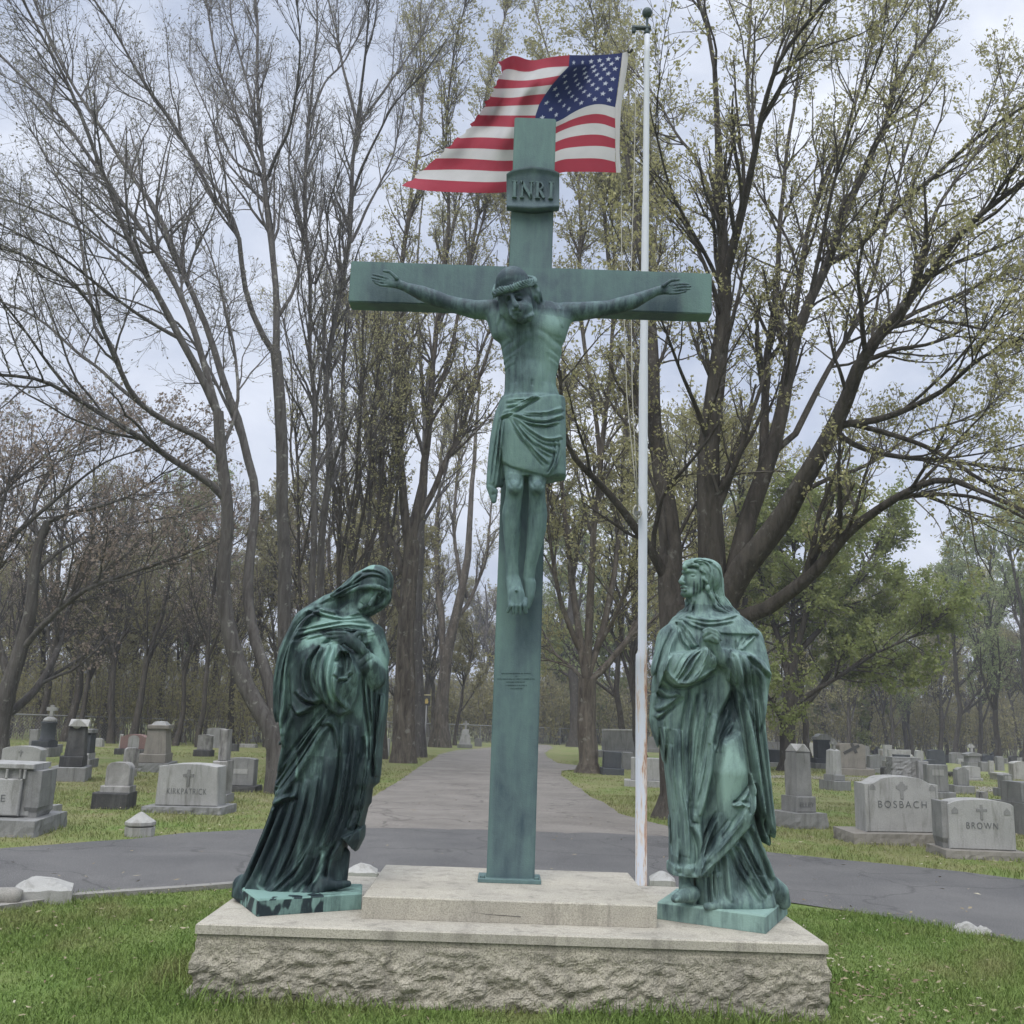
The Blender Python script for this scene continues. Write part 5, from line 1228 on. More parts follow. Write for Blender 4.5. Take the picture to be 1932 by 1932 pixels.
# --- right side of the avenue
D_spec = [([(1110, 1459), (1108, 1400), (1106, 1340), (1108, 1279)], 36, 33), ([(1108, 1290), (1092, 1194), (1079, 1120), (1070, 1000), (1056, 880), (1070, 740)], 17, 5, 2), ([(1108, 1279), (1112, 1132), (1120, 1000), (1135, 860), (1150, 700), (1160, 520), (1150, 320)], 17, 4, -2), ([(1110, 1285), (1141, 1262), (1173, 1222), (1204, 1180), (1230, 1100), (1250, 1000)], 15, 5, 2),
 ([(1112, 1270), (1140, 1180), (1160, 1080), (1175, 960), (1180, 800), (1190, 620), (1200, 450)], 14, 4, 3), ([(1100, 1240), (1060, 1150), (1040, 1060), (1030, 960), (1040, 850)], 12, 4, -2), ([(1108, 1290), (1075, 1255), (1050, 1240), (1030, 1200)], 8, 3, 2), ([(1120, 1240), (1170, 1140), (1200, 1060), (1215, 960)], 10, 3, -3), ([(1135, 860), (1110, 700), (1090, 560), (1100, 420), (1080, 250), (1030, 90), (1000, -30)], 10, 3, 2), ([(1150, 520), (1140, 380), (1120, 220), (1130, 80), (1100, -30)], 9, 3, -3), ([(1190, 620), (1200, 450), (1180, 300), (1190, 140), (1160, 0)], 9, 3, 3), ([(1070, 740), (1050, 600), (1000, 460), (960, 380)], 7, 3, 2), ([(1180, 800), (1215, 640), (1240, 480), (1235, 300)], 7, 3, 2)]
authored('maple_tree', 'leafing tree with a short thick trunk at the right kerb of the avenue', (1110, 1459), D_spec, (K_rough, K_twigd, F_pale), 41, .18, leaf=.055, per=6, n1=17, n2=7, n3=5, up=.05, fl=1.7, l1=(1.6, 3.2))
D2_spec = [([(1084, 1409), (1084, 1340), (1082, 1250), (1078, 1150)], 22, 16), ([(1082, 1250), (1060, 1180), (1050, 1100), (1045, 1000)], 10, 4, 2), ([(1078, 1160), (1076, 1050), (1068, 940)], 14, 4), ([(1080, 1200), (1100, 1100), (1105, 980)], 10, 4, -2), ([(1082, 1280), (1050, 1260), (1035, 1230)], 6, 3)]
authored('maple_tree', 'darker trunk behind the short thick one at the right kerb', (1084, 1409), D2_spec, (K_dark, K_twigd, F_green), 42, .15, leaf=.13, per=3, n1=16, n2=6, n3=5, up=.04)
E_spec = [([(1308, 1545), (1310, 1450), (1312, 1330), (1314, 1230), (1316, 1150)], 128, 132),
 ([(1275, 1200), (1262, 1100), (1267, 1028), (1255, 930), (1244, 860), (1232, 794), (1236, 700), (1228, 605), (1215, 500), (1190, 380), (1180, 250)], 56, 8, 2),
 ([(1262, 1110), (1236, 1048), (1195, 990), (1160, 940), (1120, 900), (1075, 860), (1060, 800), (1055, 700)], 22, 7, -2),
 ([(1345, 1200), (1345, 1106), (1341, 989), (1336, 872), (1343, 794), (1353, 703), (1361, 625), (1369, 508), (1357, 391), (1357, 234), (1345, 78), (1314, -10)], 64, 7, -1),
 ([(1369, 520), (1404, 391), (1427, 273), (1443, 195), (1474, 105), (1529, 39), (1575, -20)], 20, 7, -3), ([(1425, 280), (1412, 200), (1412, 117), (1416, 0), (1420, -40)], 10, 5, 2),
 ([(1350, 1180), (1380, 1100), (1427, 1040), (1474, 985), (1502, 930), (1529, 884), (1560, 833), (1591, 770), (1627, 668), (1669, 622), (1716, 562), (1763, 508), (1802, 449), (1841, 410), (1945, 330)], 58, 9, -4),
 ([(1580, 800), (1646, 795), (1705, 776), (1755, 752), (1783, 738), (1853, 672), (1932, 640)], 16, 6, -3), ([(1575, 810), (1607, 840), (1705, 866), (1802, 872), (1950, 888)], 12, 6, 1), ([(1584, 795), (1658, 811), (1744, 841), (1802, 872), (1861, 911), (1945, 940)], 12, 6, -1),
 ([(1385, 1110), (1396, 1028), (1420, 950), (1451, 872), (1474, 794), (1490, 660), (1529, 560), (1568, 488), (1590, 420), (1619, 344), (1666, 254), (1697, 137), (1744, 78), (1790, -10)], 40, 6, 1),
 ([(1568, 490), (1607, 478), (1646, 441), (1705, 371), (1763, 332), (1802, 293), (1861, 242), (1945, 190)], 14, 6, -2), ([(1440, 900), (1443, 780), (1443, 684), (1459, 586), (1466, 508), (1474, 391), (1482, 312), (1500, 180), (1520, 60)], 20, 5, 3),
 ([(1490, 660), (1509, 508), (1529, 410), (1568, 312), (1610, 210), (1640, 100), (1680, -20)], 14, 5, 3), ([(1529, 560), (1560, 400), (1600, 250), (1640, 160), (1665, 90)], 10, 4, -2),
 ([(1372, 1170), (1410, 1162), (1443, 1153), (1482, 1122), (1529, 1087), (1568, 1040), (1607, 997), (1666, 958), (1724, 923), (1787, 901), (1841, 923), (1900, 950), (1950, 975)], 32, 8, -4),
 ([(1700, 938), (1740, 936), (1802, 934), (1861, 942), (1945, 985)], 9, 6, -1, -3), ([(1824, 919), (1834, 989), (1840, 1040), (1860, 1070), (1873, 1098)], 4, 2, 0, -3.6),
 ([(1343, 850), (1310, 760), (1285, 700), (1255, 610), (1230, 560)], 12, 4, -2), ([(1357, 420), (1320, 300), (1270, 250), (1240, 180), (1200, 140)], 9, 4, 2), ([(1369, 560), (1330, 480), (1300, 430), (1260, 350), (1235, 240)], 10, 4, -2),
 ([(1627, 668), (1700, 600), (1780, 570), (1860, 530), (1945, 500)], 12, 5, 2), ([(1669, 622), (1750, 600), (1850, 620), (1945, 650)], 9, 4, -2), ([(1716, 562), (1740, 460), (1790, 350), (1850, 280), (1900, 180)], 10, 4, 2), ([(1474, 105), (1510, 20), (1530, -30)], 6, 4), ([(1480, 860), (1560, 700), (1600, 640), (1640, 560), (1660, 470), (1720, 250), (1760, 120)], 14, 4, 4),
 ([(1500, 940), (1560, 900), (1640, 880), (1720, 820), (1800, 800), (1880, 760)], 10, 4, 3)]
authored('maple_tree', 'huge many-limbed tree spreading to the right, behind the praying man', (1308, 1545), E_spec, (K_dark, K_twigd, F_pale), 43, .10, leaf=.036, per=5, n1=13, n2=7, n3=5, up=.06, fl=1.3, l1=(1.2, 2.8), l2=(.5, 1.2), l3=(.15, .4), t1=.12, nodress=(17,))
FR_spec = [([(1486, 1454), (1487, 1400), (1489, 1340), (1492, 1280)], 30, 26), ([(1492, 1300), (1475, 1220), (1450, 1150), (1430, 1080), (1425, 1000)], 14, 4, 2), ([(1492, 1290), (1510, 1200), (1530, 1100), (1560, 1020), (1580, 960)], 16, 4, -2), ([(1490, 1370), (1520, 1330), (1550, 1290), (1590, 1230), (1650, 1180), (1700, 1130)], 13, 4, 2), ([(1500, 1330), (1570, 1280), (1640, 1240), (1720, 1200), (1770, 1170)], 10, 4, -3), ([(1486, 1380), (1465, 1340), (1440, 1300), (1420, 1250)], 9, 4, -2), ([(1500, 1240), (1600, 1120), (1650, 1040), (1680, 980)], 12, 4, 3), ([(1492, 1260), (1495, 1150), (1500, 1050), (1490, 960)], 12, 4, 0)]
authored('leafy_tree', 'dense green tree with a dark trunk on the right lawn', (1486, 1454), FR_spec, (K_dark, K_twigd, F_green), 44, .12, leaf=.085, per=8, n1=22, n2=8, n3=5, up=.0, l1=(1.4, 3.0), fl=1.6, ang=(30, 70), lspread=.08, droop=.5)
G_spec = [([(-8, 1440), (0, 1360), (18, 1290), (38, 1230), (55, 1160), (66, 1080), (72, 1020), (90, 985)], 40, 17), ([(90, 985), (140, 966), (200, 955), (260, 930), (310, 890)], 9, 3, -2), ([(72, 1020), (60, 960), (80, 900), (130, 850), (180, 820)], 9, 3, 2), ([(38, 1230), (80, 1180), (130, 1130), (190, 1100), (270, 1072), (350, 1045)], 14, 4, -2), ([(66, 1080), (120, 1030), (180, 1010), (250, 990), (330, 975)], 9, 3, 2), ([(-30, 1060), (60, 980), (130, 920), (200, 870), (260, 850)], 12, 3, -1),
 ([(-40, 1380), (60, 1320), (110, 1230), (130, 1150), (150, 1080), (200, 1020)], 20, 5, 3), ([(-60, 1000), (30, 900), (100, 850), (150, 790)], 10, 3, 2), ([(20, 1290), (-10, 1200), (-20, 1100), (0, 980), (20, 900)], 16, 4, 0), ([(60, 1000), (20, 930), (0, 860)], 7, 3, 2)]
authored('budding_tree', 'spreading tree with reddish buds at the left edge of the lawn', (-8, 1440), G_spec, (K_grey, K_twigd, F_red), 45, .14, leaf=.05, per=3, n1=15, n2=7, n3=5, up=.04, l1=(1.6, 3.2))

# --- woodland beyond the fence: a few kinds, copied
def proto(name, label, h, r0, nl, mats, seed, leaf, per, crown_t=.35, ang=(20, 45), spread=1.0, n2=6, n3=5, group='trees of the woodland beyond the fence', lspread=.06, up=.06):
    r = np.random.default_rng(seed); K = 12; z = np.linspace(0, h, K)
    b = r.normal(0, .02*h, (2,)); PT = np.c_[np.cumsum(r.normal(0, .012*h, K)), np.cumsum(r.normal(0, .012*h, K)), z][None]; PT[0, :, :2] -= PT[0, 0, :2]
    R = (r0*np.linspace(1, .25, K)**.9)[None]; R[0, 0] *= 1.4
    A0, R0 = grow(PT, R, nl, crown_t, ang, (h*.28*spread, h*.55*spread), .6, 10, r, .10, .09, rmin=.01, lentaper=.55)
    A1, R1 = grow(A0, R0, 9, .15, (20, 50), (h*.09, h*.2), .6, 7, r, up, .12, rmin=.008)
    A2, R2 = grow(A1, R1, n2, .15, (22, 55), (h*.035, h*.09), .6, 4, r, up, .16, rmin=.006)
    lv = leaves(np.vstack([A2]), per, leaf, r, .2, lspread, .2)
    return put_tree(name, label, (0, 0, 0), (PT, R), [(A0, R0), (A1, R1)], [(A2, R2)], lv, mats, group, n0=8, rough=.1)
def dup(root, loc, rz, s, label=None, group=None):
    r = root.copy(); COL.objects.link(r); r.location = loc; r.rotation_euler = (0, 0, rz); r.scale = (s, s, s*1.0)
    if label: r['label'] = label
    if group: r['group'] = group
    for ch in root.children:
        c = ch.copy(); COL.objects.link(c); c.parent = r
        for g_ in ch.children:
            d = g_.copy(); COL.objects.link(d); d.parent = c
    return r
GW = 'trees of the woodland beyond the fence'
kinds = [proto('woodland_tree', 'tall bare grey-brown tree in the woodland beyond the fence', 14, .20, 12, (K_dark, K_twigd, F_red), 61, .06, 3, .35),
 proto('woodland_tree', 'bare crooked tree in the woodland beyond the fence', 12, .18, 14, (K_dark, K_twigd, F_olive), 62, .065, 5, .25, (30, 60), 1.1),
 proto('woodland_tree', 'olive-leaved tree in the woodland beyond the fence', 9, .14, 14, (K_dark, K_twigd, F_olive), 63, .085, 9, .10, (25, 60), .9),
 proto('woodland_tree', 'pale green leafing tree in the woodland beyond the fence', 11, .16, 14, (K_dark, K_twigd, F_light), 64, .085, 9, .2, (25, 55), 1.0),
 proto('woodland_tree', 'yellow-green leafing tree in the woodland beyond the fence', 10, .15, 14, (K_dark, K_twigd, F_pale), 65, .085, 7, .2, (25, 55), 1.0),
 proto('woodland_tree', 'low bushy green tree in the woodland beyond the fence', 6, .10, 16, (K_dark, K_twigd, F_green), 66, .13, 8, .05, (35, 75), 1.0)]
used = set()
WL = []
def wood(u, Y, k, h, rz=None):
    root = kinds[k]; base_h = [14, 12, 9, 11, 10, 6][k]
    x = float(P(u, 1400, Y)[0]); loc = (x, Y, float(gz(Y))-.1); rz = rw.uniform(0, 6.28) if rz is None else rz; s = h/base_h
    if k not in used:
        used.add(k); root.location = loc; root.rotation_euler = (0, 0, rz); root.scale = (s, s, s); o = root
    else: o = dup(root, loc, rz, s)
    WL.append((u, k, o))
rw = random.Random(77)
for u in range(-60, 960, 44):          # left and centre
    Y = rw.uniform(46, 60)*(1 if u < 720 else 1.6 if u < 860 else 2.0); k = rw.choice([0, 1, 2, 2, 0, 2]); hb = 9.5 if u < 480 else 11
    wood(u + rw.uniform(-14, 14), Y, k, hb*rw.uniform(.75, 1.15)*(Y/52)**.6)
for u in range(-80, 870, 36):
    wood(u + rw.uniform(-10, 10), rw.uniform(62, 78), rw.choice([2, 1, 2, 0, 2]), rw.uniform(6.5, 12.0))
for u in range(-50, 700, 62): wood(u + rw.uniform(-12, 12), rw.uniform(41, 47), rw.choice([0, 1, 0]), rw.uniform(7.5, 11))
for u in range(1000, 1420, 46): wood(u + rw.uniform(-12, 12), rw.uniform(85, 100), rw.choice([3, 4, 2, 1, 3]), rw.uniform(9, 15))
for u in range(1440, 2010, 40):
    wood(u + rw.uniform(-14, 14), rw.uniform(80, 98), rw.choice([0, 1, 4, 2, 1]), rw.uniform(9, 13))
for u in range(1440, 2010, 38): wood(u + rw.uniform(-14, 14), rw.uniform(100, 120), rw.choice([3, 4, 3, 2]), rw.uniform(13, 17))
for u, Y, k, h in [(1800, 70, 3, 13), (1880, 66, 3, 14), (1935, 60, 3, 13.5), (1845, 74, 4, 12), (1970, 66, 3, 15), (1725, 80, 4, 9), (1650, 84, 5, 7), (1230, 95, 3, 14), (1150, 90, 5, 9), (1060, 92, 5, 9), (1010, 100, 4, 12), (330, 58, 3, 13), (300, 60, 2, 11), (200, 48, 0, 12.5), (120, 44, 0, 12), (1560, 88, 5, 7), (1390, 70, 3, 12), (1600, 75, 4, 10), (1680, 78, 3, 9)]: wood(u, Y, k, h)
NB = []
for u, Y, k, h in [(1215, 44, 4, 12.5), (1290, 40, 4, 12), (1330, 50, 4, 15), (1400, 42, 4, 12.5), (1445, 47, 4, 13), (1180, 52, 3, 12), (1530, 46, 4, 10.5), (1370, 58, 3, 14)]:
    wood(u, Y, k, h); o_ = WL.pop()[2]; NB.append(o_); o_['group'] = 'young leafing trees behind the great tree'
for i, (o_, t_) in enumerate(zip(NB, ['right behind the flagpole', 'seen between the stems of the great tree', 'tallest of the row behind the great tree', 'behind the praying man head, right side', 'under the long low bough, left', 'left of the flagpole, paler', 'left neighbour of the dense green tree', 'farthest of the row behind the great tree'])): o_['label'] = 'young leafing tree ' + t_
KN = ['tall bare grey-brown tree', 'crooked bare tree', 'olive-leaved tree', 'pale green leafing tree', 'yellow-green leafing tree', 'low bushy green tree']
ON = 'first second third fourth fifth sixth seventh eighth ninth tenth eleventh twelfth thirteenth fourteenth fifteenth sixteenth seventeenth eighteenth nineteenth twentieth'.split()
ON += ['twenty-'+o_ for o_ in ON[:9]] + ['thirtieth'] + ['thirty-'+o_ for o_ in ON[:9]]
ZN = [(-999, 480, 'behind the left lawn fence'), (480, 985, 'behind the trunks left of the cross'), (985, 1430, 'between the cross and the praying man'), (1430, 9999, 'behind the right lawn graves')]
for k in range(6):
    for za, zb, zn in ZN:
        L_ = sorted([w_ for w_ in WL if w_[1] == k and za <= w_[0] < zb], key=lambda w_: w_[0])
        for i, w_ in enumerate(L_): w_[2]['label'] = (KN[k]+' '+zn) if len(L_) == 1 else ON[i]+' '+KN[k]+' from the left '+zn
# brush: a tangle of stems and leaves nobody could count
r = np.random.default_rng(9)
def brush(n, x0, x1, y0, y1, h0, h1, leaf, per, seed):
    r = np.random.default_rng(seed); x = r.uniform(x0, x1, n); y = r.uniform(y0, y1, n); K = 6; h = r.uniform(h0, h1, n)
    d = r.normal(0, .18, (n, 2)); t = np.linspace(0, 1, K)
    PT = np.stack([x[:, None]+d[:, :1]*h[:, None]*t, y[:, None]+d[:, 1:]*h[:, None]*t, gz(y)[:, None]-.1+h[:, None]*t], -1) + r.normal(0, .06, (n, K, 3))*t[None, :, None]
    R = np.maximum(h[:, None]*.006*(1-.7*t), .008)
    A, RA = grow(PT, R, 7, .15, (20, 55), (h0*.25, h1*.4), .6, 5, r, .08, .15, rmin=.006)
    return tubes(PT, R, 3), tubes(A, RA, 3), leaves(A, per, leaf, r, .1, .15)
a1 = brush(1300, -48, -9.5, 44, 64, 1.8, 5.0, .085, 11, 1); a2 = brush(1300, -2, 62, 82, 110, 2.5, 7.5, .15, 11, 2); a3 = brush(400, -10, 6, 80, 95, 2, 6, .15, 9, 3)
V, F = merge([a1[0], a1[1], a2[0], a2[1], a3[0], a3[1]]); V2, F2 = merge([a1[2], a2[2], a3[2]])
mi = np.r_[np.zeros(len(F)), np.ones(len(F2))]
me = mesh_np('brush', np.vstack([V, V2]), np.vstack([F, F2+len(V)]), False, mi)
bo = link('brush', me, [K_twigd, F_olive]); setp(bo, 'brown and olive brushwood filling the woodland behind the fence', 'brushwood', kind='stuff')
# low wooded hill closing the view
M_hill = mat('wooded_hill', (.055, .052, .035), 1); q = NT(M_hill); q.color(q.ramp(q.noise(q.wco((1, 1, 1)), .12, 9, .75), [(.35, (.035, .034, .024)), (.65, (.085, .078, .052))]))
V = []; F = []; n = 120
for k, (yy, hh) in enumerate([(150, -3), (160, 4.0), (185, 7.5), (230, 7.0), (330, -4)]):
    for i in range(n+1):
        x = -330+660*i/n; V.append((x, yy, hh + (2.2*mno.noise(Vector((x*.02, k*.3, 0)))+.9*mno.noise(Vector((x*.15, k, 4))) if 0 < k < 4 else 0)))
for k in range(4):
    for i in range(n): a = k*(n+1)+i; F.append((a, a+1, a+n+2, a+n+1))
ho = link('hills', mesh_np('hills', V, F, True), M_hill); setp(ho, kind='structure')
# ------------------------------------------------------------------ gravestones
S_light = granite('light_grey_granite', (.375, .37, .35), (.29, .288, .272), .35, .4, (.11, .108, .09), .7)
S_mid = granite('mid_grey_granite', (.265, .262, .25), (.19, .19, .182), .4, .4, (.075, .078, .065), .75)
S_dark = granite('dark_granite', (.085, .09, .095), (.055, .06, .065), .4, .3, (.12, .12, .11), .3)
S_black = granite('blackened_stone', (.045, .045, .045), (.09, .088, .082), .4, .3, (.16, .16, .15), .5)
S_brown = granite('buff_brown_granite', (.27, .25, .215), (.21, .195, .17), .4, .5, (.10, .09, .075), .5)
S_pink = granite('reddish_granite', (.27, .17, .145), (.21, .14, .125), .5, .4, (.15, .12, .11), .3)
S_white = granite('white_marble', (.41, .40, .37), (.31, .305, .28), .2, .6, (.15, .14, .12), .8)
S_stain = granite('lichen_stained_marble', (.36, .35, .33), (.15, .145, .13), .2, .6, (.035, .033, .03), 1.0)
S_let = mat('cut_letter_shadow', (.11, .115, .115), .9)
S_letl = mat('pale_cut_letters', (.42, .42, .40), .9)
S_yel = mat('yellow_stone', (.50, .45, .26), .8)
def outline(style, w, h, o):
    a = w/2; n = 14
    if style == 'box': return [(-a, 0), (a, 0), (a, h), (-a, h)]
    if style == 'arch':
        r = o*h; return [(-a, 0), (a, 0)] + [(a*math.cos(t), h-r+r*math.sin(t)) for t in np.linspace(.12, math.pi-.12, n)]
    if style == 'round':
        r = o*w; return [(-a, 0), (a, 0)] + [(a-r+r*math.cos(t), h-r+r*math.sin(t)) for t in np.linspace(0, math.pi/2, 7)] + [(-a+r+r*math.cos(t), h-r+r*math.sin(t)) for t in np.linspace(math.pi/2, math.pi, 7)]
    if style == 'serp':
        s_ = o*h; return [(-a, 0), (a, 0), (a, h-s_), (a*.80, h-s_*.95), (a*.66, h-s_*.55)] + [(a*.6*math.cos(t), h-s_*.45+s_*.45*math.sin(t)) for t in np.linspace(.25, math.pi-.25, 11)] + [(-a*.66, h-s_*.55), (-a*.80, h-s_*.95), (-a, h-s_)]
    if style == 'trap': return [(-a, 0), (a, 0), (a*(1-o), h*.93), (a*(1-o)*.5, h*.985), (0, h), (-a*(1-o)*.5, h*.985), (-a*(1-o), h*.93)]
    if style == 'gable': return [(-a, 0), (a, 0), (a, h*(1-o)), (0, h), (-a, h*(1-o))]
def cross_outline(w, h, t, arm=.66):
    a = w/2; b = t/2; z = h*arm
    return [(-b, 0), (b, 0), (b, z-b), (a, z-b), (a, z+b), (b, z+b), (b, h), (-b, h), (-b, z+b), (-a, z+b), (-a, z-b), (-b, z-b)]
rg_ = random.Random(19)
class Grave:
    def __init__(s, name, cat, label, u, vb, rz=0, group=None):
        s.g = G(u, vb); s.Y = float(s.g[1]); s.u = u; s.vb = vb; s.s = s.Y/ray(u, vb)[1]/1932
        s.rz = rz; s.e = empty(name, s.g, label, cat, group, rz); s.e.rotation_euler = (rg_.uniform(-.016, .016), rg_.uniform(-.018, .018), rz+rg_.uniform(-.03, .03))
    def part(s, nm, style, u0, u1, vt, vb, dep, M, o=.2, bev=.012, yo=0, mt=None, under=.0):
        k = s.s; w_ = (u1-u0)*k; h = (vb-vt)*k; x = ((u0+u1)/2-s.u)*k; z = (s.vb-vb)*k
        # measured positions are in the rolled picture
        z += ((u0+u1)/2-s.u)*k*math.tan(_b)*0
        b = MB()
        if s.vb == vb: z -= .06; h += .06
        if style in ('box', 'arch', 'round', 'serp', 'trap', 'gable'):
            b.prism(outline(style, w_, h, o), -dep/2, dep/2, min(bev, w_*.12, h*.12, dep*.2)); sm_ = False
        elif style == 'taper': b.box(-w_/2, w_/2, -dep/2, dep/2, 0, h, tx=w_*o/2, ty=dep*o/2, ch=min(.02, w_*.1))
        elif style == 'obel':
            tip = h*.12; b.box(-w_/2, w_/2, -dep/2, dep/2, 0, h-tip, tx=w_*o/2, ty=dep*o/2); a = w_/2*(1-o); c = dep/2*(1-o)
            b.add([(-a, -c, h-tip), (a, -c, h-tip), (a, c, h-tip), (-a, c, h-tip), (0, 0, h)], [(0, 1, 4), (1, 2, 4), (2, 3, 4), (3, 0, 4)])
        elif style == 'cross': b.prism(cross_outline(w_, h, w_*o), -dep/2, dep/2, min(.012, w_*.05))
        elif style == 'celtic':
            b.prism(cross_outline(w_, h, w_*o, .68), -dep/2, dep/2, .004); r1 = w_*.36; zc = h*.68
            ring = [(r1*math.cos(t), zc+r1*math.sin(t)) for t in np.linspace(0, 2*math.pi, 20, endpoint=False)]; b.prism(ring, -dep*.35, dep*.35)
        elif style == 'gablex':   # four-gabled cap
            a = w_/2; c = dep/2; b.add([(-a, -c, 0), (a, -c, 0), (a, c, 0), (-a, c, 0), (0, -c, h), (a, 0, h), (0, c, h), (-a, 0, h), (0, 0, h)], [(0, 1, 4), (1, 2, 5), (2, 3, 6), (3, 0, 7), (0, 4, 8, 7), (1, 5, 8, 4), (2, 6, 8, 5), (3, 7, 8, 6), (3, 2, 1, 0)])
        elif style == 'lathe': b.lathe([(r*w_/2, q*h) for r, q in o], 20)
        elif style == 'rough':
            V, F, m, nz = rough_block(-w_/2, w_/2, -dep/2, dep/2, 0, h, max(12, int(w_/.05)), max(4, int(h/.05)), .03*min(1, w_*1.5)*(o if o != .2 else 1), int(u0))
            b.add(V.tolist(), [tuple(f) for f in F] + [tuple(nz*m+i for i in range(m))])
        o_ = link(nm, b.mesh(nm, style == 'lathe'), M, s.e, world=False); o_.location = (x, yo, z); 
        o_.data.transform(Matrix.Identity(4)); return o_
    def text(s, body, u, v, hpx, M=None, front=0, sx=1.0, spacing=1.0, wpx=None):
        k = s.s; x = (u-s.u)*k; z = (s.vb-v)*k
        o_ = glyph('lettering', body, hpx*k*1.42, (0, 0, 0), M or S_let, None, .002, sx, spacing=spacing, bold=-.014)
        if wpx:
            xs_ = [q.co.x for q in o_.data.vertices]; f = wpx*k/(max(xs_)-min(xs_)); o_.data.transform(Matrix.Diagonal((f, 1, 1, 1)))
        o_.parent = s.e; o_.location = (x, front, z); return o_
    def mark(s, nm, style, u0, u1, vt, vb, M, front, o=.3, dep=.006): return s.part(nm, style, u0, u1, vt, vb, dep, M, o, .0005, front)
GL = 'gravestones on the left lawn'; GR = 'gravestones on the right lawn'; GC = 'gravestones beside the avenue'
def simple(label, u0, u1, vt, vb, M, style='arch', o=.12, base=None, dep=.2, name='gravestone', group=GR, rz=0, bm=None, bstyle='box', cat='gravestone'):
    "base=(u0,u1,v split)"
    g = Grave(name, cat, label, (u0+u1)/2, vb, rz, group)
    if base:
        g.part('base', bstyle, base[0], base[1], base[2], vb, dep*1.9, bm or M); g.part('stone', style, u0, u1, vt, base[2], dep, M, o)
    else: g.part('stone', style, u0, u1, vt, vb, dep, M, o)
    return g
# left lawn
g = Grave('family_monument', 'gravestone', 'large pale monument with corner columns and rough sides, cut by the left picture edge', -20, 1567, .10, GL)
g.part('base', 'rough', -135, 90, 1537, 1567, 1.0, S_mid); g.part('stone', 'box', -106, 62, 1446, 1537, .42, S_light, bev=.02); g.part('rough_side', 'rough', 50, 76, 1452, 1537, .46, S_mid)
g.part('panel', 'box', -96, 44, 1467, 1534, .06, S_light, yo=-.24); 
for c_ in (14, 38, 46): g.part('column', 'lathe', c_-3, c_+3, 1450, 1467, 0, S_light, [(1, 0), (.8, .1), (.8, .9), (1, 1)], yo=-.25)
g.part('cornice', 'box', -106, 62, 1440, 1449, .52, S_light)
g.text('RE', 8, 1503, 13, front=-.273, wpx=19)
g = simple('pale arched family stone with a small cross, behind the columned monument', 2, 74, 1409, 1490, S_light, 'arch', .12, (-4, 80, 1476), .25, group=GL, rz=.05); g.mark('cross_relief', 'cross', 33, 41, 1416, 1428, S_mid, -.13); g.text('McGILLICUDDY', 38, 1446, 7, front=-.127, wpx=56)
simple('pale stone edge just right of the columned monument', 68, 84, 1459, 1537, S_light, 'box', base=(66, 97, 1521), dep=.3, group=GL)
g = Grave('cross_topped_monument', 'gravestone', 'tall dark round pedestal topped by a small stone cross, in front of the left fence', 83, 1428, .1, GL)
g.part('base', 'box', 64, 102, 1410, 1428, .95, S_mid); g.part('step', 'box', 66, 97, 1398, 1410, .75, S_dark); g.part('pedestal', 'lathe', 71, 100, 1363, 1398, 0, S_dark, [(1.05, 0), (1, .06), (.92, .12), (.9, .85), (1, .93), (1, 1)])
g.part('dome', 'lathe', 74, 99, 1353, 1363, 0, S_light, [(1, 0), (1, .35), (.8, .7), (.4, .95), (.1, 1)]); g.part('cross', 'cross', 79, 98, 1332, 1353, .12, S_light, .34)
simple('small grey stone half hidden left of the dark round pedestal', 57, 72, 1377, 1412, S_mid, 'box', dep=.3, group=GL)
simple('low stepped slab right of the dark round pedestal', 98, 111, 1405, 1420, S_mid, 'box', dep=.5, group=GL)
g = Grave('obelisk_monument', 'gravestone', 'black obelisk with a white gabled cap and round emblem on the left lawn', 134, 1472, .28, GL)
g.part('base', 'box', 103, 164, 1446, 1472, 1.0, S_mid); g.part('plinth', 'box', 114, 155, 1427, 1446, .72, S_black); g.part('shaft', 'taper', 120, 154, 1371, 1427, .55, S_black, .22); g.part('cap', 'gablex', 122, 156, 1359, 1372, .56, S_white)
g.mark('emblem', 'lathe', 128, 145, 1367, 1368, S_light, -.26, [(1, 0), (1, 1)]).rotation_euler = (math.pi/2, 0, 0)
g = Grave('obelisk_monument', 'gravestone', 'dark capped column standing behind the black obelisk', 162, 1448, .1, GL)
g.part('base', 'box', 150, 176, 1432, 1448, .7, S_mid); g.part('plinth', 'box', 152, 171, 1421, 1432, .5, S_light); g.part('shaft', 'taper', 153, 170, 1384, 1421, .42, S_dark, .12); g.part('cap', 'box', 153, 171, 1377, 1384, .48, S_mid)
simple('small tilted whitish slab near the fence, right of the black obelisk', 169, 195, 1393, 1409, S_light, 'trap', .12, dep=.25, group=GL)
g = simple('wide reddish stone with an arched relief near the fence', 228, 279, 1386, 1424, S_pink, 'serp', .18, (222, 284, 1413), .35, group=GL, bm=S_black); g.mark('arched_relief', 'arch', 243, 264, 1388, 1411, S_light, -.18, .3)
simple('narrow white post left of the reddish stone', 224, 230, 1386, 1416, S_white, 'box', dep=.1, group=GL)
g = Grave('tapered_monument', 'gravestone', 'tall grey tapered monument with a pyramid cap on the left lawn', 290, 1455, .12, GL)
g.part('base', 'rough', 255, 324, 1438, 1455, 1.0, S_mid); g.part('plinth', 'box', 266, 316, 1422, 1438, .8, S_brown); g.part('die', 'taper', 274, 314, 1374, 1422, .62, S_brown, .2); g.part('cornice', 'box', 277, 316, 1369, 1376, .62, S_brown, yo=0); g.part('cap', 'obel', 281, 311, 1362, 1370, .45, S_light, .4)
simple('small dark round-topped stone in front of the tall tapered monument', 231, 256, 1412, 1464, S_stain, 'round', .25, (238, 254, 1449), .22, group=GL, rz=.5)
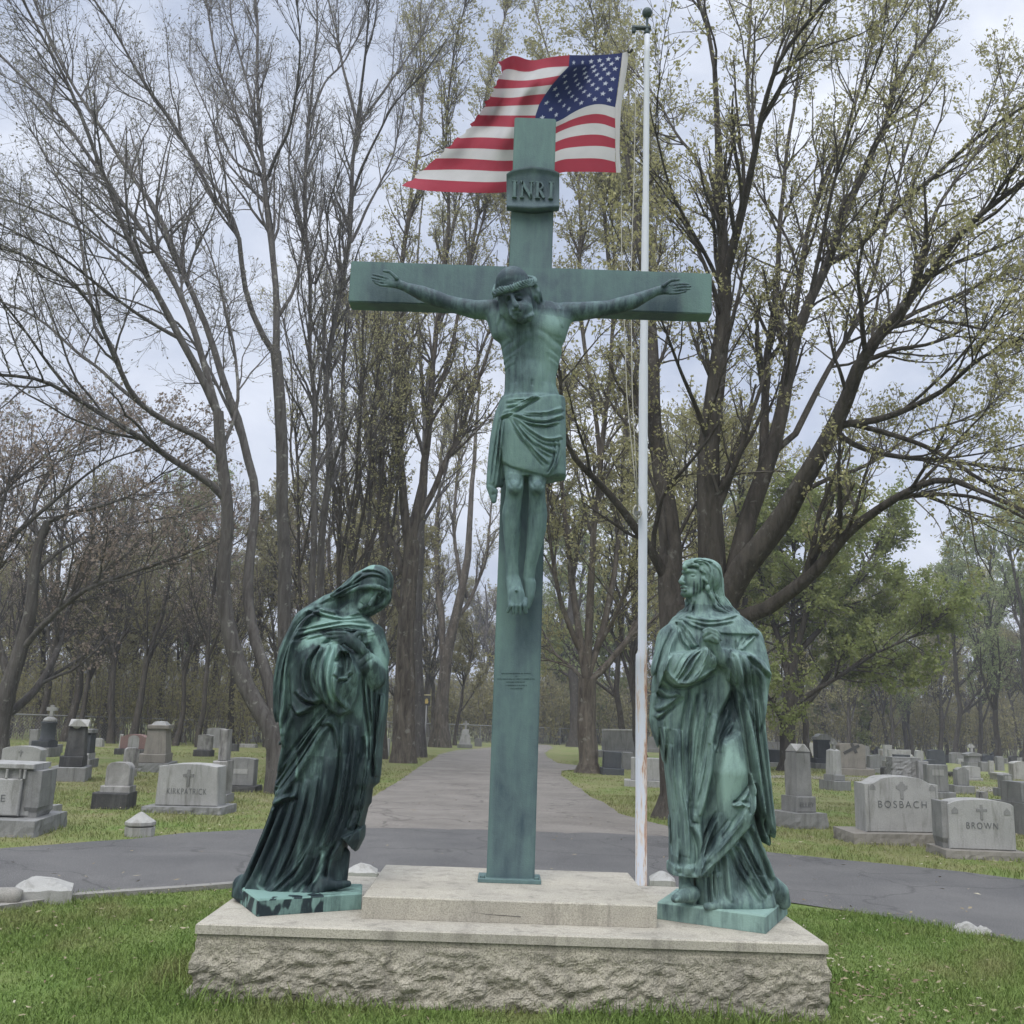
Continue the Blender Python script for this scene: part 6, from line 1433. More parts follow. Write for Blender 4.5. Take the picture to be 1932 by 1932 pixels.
g = simple('blackened round-shouldered stone on a dark base, left of the pale wide stone', 198, 242, 1440, 1524, S_stain, 'round', .3, (182, 247, 1495), .28, group=GL, rz=.15, bm=S_black)
g.part('plinth', 'box', 192, 246, 1483, 1496, .36, S_stain)
g = simple('wide pale grey family stone with an engraved cross on the left lawn', 299, 418, 1442, 1532, S_light, 'trap', .055, (284, 432, 1519), .34, group=GL, rz=-.05, bm=S_mid, bstyle='rough')
g.text('KIRKPATRICK', 358, 1493, 11, front=-.172, wpx=75, spacing=1.15); g.mark('engraved_cross', 'cross', 350, 370, 1453, 1484, S_mid, -.172, .26)
g = Grave('square_post_monument', 'gravestone', 'narrow weathered marble post rising behind the wide pale family stone', 418, 1515, 0, GL)
g.part('base', 'box', 400, 434, 1498, 1515, .42, S_mid); g.part('plinth', 'box', 402, 430, 1437, 1498, .36, S_stain); g.part('shaft', 'box', 409, 425, 1379, 1437, .24, S_stain)
g = simple('grey stone with a pale lettered panel, right of the wide pale family stone', 427, 480, 1431, 1493, S_mid, 'arch', .06, (429, 487, 1482), .3, group=GL, bm=S_black, bstyle='rough'); g.mark('lettered_panel', 'box', 438, 468, 1451, 1460, S_light, -.152)
simple('small stained marble stone on a black base beyond the narrow marble post', 372, 398, 1387, 1427, S_stain, 'arch', .06, (368, 400, 1415), .25, group=GL, bm=S_black)
simple('pale stone in the back row behind the small stained marble one', 389, 426, 1374, 1412, S_mid, 'arch', .1, dep=.3, group=GL)
simple('little dark cube-shaped marker in the grass', 436, 449, 1404, 1418, S_black, 'box', dep=.3, group=GL, name='grave_marker', cat='grave marker')
simple('low white slab lying in the grass right of the dark cube marker', 452, 484, 1404, 1411, S_light, 'box', dep=.5, group=GL, name='grave_marker', cat='grave marker')
simple('small stepped grey stone at the far left fence', 475, 490, 1381, 1401, S_mid, 'box', base=(472, 494, 1395), dep=.3, group=GL)
simple('pointed pale stone at the far left fence, behind the dark tree foot', 496, 516, 1378, 1400, S_mid, 'trap', .25, dep=.3, group=GL)
g = Grave('marker_post', 'marker post', 'squat octagonal white marble post with a pointed cap by the ring road', 263, 1577, 0)
def octo(gr, nm, rings, u0, u1, M):
    b = MB(); k = gr.s; R_ = (u1-u0)/2*k; b.lathe([(r*R_, (gr.vb-v)*k) for r, v in rings], 8); o_ = link(nm, b.mesh(nm), M, gr.e, world=False); o_.rotation_euler = (0, 0, math.pi/8); return o_
octo(g, 'post', [(1, 1580), (1.02, 1560)], 236, 290, S_white); octo(g, 'cap', [(1.0, 1558), (1.04, 1556), (1.04, 1551), (.72, 1545), (.66, 1544), (.55, 1542), (.2, 1535), (.02, 1533)], 236, 290, S_white)
# beside the avenue
simple('pale stone between the veiled woman and the thick rough trunk', 713, 734, 1394, 1426, S_light, 'box', dep=.3, group=GC)
simple('pale stone half hidden between the two avenue trunks', 770, 778, 1391, 1412, S_light, 'box', dep=.3, group=GC)
simple('small grey stone right of the hand sign post', 802, 815, 1391, 1408, S_mid, 'arch', .1, dep=.3, group=GC)
g = Grave('cross_topped_monument', 'gravestone', 'white stepped monument with a cross at the far end of the avenue', 877, 1411, 0, GC)
g.part('base', 'box', 863, 891, 1404, 1411, 1.1, S_mid); g.part('pedestal', 'taper', 866, 888, 1388, 1404, .8, S_light, .25); g.part('block', 'taper', 869, 885, 1377, 1388, .6, S_light, .3); g.part('cross', 'cross', 871, 883, 1361, 1378, .15, S_light, .32)
simple('small arched grey stone right of the white cross monument', 895, 909, 1393, 1409, S_mid, 'arch', .2, dep=.3, group=GC)
g = simple('wide grey family stone with a pale top edge, left of the flagpole', 1136, 1198, 1379, 1430, S_mid, 'arch', .04, (1122, 1200, 1416), .5, group=GC); g.part('top_edge', 'box', 1136, 1197, 1377, 1380, .52, S_white)
simple('dark square block stone in front of the wide grey one', 1137, 1170, 1419, 1462, S_dark, 'box', base=(1134, 1174, 1449), dep=.4, group=GC)
simple('grey block right of the dark square stone', 1173, 1192, 1420, 1452, S_mid, 'box', dep=.5, group=GC)
simple('pale blank slab seen on both sides of the flagpole', 1190, 1248, 1431, 1485, S_light, 'box', base=(1178, 1250, 1472), dep=.3, group=GC, rz=-.1)
simple('low grey stone visible between flagpole and praying man', 1222, 1242, 1391, 1420, S_mid, 'box', base=(1220, 1246, 1412), dep=.3, group=GC)
# right lawn
g = Grave('obelisk_monument', 'gravestone', 'leaning grey shaft with a gabled top and lettered block, nearest obelisk on the right', 1505, 1560, .35, GR)
g.part('base', 'rough', 1468, 1540, 1532, 1560, .62, S_mid); g.part('block', 'box', 1486, 1530, 1503, 1532, .36, S_mid); g.part('shaft', 'taper', 1492, 1526, 1420, 1503, .26, S_mid, .10); g.part('gabled_top', 'gablex', 1493, 1525, 1407, 1421, .26, S_light)
g.text('ELLEY', 1508, 1518, 9, front=-.186, wpx=32)
simple('slim leaning slab close behind the lettered grey shaft', 1484, 1500, 1432, 1486, S_mid, 'arch', .2, dep=.2, rz=.5)
g = Grave('obelisk_monument', 'gravestone', 'slim pale obelisk with a small cross on a stepped base', 1574, 1490, .3, GR)
g.part('base', 'box', 1557, 1594, 1473, 1490, .62, S_mid); g.part('plinth', 'box', 1562, 1587, 1462, 1473, .42, S_mid); g.part('shaft', 'obel', 1564, 1583, 1412, 1462, .30, S_light, .12); g.part('cross', 'cross', 1565, 1577, 1396, 1420, .1, S_mid, .4, yo=-.05)
g = simple('broad buff stone with a leaning cross relief and rounded shoulders', 1580, 1629, 1404, 1462, S_brown, 'round', .14, (1578, 1641, 1449), .55)
cr0 = g.mark('leaning_cross_relief', 'cross', 1594, 1614, 1410, 1443, S_black, -.285, .28, .02); cr0.rotation_euler = (0, math.radians(62), 0); cr0.location.z += .38; cr0.location.x -= .30
g = Grave('stele_monument', 'gravestone', 'tall dark stele with an ornate white cap, right of the lawn tree trunk', 1551, 1450, 0, GR)
g.part('base', 'box', 1532, 1569, 1440, 1450, 1.0, S_mid); g.part('plinth', 'box', 1535, 1566, 1431, 1440, .8, S_dark); g.part('die', 'box', 1539, 1564, 1396, 1431, .6, S_dark); g.part('cap', 'serp', 1537, 1566, 1386, 1397, .66, S_light, .5)
g = Grave('obelisk_monument', 'gravestone', 'little yellowish obelisk left of the tall dark stele', 1518, 1424, 0, GR); g.part('shaft', 'obel', 1514, 1522, 1395, 1424, .25, S_yel, .2); g.part('finial', 'lathe', 1516, 1520, 1389, 1396, 0, S_mid, [(.5, 0), (1, .4), (.8, .8), (.1, 1)])
simple('white narrow post right of the yellowish obelisk', 1528, 1534, 1402, 1426, S_white, 'box', dep=.15)
simple('pale square stone left of the lawn tree trunk', 1446, 1471, 1400, 1418, S_mid, 'box', dep=.4)
simple('dark square stone below the pale one, left of the lawn tree trunk', 1450, 1471, 1415, 1446, S_dark, 'box', base=(1447, 1471, 1438), dep=.5, bm=S_light)
simple('grey slab farthest left on the right lawn beside the praying man', 1440, 1452, 1418, 1440, S_mid, 'box', dep=.4)
g = simple('largest pale shouldered family stone with an engraved wheel cross, nearest on the right', 1624, 1764, 1467, 1590, S_light, 'serp', .14, (1590, 1768, 1568), .36, rz=.03, bm=S_brown, bstyle='rough')
g.text('BOSBACH', 1694, 1518, 13, front=-.183, wpx=92, spacing=1.35); g.mark('engraved_wheel_cross', 'celtic', 1683, 1705, 1476, 1508, S_mid, -.182, .30)
for x_ in (1632, 1746): g.mark('carved_corner', 'gable', x_, x_+12, 1480, 1492, S_mid, -.181, .5, .004)
for x_ in (1630, 1758): g.mark('carved_border', 'box', x_, x_+1.4, 1484, 1566, S_mid, -.181)
g = simple('pale arched family stone with an engraved cross, right of the largest one', 1784, 1906, 1510, 1616, S_light, 'arch', .13, (1768, 1918, 1601), .32, rz=-.02, bm=S_brown, bstyle='rough')
g.text('BROWN', 1845, 1558, 12, front=-.163, wpx=58, spacing=1.25); g.mark('engraved_cross', 'cross', 1835, 1855, 1520, 1547, S_mid, -.162, .22)
g.part('rough_side', 'rough', 1774, 1787, 1516, 1601, .30, S_mid, yo=.03); g.part('weathered_top_edge', 'arch', 1785, 1906, 1508.5, 1524, .41, S_stain, .9, .004) if False else None
for x_ in (1790, 1886): g.mark('carved_corner', 'gable', x_, x_+12, 1524, 1537, S_mid, -.162, .5, .004)
g = simple('upright grey stone with a pale plaque, between the two nearest family stones', 1748, 1787, 1444, 1507, S_mid, 'box', .1, (1746, 1796, 1494), .25); g.mark('plaque', 'box', 1757, 1779, 1453, 1464, S_light, -.13)
simple('rough boulder-faced stone behind the largest family stone', 1679, 1733, 1430, 1480, S_mid, 'rough', dep=.5, o=1.6)
simple('smooth grey stone right of the boulder-faced one', 1730, 1749, 1437, 1482, S_mid, 'box', dep=.3)
simple('scalloped pale stone above the left shoulder of the largest family stone', 1639, 1669, 1425, 1458, S_light, 'serp', .1, (1628, 1682, 1449), .3)
simple('grey stone just right of the broad buff one', 1623, 1643, 1427, 1448, S_mid, 'box', dep=.3)
simple('grey round-shouldered stone behind the broad buff one', 1617, 1640, 1407, 1428, S_mid, 'round', .2, dep=.3)
simple('slender grey stone with a pointed arch top, right of the plaque stone', 1803, 1826, 1449, 1496, S_mid, 'serp', .12, (1795, 1832, 1482), .25)
simple('pale wide stone behind the slender pointed-arch one', 1818, 1847, 1446, 1472, S_light, 'arch', .12, (1819, 1848, 1467), .3)
simple('small dark low stone left of the slender pointed-arch one', 1789, 1802, 1456, 1464, S_black, 'round', .4, dep=.3)
g = simple('narrow grey stone with a polished face near the right edge', 1889, 1908, 1462, 1502, S_mid, 'round', .15, (1884, 1912, 1488), .3); g.mark('polished_face', 'round', 1892, 1905, 1465, 1478, S_light, -.155, .2)
simple('large grey stone with dark holes, cut by the right picture edge', 1908, 1962, 1478, 1572, S_mid, 'box', base=(1904, 1968, 1515), dep=.45, rz=.2)
simple('white round-topped stone at the right picture edge', 1908, 1944, 1437, 1470, S_white, 'arch', .15, dep=.4)
simple('upright white tablet in the right background', 1866, 1875, 1436, 1462, S_white, 'box', dep=.15)
simple('grey column stone beside the upright white tablet', 1880, 1893, 1428, 1454, S_mid, 'taper', .05, dep=.3)
g = Grave('stone_bench', 'bench', 'low white marble bench near the right edge', 1884, 1470, .2); g.part('seat', 'box', 1872, 1898, 1458, 1461, .5, S_white)
for x_ in (1874, 1893): g.part('leg', 'box', x_, x_+3, 1461, 1470, .45, S_white)
g = Grave('cross_topped_monument', 'gravestone', 'pedimented stone with a flared cross on top in the right background', 1834, 1446, 0, GR)
g.part('base', 'box', 1820, 1850, 1438, 1446, .9, S_mid); g.part('die', 'box', 1824, 1846, 1426, 1438, .6, S_mid); g.part('pediment', 'gable', 1821, 1848, 1419, 1427, .75, S_mid, .5); g.part('cross', 'celtic', 1828, 1840, 1404, 1421, .2, S_light, .36)
g = Grave('cross_topped_monument', 'gravestone', 'slim plain stone cross standing in the right background row', 1722, 1424, 0, GR); g.part('cross', 'cross', 1717, 1728, 1404, 1424, .2, S_light, .3)
B_ = [('wide brownish stone with a dark base right of the slim plain cross', 1793, 1820, 1420, 1441, S_mid, 'arch', .12), ('dark slab-topped stone in the middle right background', 1750, 1783, 1415, 1444, S_dark, 'trap', .1), ('small pale stone with an arched niche near the slim plain cross', 1727, 1742, 1416, 1436, S_light, 'trap', .1),
 ('long pale low wall-like stone in the right background', 1676, 1718, 1415, 1436, S_light, 'box', .1), ('tall narrow pale stone left of the long wall-like one', 1668, 1682, 1406, 1432, S_light, 'box', .1), ('dark wide stone in front of the long wall-like one', 1686, 1716, 1424, 1441, S_dark, 'box', .1),
 ('dark low sarcophagus stone with a curved top', 1735, 1778, 1433, 1447, S_dark, 'serp', .6), ('black rounded stone near the right edge of the background', 1905, 1922, 1426, 1444, S_black, 'round', .3), ('low dark stone left of the grey column stone', 1854, 1874, 1425, 1440, S_dark, 'trap', .2),
 ('small white pointed stone in the right background', 1715, 1724, 1424, 1440, S_white, 'gable', .3), ('pale stone edge behind the scalloped stone', 1659, 1668, 1413, 1430, S_light, 'box', .1), ('dark stone in the far row behind the scalloped one', 1645, 1660, 1409, 1424, S_dark, 'arch', .1),
 ('small brown stone in the far row left of the wheel cross stone', 1662, 1672, 1416, 1431, S_brown, 'box', .1), ('low dark block right of the slab-topped dark stone', 1783, 1798, 1425, 1440, S_dark, 'box', .1), ('grey block close behind the plaque stone', 1849, 1868, 1438, 1456, S_mid, 'box', .1),
 ('small white marker left of the black rounded stone', 1896, 1901, 1431, 1440, S_white, 'round', .3), ('pale flat stone at the right edge behind the black rounded one', 1922, 1940, 1430, 1446, S_light, 'box', .1), ('thin dark upright stone left of the boulder-faced one', 1664, 1674, 1447, 1466, S_black, 'arch', .2),
 ('small white tablet left of the scalloped stone', 1636, 1640, 1440, 1452, S_white, 'round', .3), ('pale pillar between scalloped and boulder-faced stones', 1668, 1676, 1436, 1462, S_light, 'box', .1), ('little white stone in the far row above the wide brownish one', 1797, 1803, 1412, 1424, S_white, 'round', .3),
 ('grey stone base right behind the pedimented cross stone', 1848, 1862, 1422, 1436, S_mid, 'arch', .15), ('low pale marker below the pedimented cross stone', 1806, 1815, 1432, 1442, S_light, 'box', .1), ('dark stone with pale top near the right far row', 1870, 1884, 1418, 1432, S_dark, 'gable', .3)]
for lb_, u0, u1, vt, vb, M, st, o in B_: simple(lb_, u0, u1, vt, vb, M, st, o, dep=.35)
g = Grave('tree_stump', 'stump', 'small weathered stump in the dry grass behind the arched family stone', 1853, 1509, 0); g.part('stump', 'rough', 1846, 1860, 1494, 1509, .22, S_stain, o=1.5)
# ------------------------------------------------------------------ stones of the island edge
def boulder(name, label, pts_top, u, v, w_, d_, h, M, rz, seed, seg=10, flat=.6, cat='kerb stone'):
    b = MB(); n = 12; V = []; F = []
    for j in range(n+1):
        for i in range(n+1):
            x = i/n*2-1; y = j/n*2-1; e = max(abs(x), abs(y)); x2 = x-pts_top[0]*2*(1-e); t = (1-e)
            z = h*(flat + (1-flat)*min(1, t*1.35)) if seed < 9 else h*(.2+.8*min(1, t*2.2))*(.75+.5*mno.noise(Vector((x*1.6, y*1.6, seed))))
            ja = .5*mno.noise(Vector((x*2.2, y*2.2, seed+4)))*.12 + .02*mno.noise(Vector((x*6, y*6, seed)))
            tp_ = 1.0 if seed < 9 else .82+.3*mno.noise(Vector((x*2, y*2, seed+8)))
            V.append((x2*w_/2*tp_, y*d_/2*tp_, z + ja*h))
    for j in range(n):
        for i in range(n): a = j*(n+1)+i; F.append((a, a+1, a+n+2, a+n+1))
    rim_ = [i for i in range(n+1)] + [j*(n+1)+n for j in range(1, n+1)] + [n*(n+1)+i for i in range(n-1, -1, -1)] + [j*(n+1) for j in range(n-1, 0, -1)]
    m = len(rim_); k0 = len(V)
    for i in rim_: V.append((V[i][0]*1.04, V[i][1]*1.04, -.05))
    for i in range(m): F.append((rim_[(i+1) % m], rim_[i], k0+i, k0+(i+1) % m))
    b.add(V, F)
    g_ = G(u, v); e_ = empty(name, g_, label, cat, None, rz); link('stone', b.mesh('stone'), M, e_, world=False); return e_
boulder('kerb_stone', 'pale squared marble block with a low pyramid top at the left road edge', (.1, 0), 80, 1700, .36, .30, .155, S_white, .35, 3, flat=.55)
boulder('kerb_stone', 'marble block behind the plinth, between the veiled woman and the upper step', (0, 0), 683, 1664, .23, .24, .14, S_white, .1, 5, flat=.6)
boulder('kerb_stone', 'marble block behind the plinth, between flagpole and praying man', (0, 0), 1249, 1679, .20, .22, .14, S_white, -.1, 7, flat=.6)
boulder('kerb_stone', 'low jagged white rock lying at the right road edge', (-.05, 0), 1832, 1760, .27, .16, .075, S_white, -.25, 9, flat=.35)
g0 = G(18, 1712); e_ = empty('kerb_post', g0, 'fallen round concrete post lying at the left picture edge', 'post', None, .25)
b = MB(); b.tube([(-.55, 0, .06), (-.3, 0, .062), (.02, 0, .062), (.06, 0, .055)], [.062, .062, .062, .05], 14); link('post', b.mesh('post', True), M_conc, e_, world=False)
# ------------------------------------------------------------------ fences
M_wire = mat('galvanised_steel', (.26, .26, .25), .6, .3); 
def fence(label, A, B_, h, step):
    a = G(*A); c = G(*B_); L_ = np.linalg.norm(c-a); n = int(L_/step); e_ = empty('chain_link_fence', a, label, 'fence')
    for i in range(n+1):
        p = a+(c-a)*i/n; b = MB(); b.tube([p-(0, 0, .1), p+(0, 0, h)], [.05, .05], 6); link('fence_post', b.mesh('fence_post'), M_wire, e_)
    b = MB(); b.tube([a+(0, 0, h), c+(0, 0, h)], [.035, .035], 5); link('top_rail', b.mesh('top_rail'), M_wire, e_)
    # woven mesh
    V = []; F = []; k = int(L_/.14); d = (c-a)/k
    r = []
    for i in range(k):
        p = a+d*i
        for sgn in (0, 1):
            q0 = p + (0, 0, .05 if not sgn else h); q1 = p + d*int(h/.14) + (0, 0, h if not sgn else .05); r.append((q0, q1))
    PT = np.array(r); PT = np.stack([PT[:, 0], (PT[:, 0]+PT[:, 1])/2, PT[:, 1]], 1); V, F = tubes(PT, np.full(PT.shape[:2], .0045), 3)
    link('woven_mesh', mesh_np('woven_mesh', V, F), M_wire, e_)
fence('chain link fence along the woodland at the back of the left lawn', (-60, 1396), (712, 1404), 1.03, 3.0)
fence('chain link fence crossing behind the end of the avenue', (716, 1401), (1250, 1408), 1.27, 3.2)
# ------------------------------------------------------------------ hand sign
g = Grave('hand_sign', 'sign', 'small dark sign with a yellow raised hand on a thin post by the avenue', 801, 1426)
g.part('post', 'lathe', 799.6, 802.4, 1330, 1426, 0, M_wire, [(1, 0), (1, 1)])
g.part('sign_board', 'trap', 794.5, 807.5, 1313, 1333, .06, S_black, -.12); g.part('rim', 'box', 794, 808, 1312, 1314, .08, S_yel)
hb = MB(); k = g.s; zc = (1426-1325)*k
hb.prism([(x*k, zc+z*k) for x, z in [(-2.6, -4), (2.2, -4), (3.6, 0), (3.0, .6), (2.4, 0), (2.4, 4.6), (1.5, 4.6), (1.3, 1), (1.0, 5.6), (.1, 5.6), (0, 1.2), (-.4, 5.4), (-1.2, 5.2), (-1.3, 1), (-1.9, 4), (-2.7, 3.8), (-2.9, -1)]][::1], -.042, -.032)
link('raised_hand_symbol', hb.mesh('raised_hand_symbol'), mat('sign_yellow', (.55, .42, .14), .6), g.e, world=False)
# ------------------------------------------------------------------ flagpole and flag
YP = 7.45
M_pole = mat('weathered_white_paint', (.62, .63, .65), .6); q = NT(M_pole)
px_ = q.n('ShaderNodeSeparateXYZ', {0: q.n('ShaderNodeNewGeometry').outputs['Normal']}).outputs[0]
zp_ = q.n('ShaderNodeSeparateXYZ', {0: q.n('ShaderNodeNewGeometry').outputs['Position']}).outputs[2]
rn = q.noise(q.wco((20, 20, 2.2)), 1.6, 7, .7, .4); rn2 = q.noise(q.wco((60, 60, 8)), 1.2, 4, .7)
low = q.n('ShaderNodeMapRange', {0: zp_, 1: 1.6, 2: 2.6, 3: .10, 4: -.22}).outputs[0]
side = q.n('ShaderNodeMapRange', {0: px_, 1: .1, 2: .8, 3: 0.0, 4: .13}).outputs[0]
f = q.math('ADD', q.math('ADD', q.math('ADD', q.math('MULTIPLY', rn, .65), q.math('MULTIPLY', rn2, .35)), low), side)
c = q.ramp(f, [(.60, (.52, .54, .57)), (.66, (.55, .49, .42)), (.72, (.36, .21, .14)), (.82, (.20, .10, .065))]); q.color(c)
pole = empty('flagpole', (float(P(1210, 1600, YP)[0]), YP, 0), 'tall white steel flagpole with rust streaks and a ball finial', 'flagpole')
prof = [(1210, 1700, 22), (1210, 1250, 22), (1210.5, 1236, 22), (1212, 1230, 17), (1214, 690, 17), (1214.5, 682, 15), (1218, 388, 13.5), (1218.4, 380, 12), (1220.5, 100, 10.5), (1221, 66, 10)]
b = MB(); pts = []; rad = []
zs = []
for u_, v_, w_ in prof:
    p = P(u_, v_, YP); pts.append(p); zc_ = float(-(RC.T @ (p-np.array([0, 0, CAMH])))[2]); rad.append(w_*zc_/1932/2)
pts[0] = np.array([pts[0][0], YP, -.05]); b.tube(pts, rad, 24)
link('pole', b.mesh('pole', True), M_pole, pole)
def at_(u_, v_, d=0): return P(u_, v_, YP-d)
b = MB()
for v_, h_ in ((1236, 5), (686, 4), (384, 3)):
    i = min(range(len(prof)), key=lambda k: abs(prof[k][1]-v_)); p = at_(np.interp(v_, [66, 1700], [1221, 1210]), v_)
    b.lathe([(rad[i]*1.02, p[2]-.012), (rad[i]*1.07, p[2]-.008), (rad[i]*1.07, p[2]+.008), (rad[i]*.9, p[2]+.012)], 24, (p[0], p[1]))
link('joint_collars', b.mesh('joint_collars', True), M_pole, pole) if False else None
M_fin = mat('dark_green_finial', (.055, .075, .075), .5, .3)
top = at_(1221, 24); b = MB(); rr = 9.3*float(np.linalg.norm(at_(1221, 24)-at_(1222, 24)))
b.lathe([(rr*math.sin(t)*1.0 + .001, top[2]-rr*1.1*math.cos(t)) for t in np.linspace(0, math.pi, 14)], 20, (top[0], top[1])); link('ball_finial', b.mesh('ball_finial', True), M_fin, pole)
z0 = at_(1221, 66)[2]; z1 = top[2]-rr; b = MB(); b.lathe([(.018, z0), (.026, z0+.02), (.018, z0+.05), (.010, z0+.08), (.010, z1), (.014, z1+.01)], 14, (top[0], top[1])); link('finial_stem', b.mesh('finial_stem', True), M_fin, pole)
b = MB(); a0 = at_(1221, 62); b.box(a0[0]-.125, a0[0]+.03, a0[1]-.02, a0[1]+.02, a0[2]+.035, a0[2]+.055, ch=.004); b.lathe([(.016, a0[2]+.0), (.02, a0[2]+.03)], 12, (a0[0]-.11, a0[1])); link('pulley_truck', b.mesh('pulley_truck'), M_fin, pole)
M_rope = mat('halyard_rope', (.42, .40, .35), .9)
pl = at_(1201, 68, .0)
for seq in ([pl, at_(1187, 97, .05)], [at_(1172, 345, .05), at_(1173, 480, .05), at_(1183, 755, .1), at_(1203, 955, .12)], [pl, at_(1196, 350, -.03), at_(1190, 520, .0), at_(1193, 760, .1), at_(1204, 950, .12)]):
    b = MB(); q_ = _resamp(np.array(seq), 10); b.tube(q_, [.0035]*10, 5); link('halyard', b.mesh('halyard', True), M_rope, pole)
cp_ = at_(1206, 968, .07); b = MB(); b.box(cp_[0]-.035, cp_[0]+.02, cp_[1]-.02, cp_[1]+.03, cp_[2]-.012, cp_[2]+.012, ch=.004)
b.tube([cp_+(-.02, -.02, -.06), cp_+(-.035, -.02, 0), cp_+(-.02, -.02, .06)], [.006, .010, .006], 6); link('cleat', b.mesh('cleat'), M_wire, pole)
for i in range(3):
    b = MB(); b.tube([cp_+(.03*math.cos(t)-.02, -.035-.005*i, .055*math.sin(t)*(1-.1*i)) for t in np.linspace(0, 6.28, 14)], [.004]*14, 5); link('rope_coil', b.mesh('rope_coil'), M_rope, pole)
# flag
FV = {0: [(745, 430), (790, 398), (850, 378), (960, 425), (1100, 392), (1225, 380)], 1: [(752, 505), (790, 468), (930, 505), (1050, 465), (1220, 458)], 2: [(735, 545), (900, 560), (1050, 540), (1160, 520)], 3: [(710, 612), (850, 610), (980, 600), (1105, 585)],
 4: [(675, 668), (830, 678), (960, 655), (1060, 648)], 5: [(632, 738), (820, 730), (1015, 722)], 6: [(597, 795), (800, 797), (990, 797)], 7: [(545, 872), (700, 872), (840, 878), (985, 874)],
 8: [(455, 955), (620, 945), (840, 960), (985, 935)], 9: [(380, 1028), (600, 1022), (840, 1040), (985, 1010)], 10: [(300, 1093), (500, 1092), (835, 1117), (985, 1075)], 11: [(210, 1175), (480, 1168), (835, 1190), (985, 1145)], 12: [(160, 1232), (400, 1248), (790, 1262), (985, 1210)], 13: [(60, 1280), (220, 1318), (450, 1328), (790, 1335), (985, 1280)]}
FR = {0: [(1225, 380), (1400, 382), (1500, 375), (1590, 366)], 7: [(985, 874), (1140, 848), (1280, 755), (1420, 710), (1540, 740)], 8: [(985, 935), (1140, 872), (1280, 805), (1430, 778), (1540, 818)], 9: [(985, 1010), (1140, 912), (1280, 860), (1430, 845), (1540, 885)],
 10: [(985, 1075), (1140, 968), (1290, 932), (1440, 925), (1540, 960)], 11: [(985, 1145), (1140, 1030), (1300, 1010), (1440, 1005), (1540, 1025)], 12: [(985, 1210), (1140, 1100), (1300, 1092), (1440, 1092), (1540, 1117)], 13: [(985, 1280), (1140, 1187), (1300, 1185), (1440, 1186), (1547, 1192)]}
NL_, NR_ = 34, 26; rows = []
for k_ in range(14):
    a = _resamp(_smooth2(np.array(FV[k_], float)), NL_)
    if k_ in FR: c = _resamp(_smooth2(np.array(FR[k_], float)), NR_)
    else:
        t = k_/7; c0 = _resamp(_smooth2(np.array(FR[0], float)), NR_); c7 = _resamp(_smooth2(np.array(FR[7], float)), NR_); c = c0*(1-t)+c7*t
        w_ = np.linspace(1, 0, NR_)[:, None]; c = c + (a[-1]-c[0])*w_
    rows.append(np.vstack([a, c[1:]]))
rows = np.array(rows); SUB = 4; fine = []
for k_ in range(13):
    for s_ in range(SUB): t = s_/SUB; fine.append(rows[k_]*(1-t)+rows[k_+1]*t)
fine.append(rows[13]); fine = np.array(fine); nr, ncol = fine.shape[:2]
rf = np.random.default_rng(12); fine[:, 0, 0] += rf.normal(0, 7, nr) + np.where(np.arange(nr) % 9 == 0, -16, 0); fine[:, 0, 1] += rf.normal(0, 5, nr)
cc = np.linspace(0, 1, ncol)[None, :]; rr_ = np.linspace(0, 1, nr)[:, None]
depth = .10*np.sin(cc*9+rr_*2.2)*(1-cc**3) + .06*np.sin(cc*19-rr_*3) * (1-cc**2) + .03*np.sin(rr_*16+cc*4)*(1-cc)
V = P(739.6+.2734*fine[..., 0], .2734*fine[..., 1], YP+.02+depth).reshape(-1, 3)
F = []; mi = []
for i in range(nr-1):
    for j in range(ncol-1):
        F.append((i*ncol+j, (i+1)*ncol+j, (i+1)*ncol+j+1, i*ncol+j+1)); st = i//SUB
        mi.append(2 if (st < 7 and j >= NL_-1) else (0 if st % 2 == 0 else 1))
def clothmat(name, c, tr=.25):
    m = mat(name, c, .8, 0, .2); q = NT(m); n = q.noise(q.wco((1, 1, 1)), 6, 5, .6)
    cc_ = q.mix(q.ramp(n, [(.4, 0.0), (.7, .35)]), c, tuple(v*.72 for v in c)); q.color(cc_); q.bump(q.noise(q.wco((1, 1, 1)), 300, 2, .5), .3, .002)
    t = q.n('ShaderNodeBsdfTranslucent', {'Color': cc_}); mx_ = q.n('ShaderNodeMixShader', {0: tr}); o = q.t.nodes['Material Output']
    q.t.links.new(q.b.outputs[0], mx_.inputs[1]); q.t.links.new(t.outputs[0], mx_.inputs[2]); q.t.links.new(mx_.outputs[0], o.inputs[0]); return m
C_red = clothmat('flag_red', (.30, .035, .055)); C_whi = clothmat('flag_white', (.49, .48, .475)); C_blu = clothmat('flag_blue', (.018, .028, .10), .1)
flag = empty('flag', V[0], 'tattered flag with red and white stripes and starred blue canton streaming from the flagpole', 'flag')
link('cloth', mesh_np('cloth', V, F, True, mi), [C_red, C_whi, C_blu], flag)
Vg = V.reshape(nr, ncol, 3); sb = MB()
N_st = 0
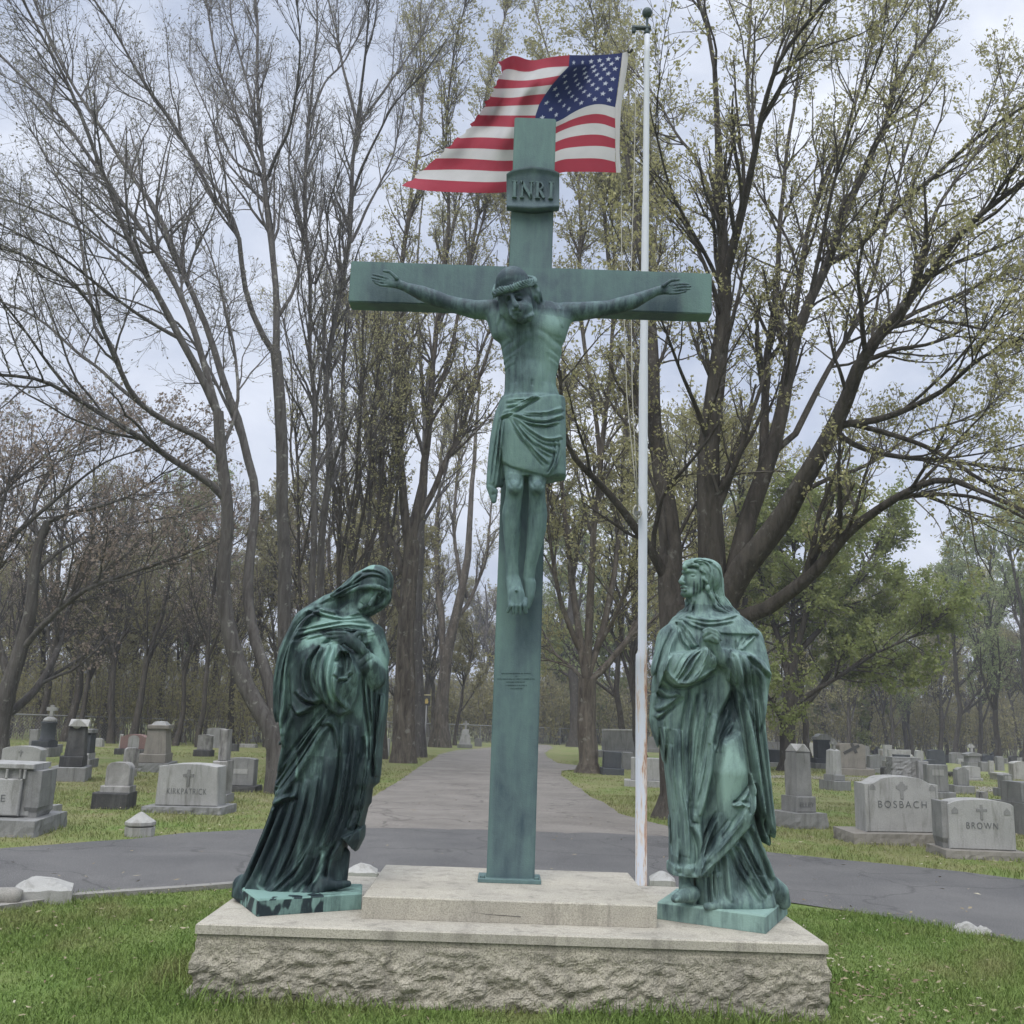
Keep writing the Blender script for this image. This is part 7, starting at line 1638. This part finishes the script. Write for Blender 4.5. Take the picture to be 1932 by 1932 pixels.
for ri in range(9):
    ncs = 6 if ri % 2 == 0 else 5
    for ci in range(ncs):
        fr_ = (ri+1)/10*7*SUB; fc_ = NL_-1 + ((ci*2+(1 if ncs == 6 else 2))/12)*(NR_-1)
        i, j = int(fr_), int(fc_); j = min(j, ncol-2); a, b_ = fr_-i, fc_-j
        c = (Vg[i, j]*(1-a)*(1-b_) + Vg[i+1, j]*a*(1-b_) + Vg[i, j+1]*(1-a)*b_ + Vg[i+1, j+1]*a*b_)
        eu = Vg[i, j+1]-Vg[i, j]; ev = Vg[i+1, j]-Vg[i, j]; eu /= np.linalg.norm(eu); ev /= np.linalg.norm(ev); nn = np.cross(eu, ev)
        for sg in (1, -1):
            pts = [c + nn*sg*.004 + (eu*math.sin(t)-ev*math.cos(t))*(.025 if m_ % 2 == 0 else .010) for m_, t in enumerate(np.linspace(0, 2*math.pi, 10, endpoint=False))]
            sb.add(pts, [tuple(range(10))])
so = link('stars', sb.mesh('stars'), mat('star_white', (.40, .42, .48), .8), flag)
hp = np.array([(1590, 366), (1582, 450), (1570, 550), (1556, 650), (1540, 740), (1541, 900), (1542, 1050), (1547, 1192)], float); ho_ = np.array([(1634, 352), (1625, 450), (1608, 560), (1592, 650), (1580, 760), (1573, 900), (1570, 1050), (1581, 1190)], float)
hp = _resamp(hp, 24); ho_ = _resamp(ho_, 24); V = []
for t in (0, .5, 1):
    q_ = hp*(1-t)+ho_*t; V.append(P(739.6+.2734*q_[:, 0], .2734*q_[:, 1], YP+.015-.02*math.sin(t*3)))
V = np.vstack(V); F = [(k_*24+i, k_*24+i+1, (k_+1)*24+i+1, (k_+1)*24+i) for k_ in range(2) for i in range(23)]
link('header_band', mesh_np('header_band', V, F, True), C_whi, flag)
b = MB(); b.tube([P(739.6+.2734*1625, .2734*356, YP), P(739.6+.2734*1645, .2734*350, YP), P(739.6+.2734*1662, .2734*342, YP)], [.012, .02, .010], 8); link('snap_hook', b.mesh('snap_hook'), S_black, flag)
# ------------------------------------------------------------------ damp spring air
hz = MB(); hz.box(-1520, 1520, -60, 2520, -20, 60)
hm = bpy.data.materials.new('haze'); hm.use_nodes = True; ht = hm.node_tree; ht.nodes.clear()
ho2 = ht.nodes.new('ShaderNodeOutputMaterial'); hv = ht.nodes.new('ShaderNodeVolumePrincipled')
hv.inputs['Color'].default_value = (.90, .93, 1.0, 1); hv.inputs['Density'].default_value = .0014; hv.inputs['Anisotropy'].default_value = .3
ht.links.new(hv.outputs[0], ho2.inputs['Volume'])
setp(link('haze', hz.mesh('haze'), hm), kind='stuff')
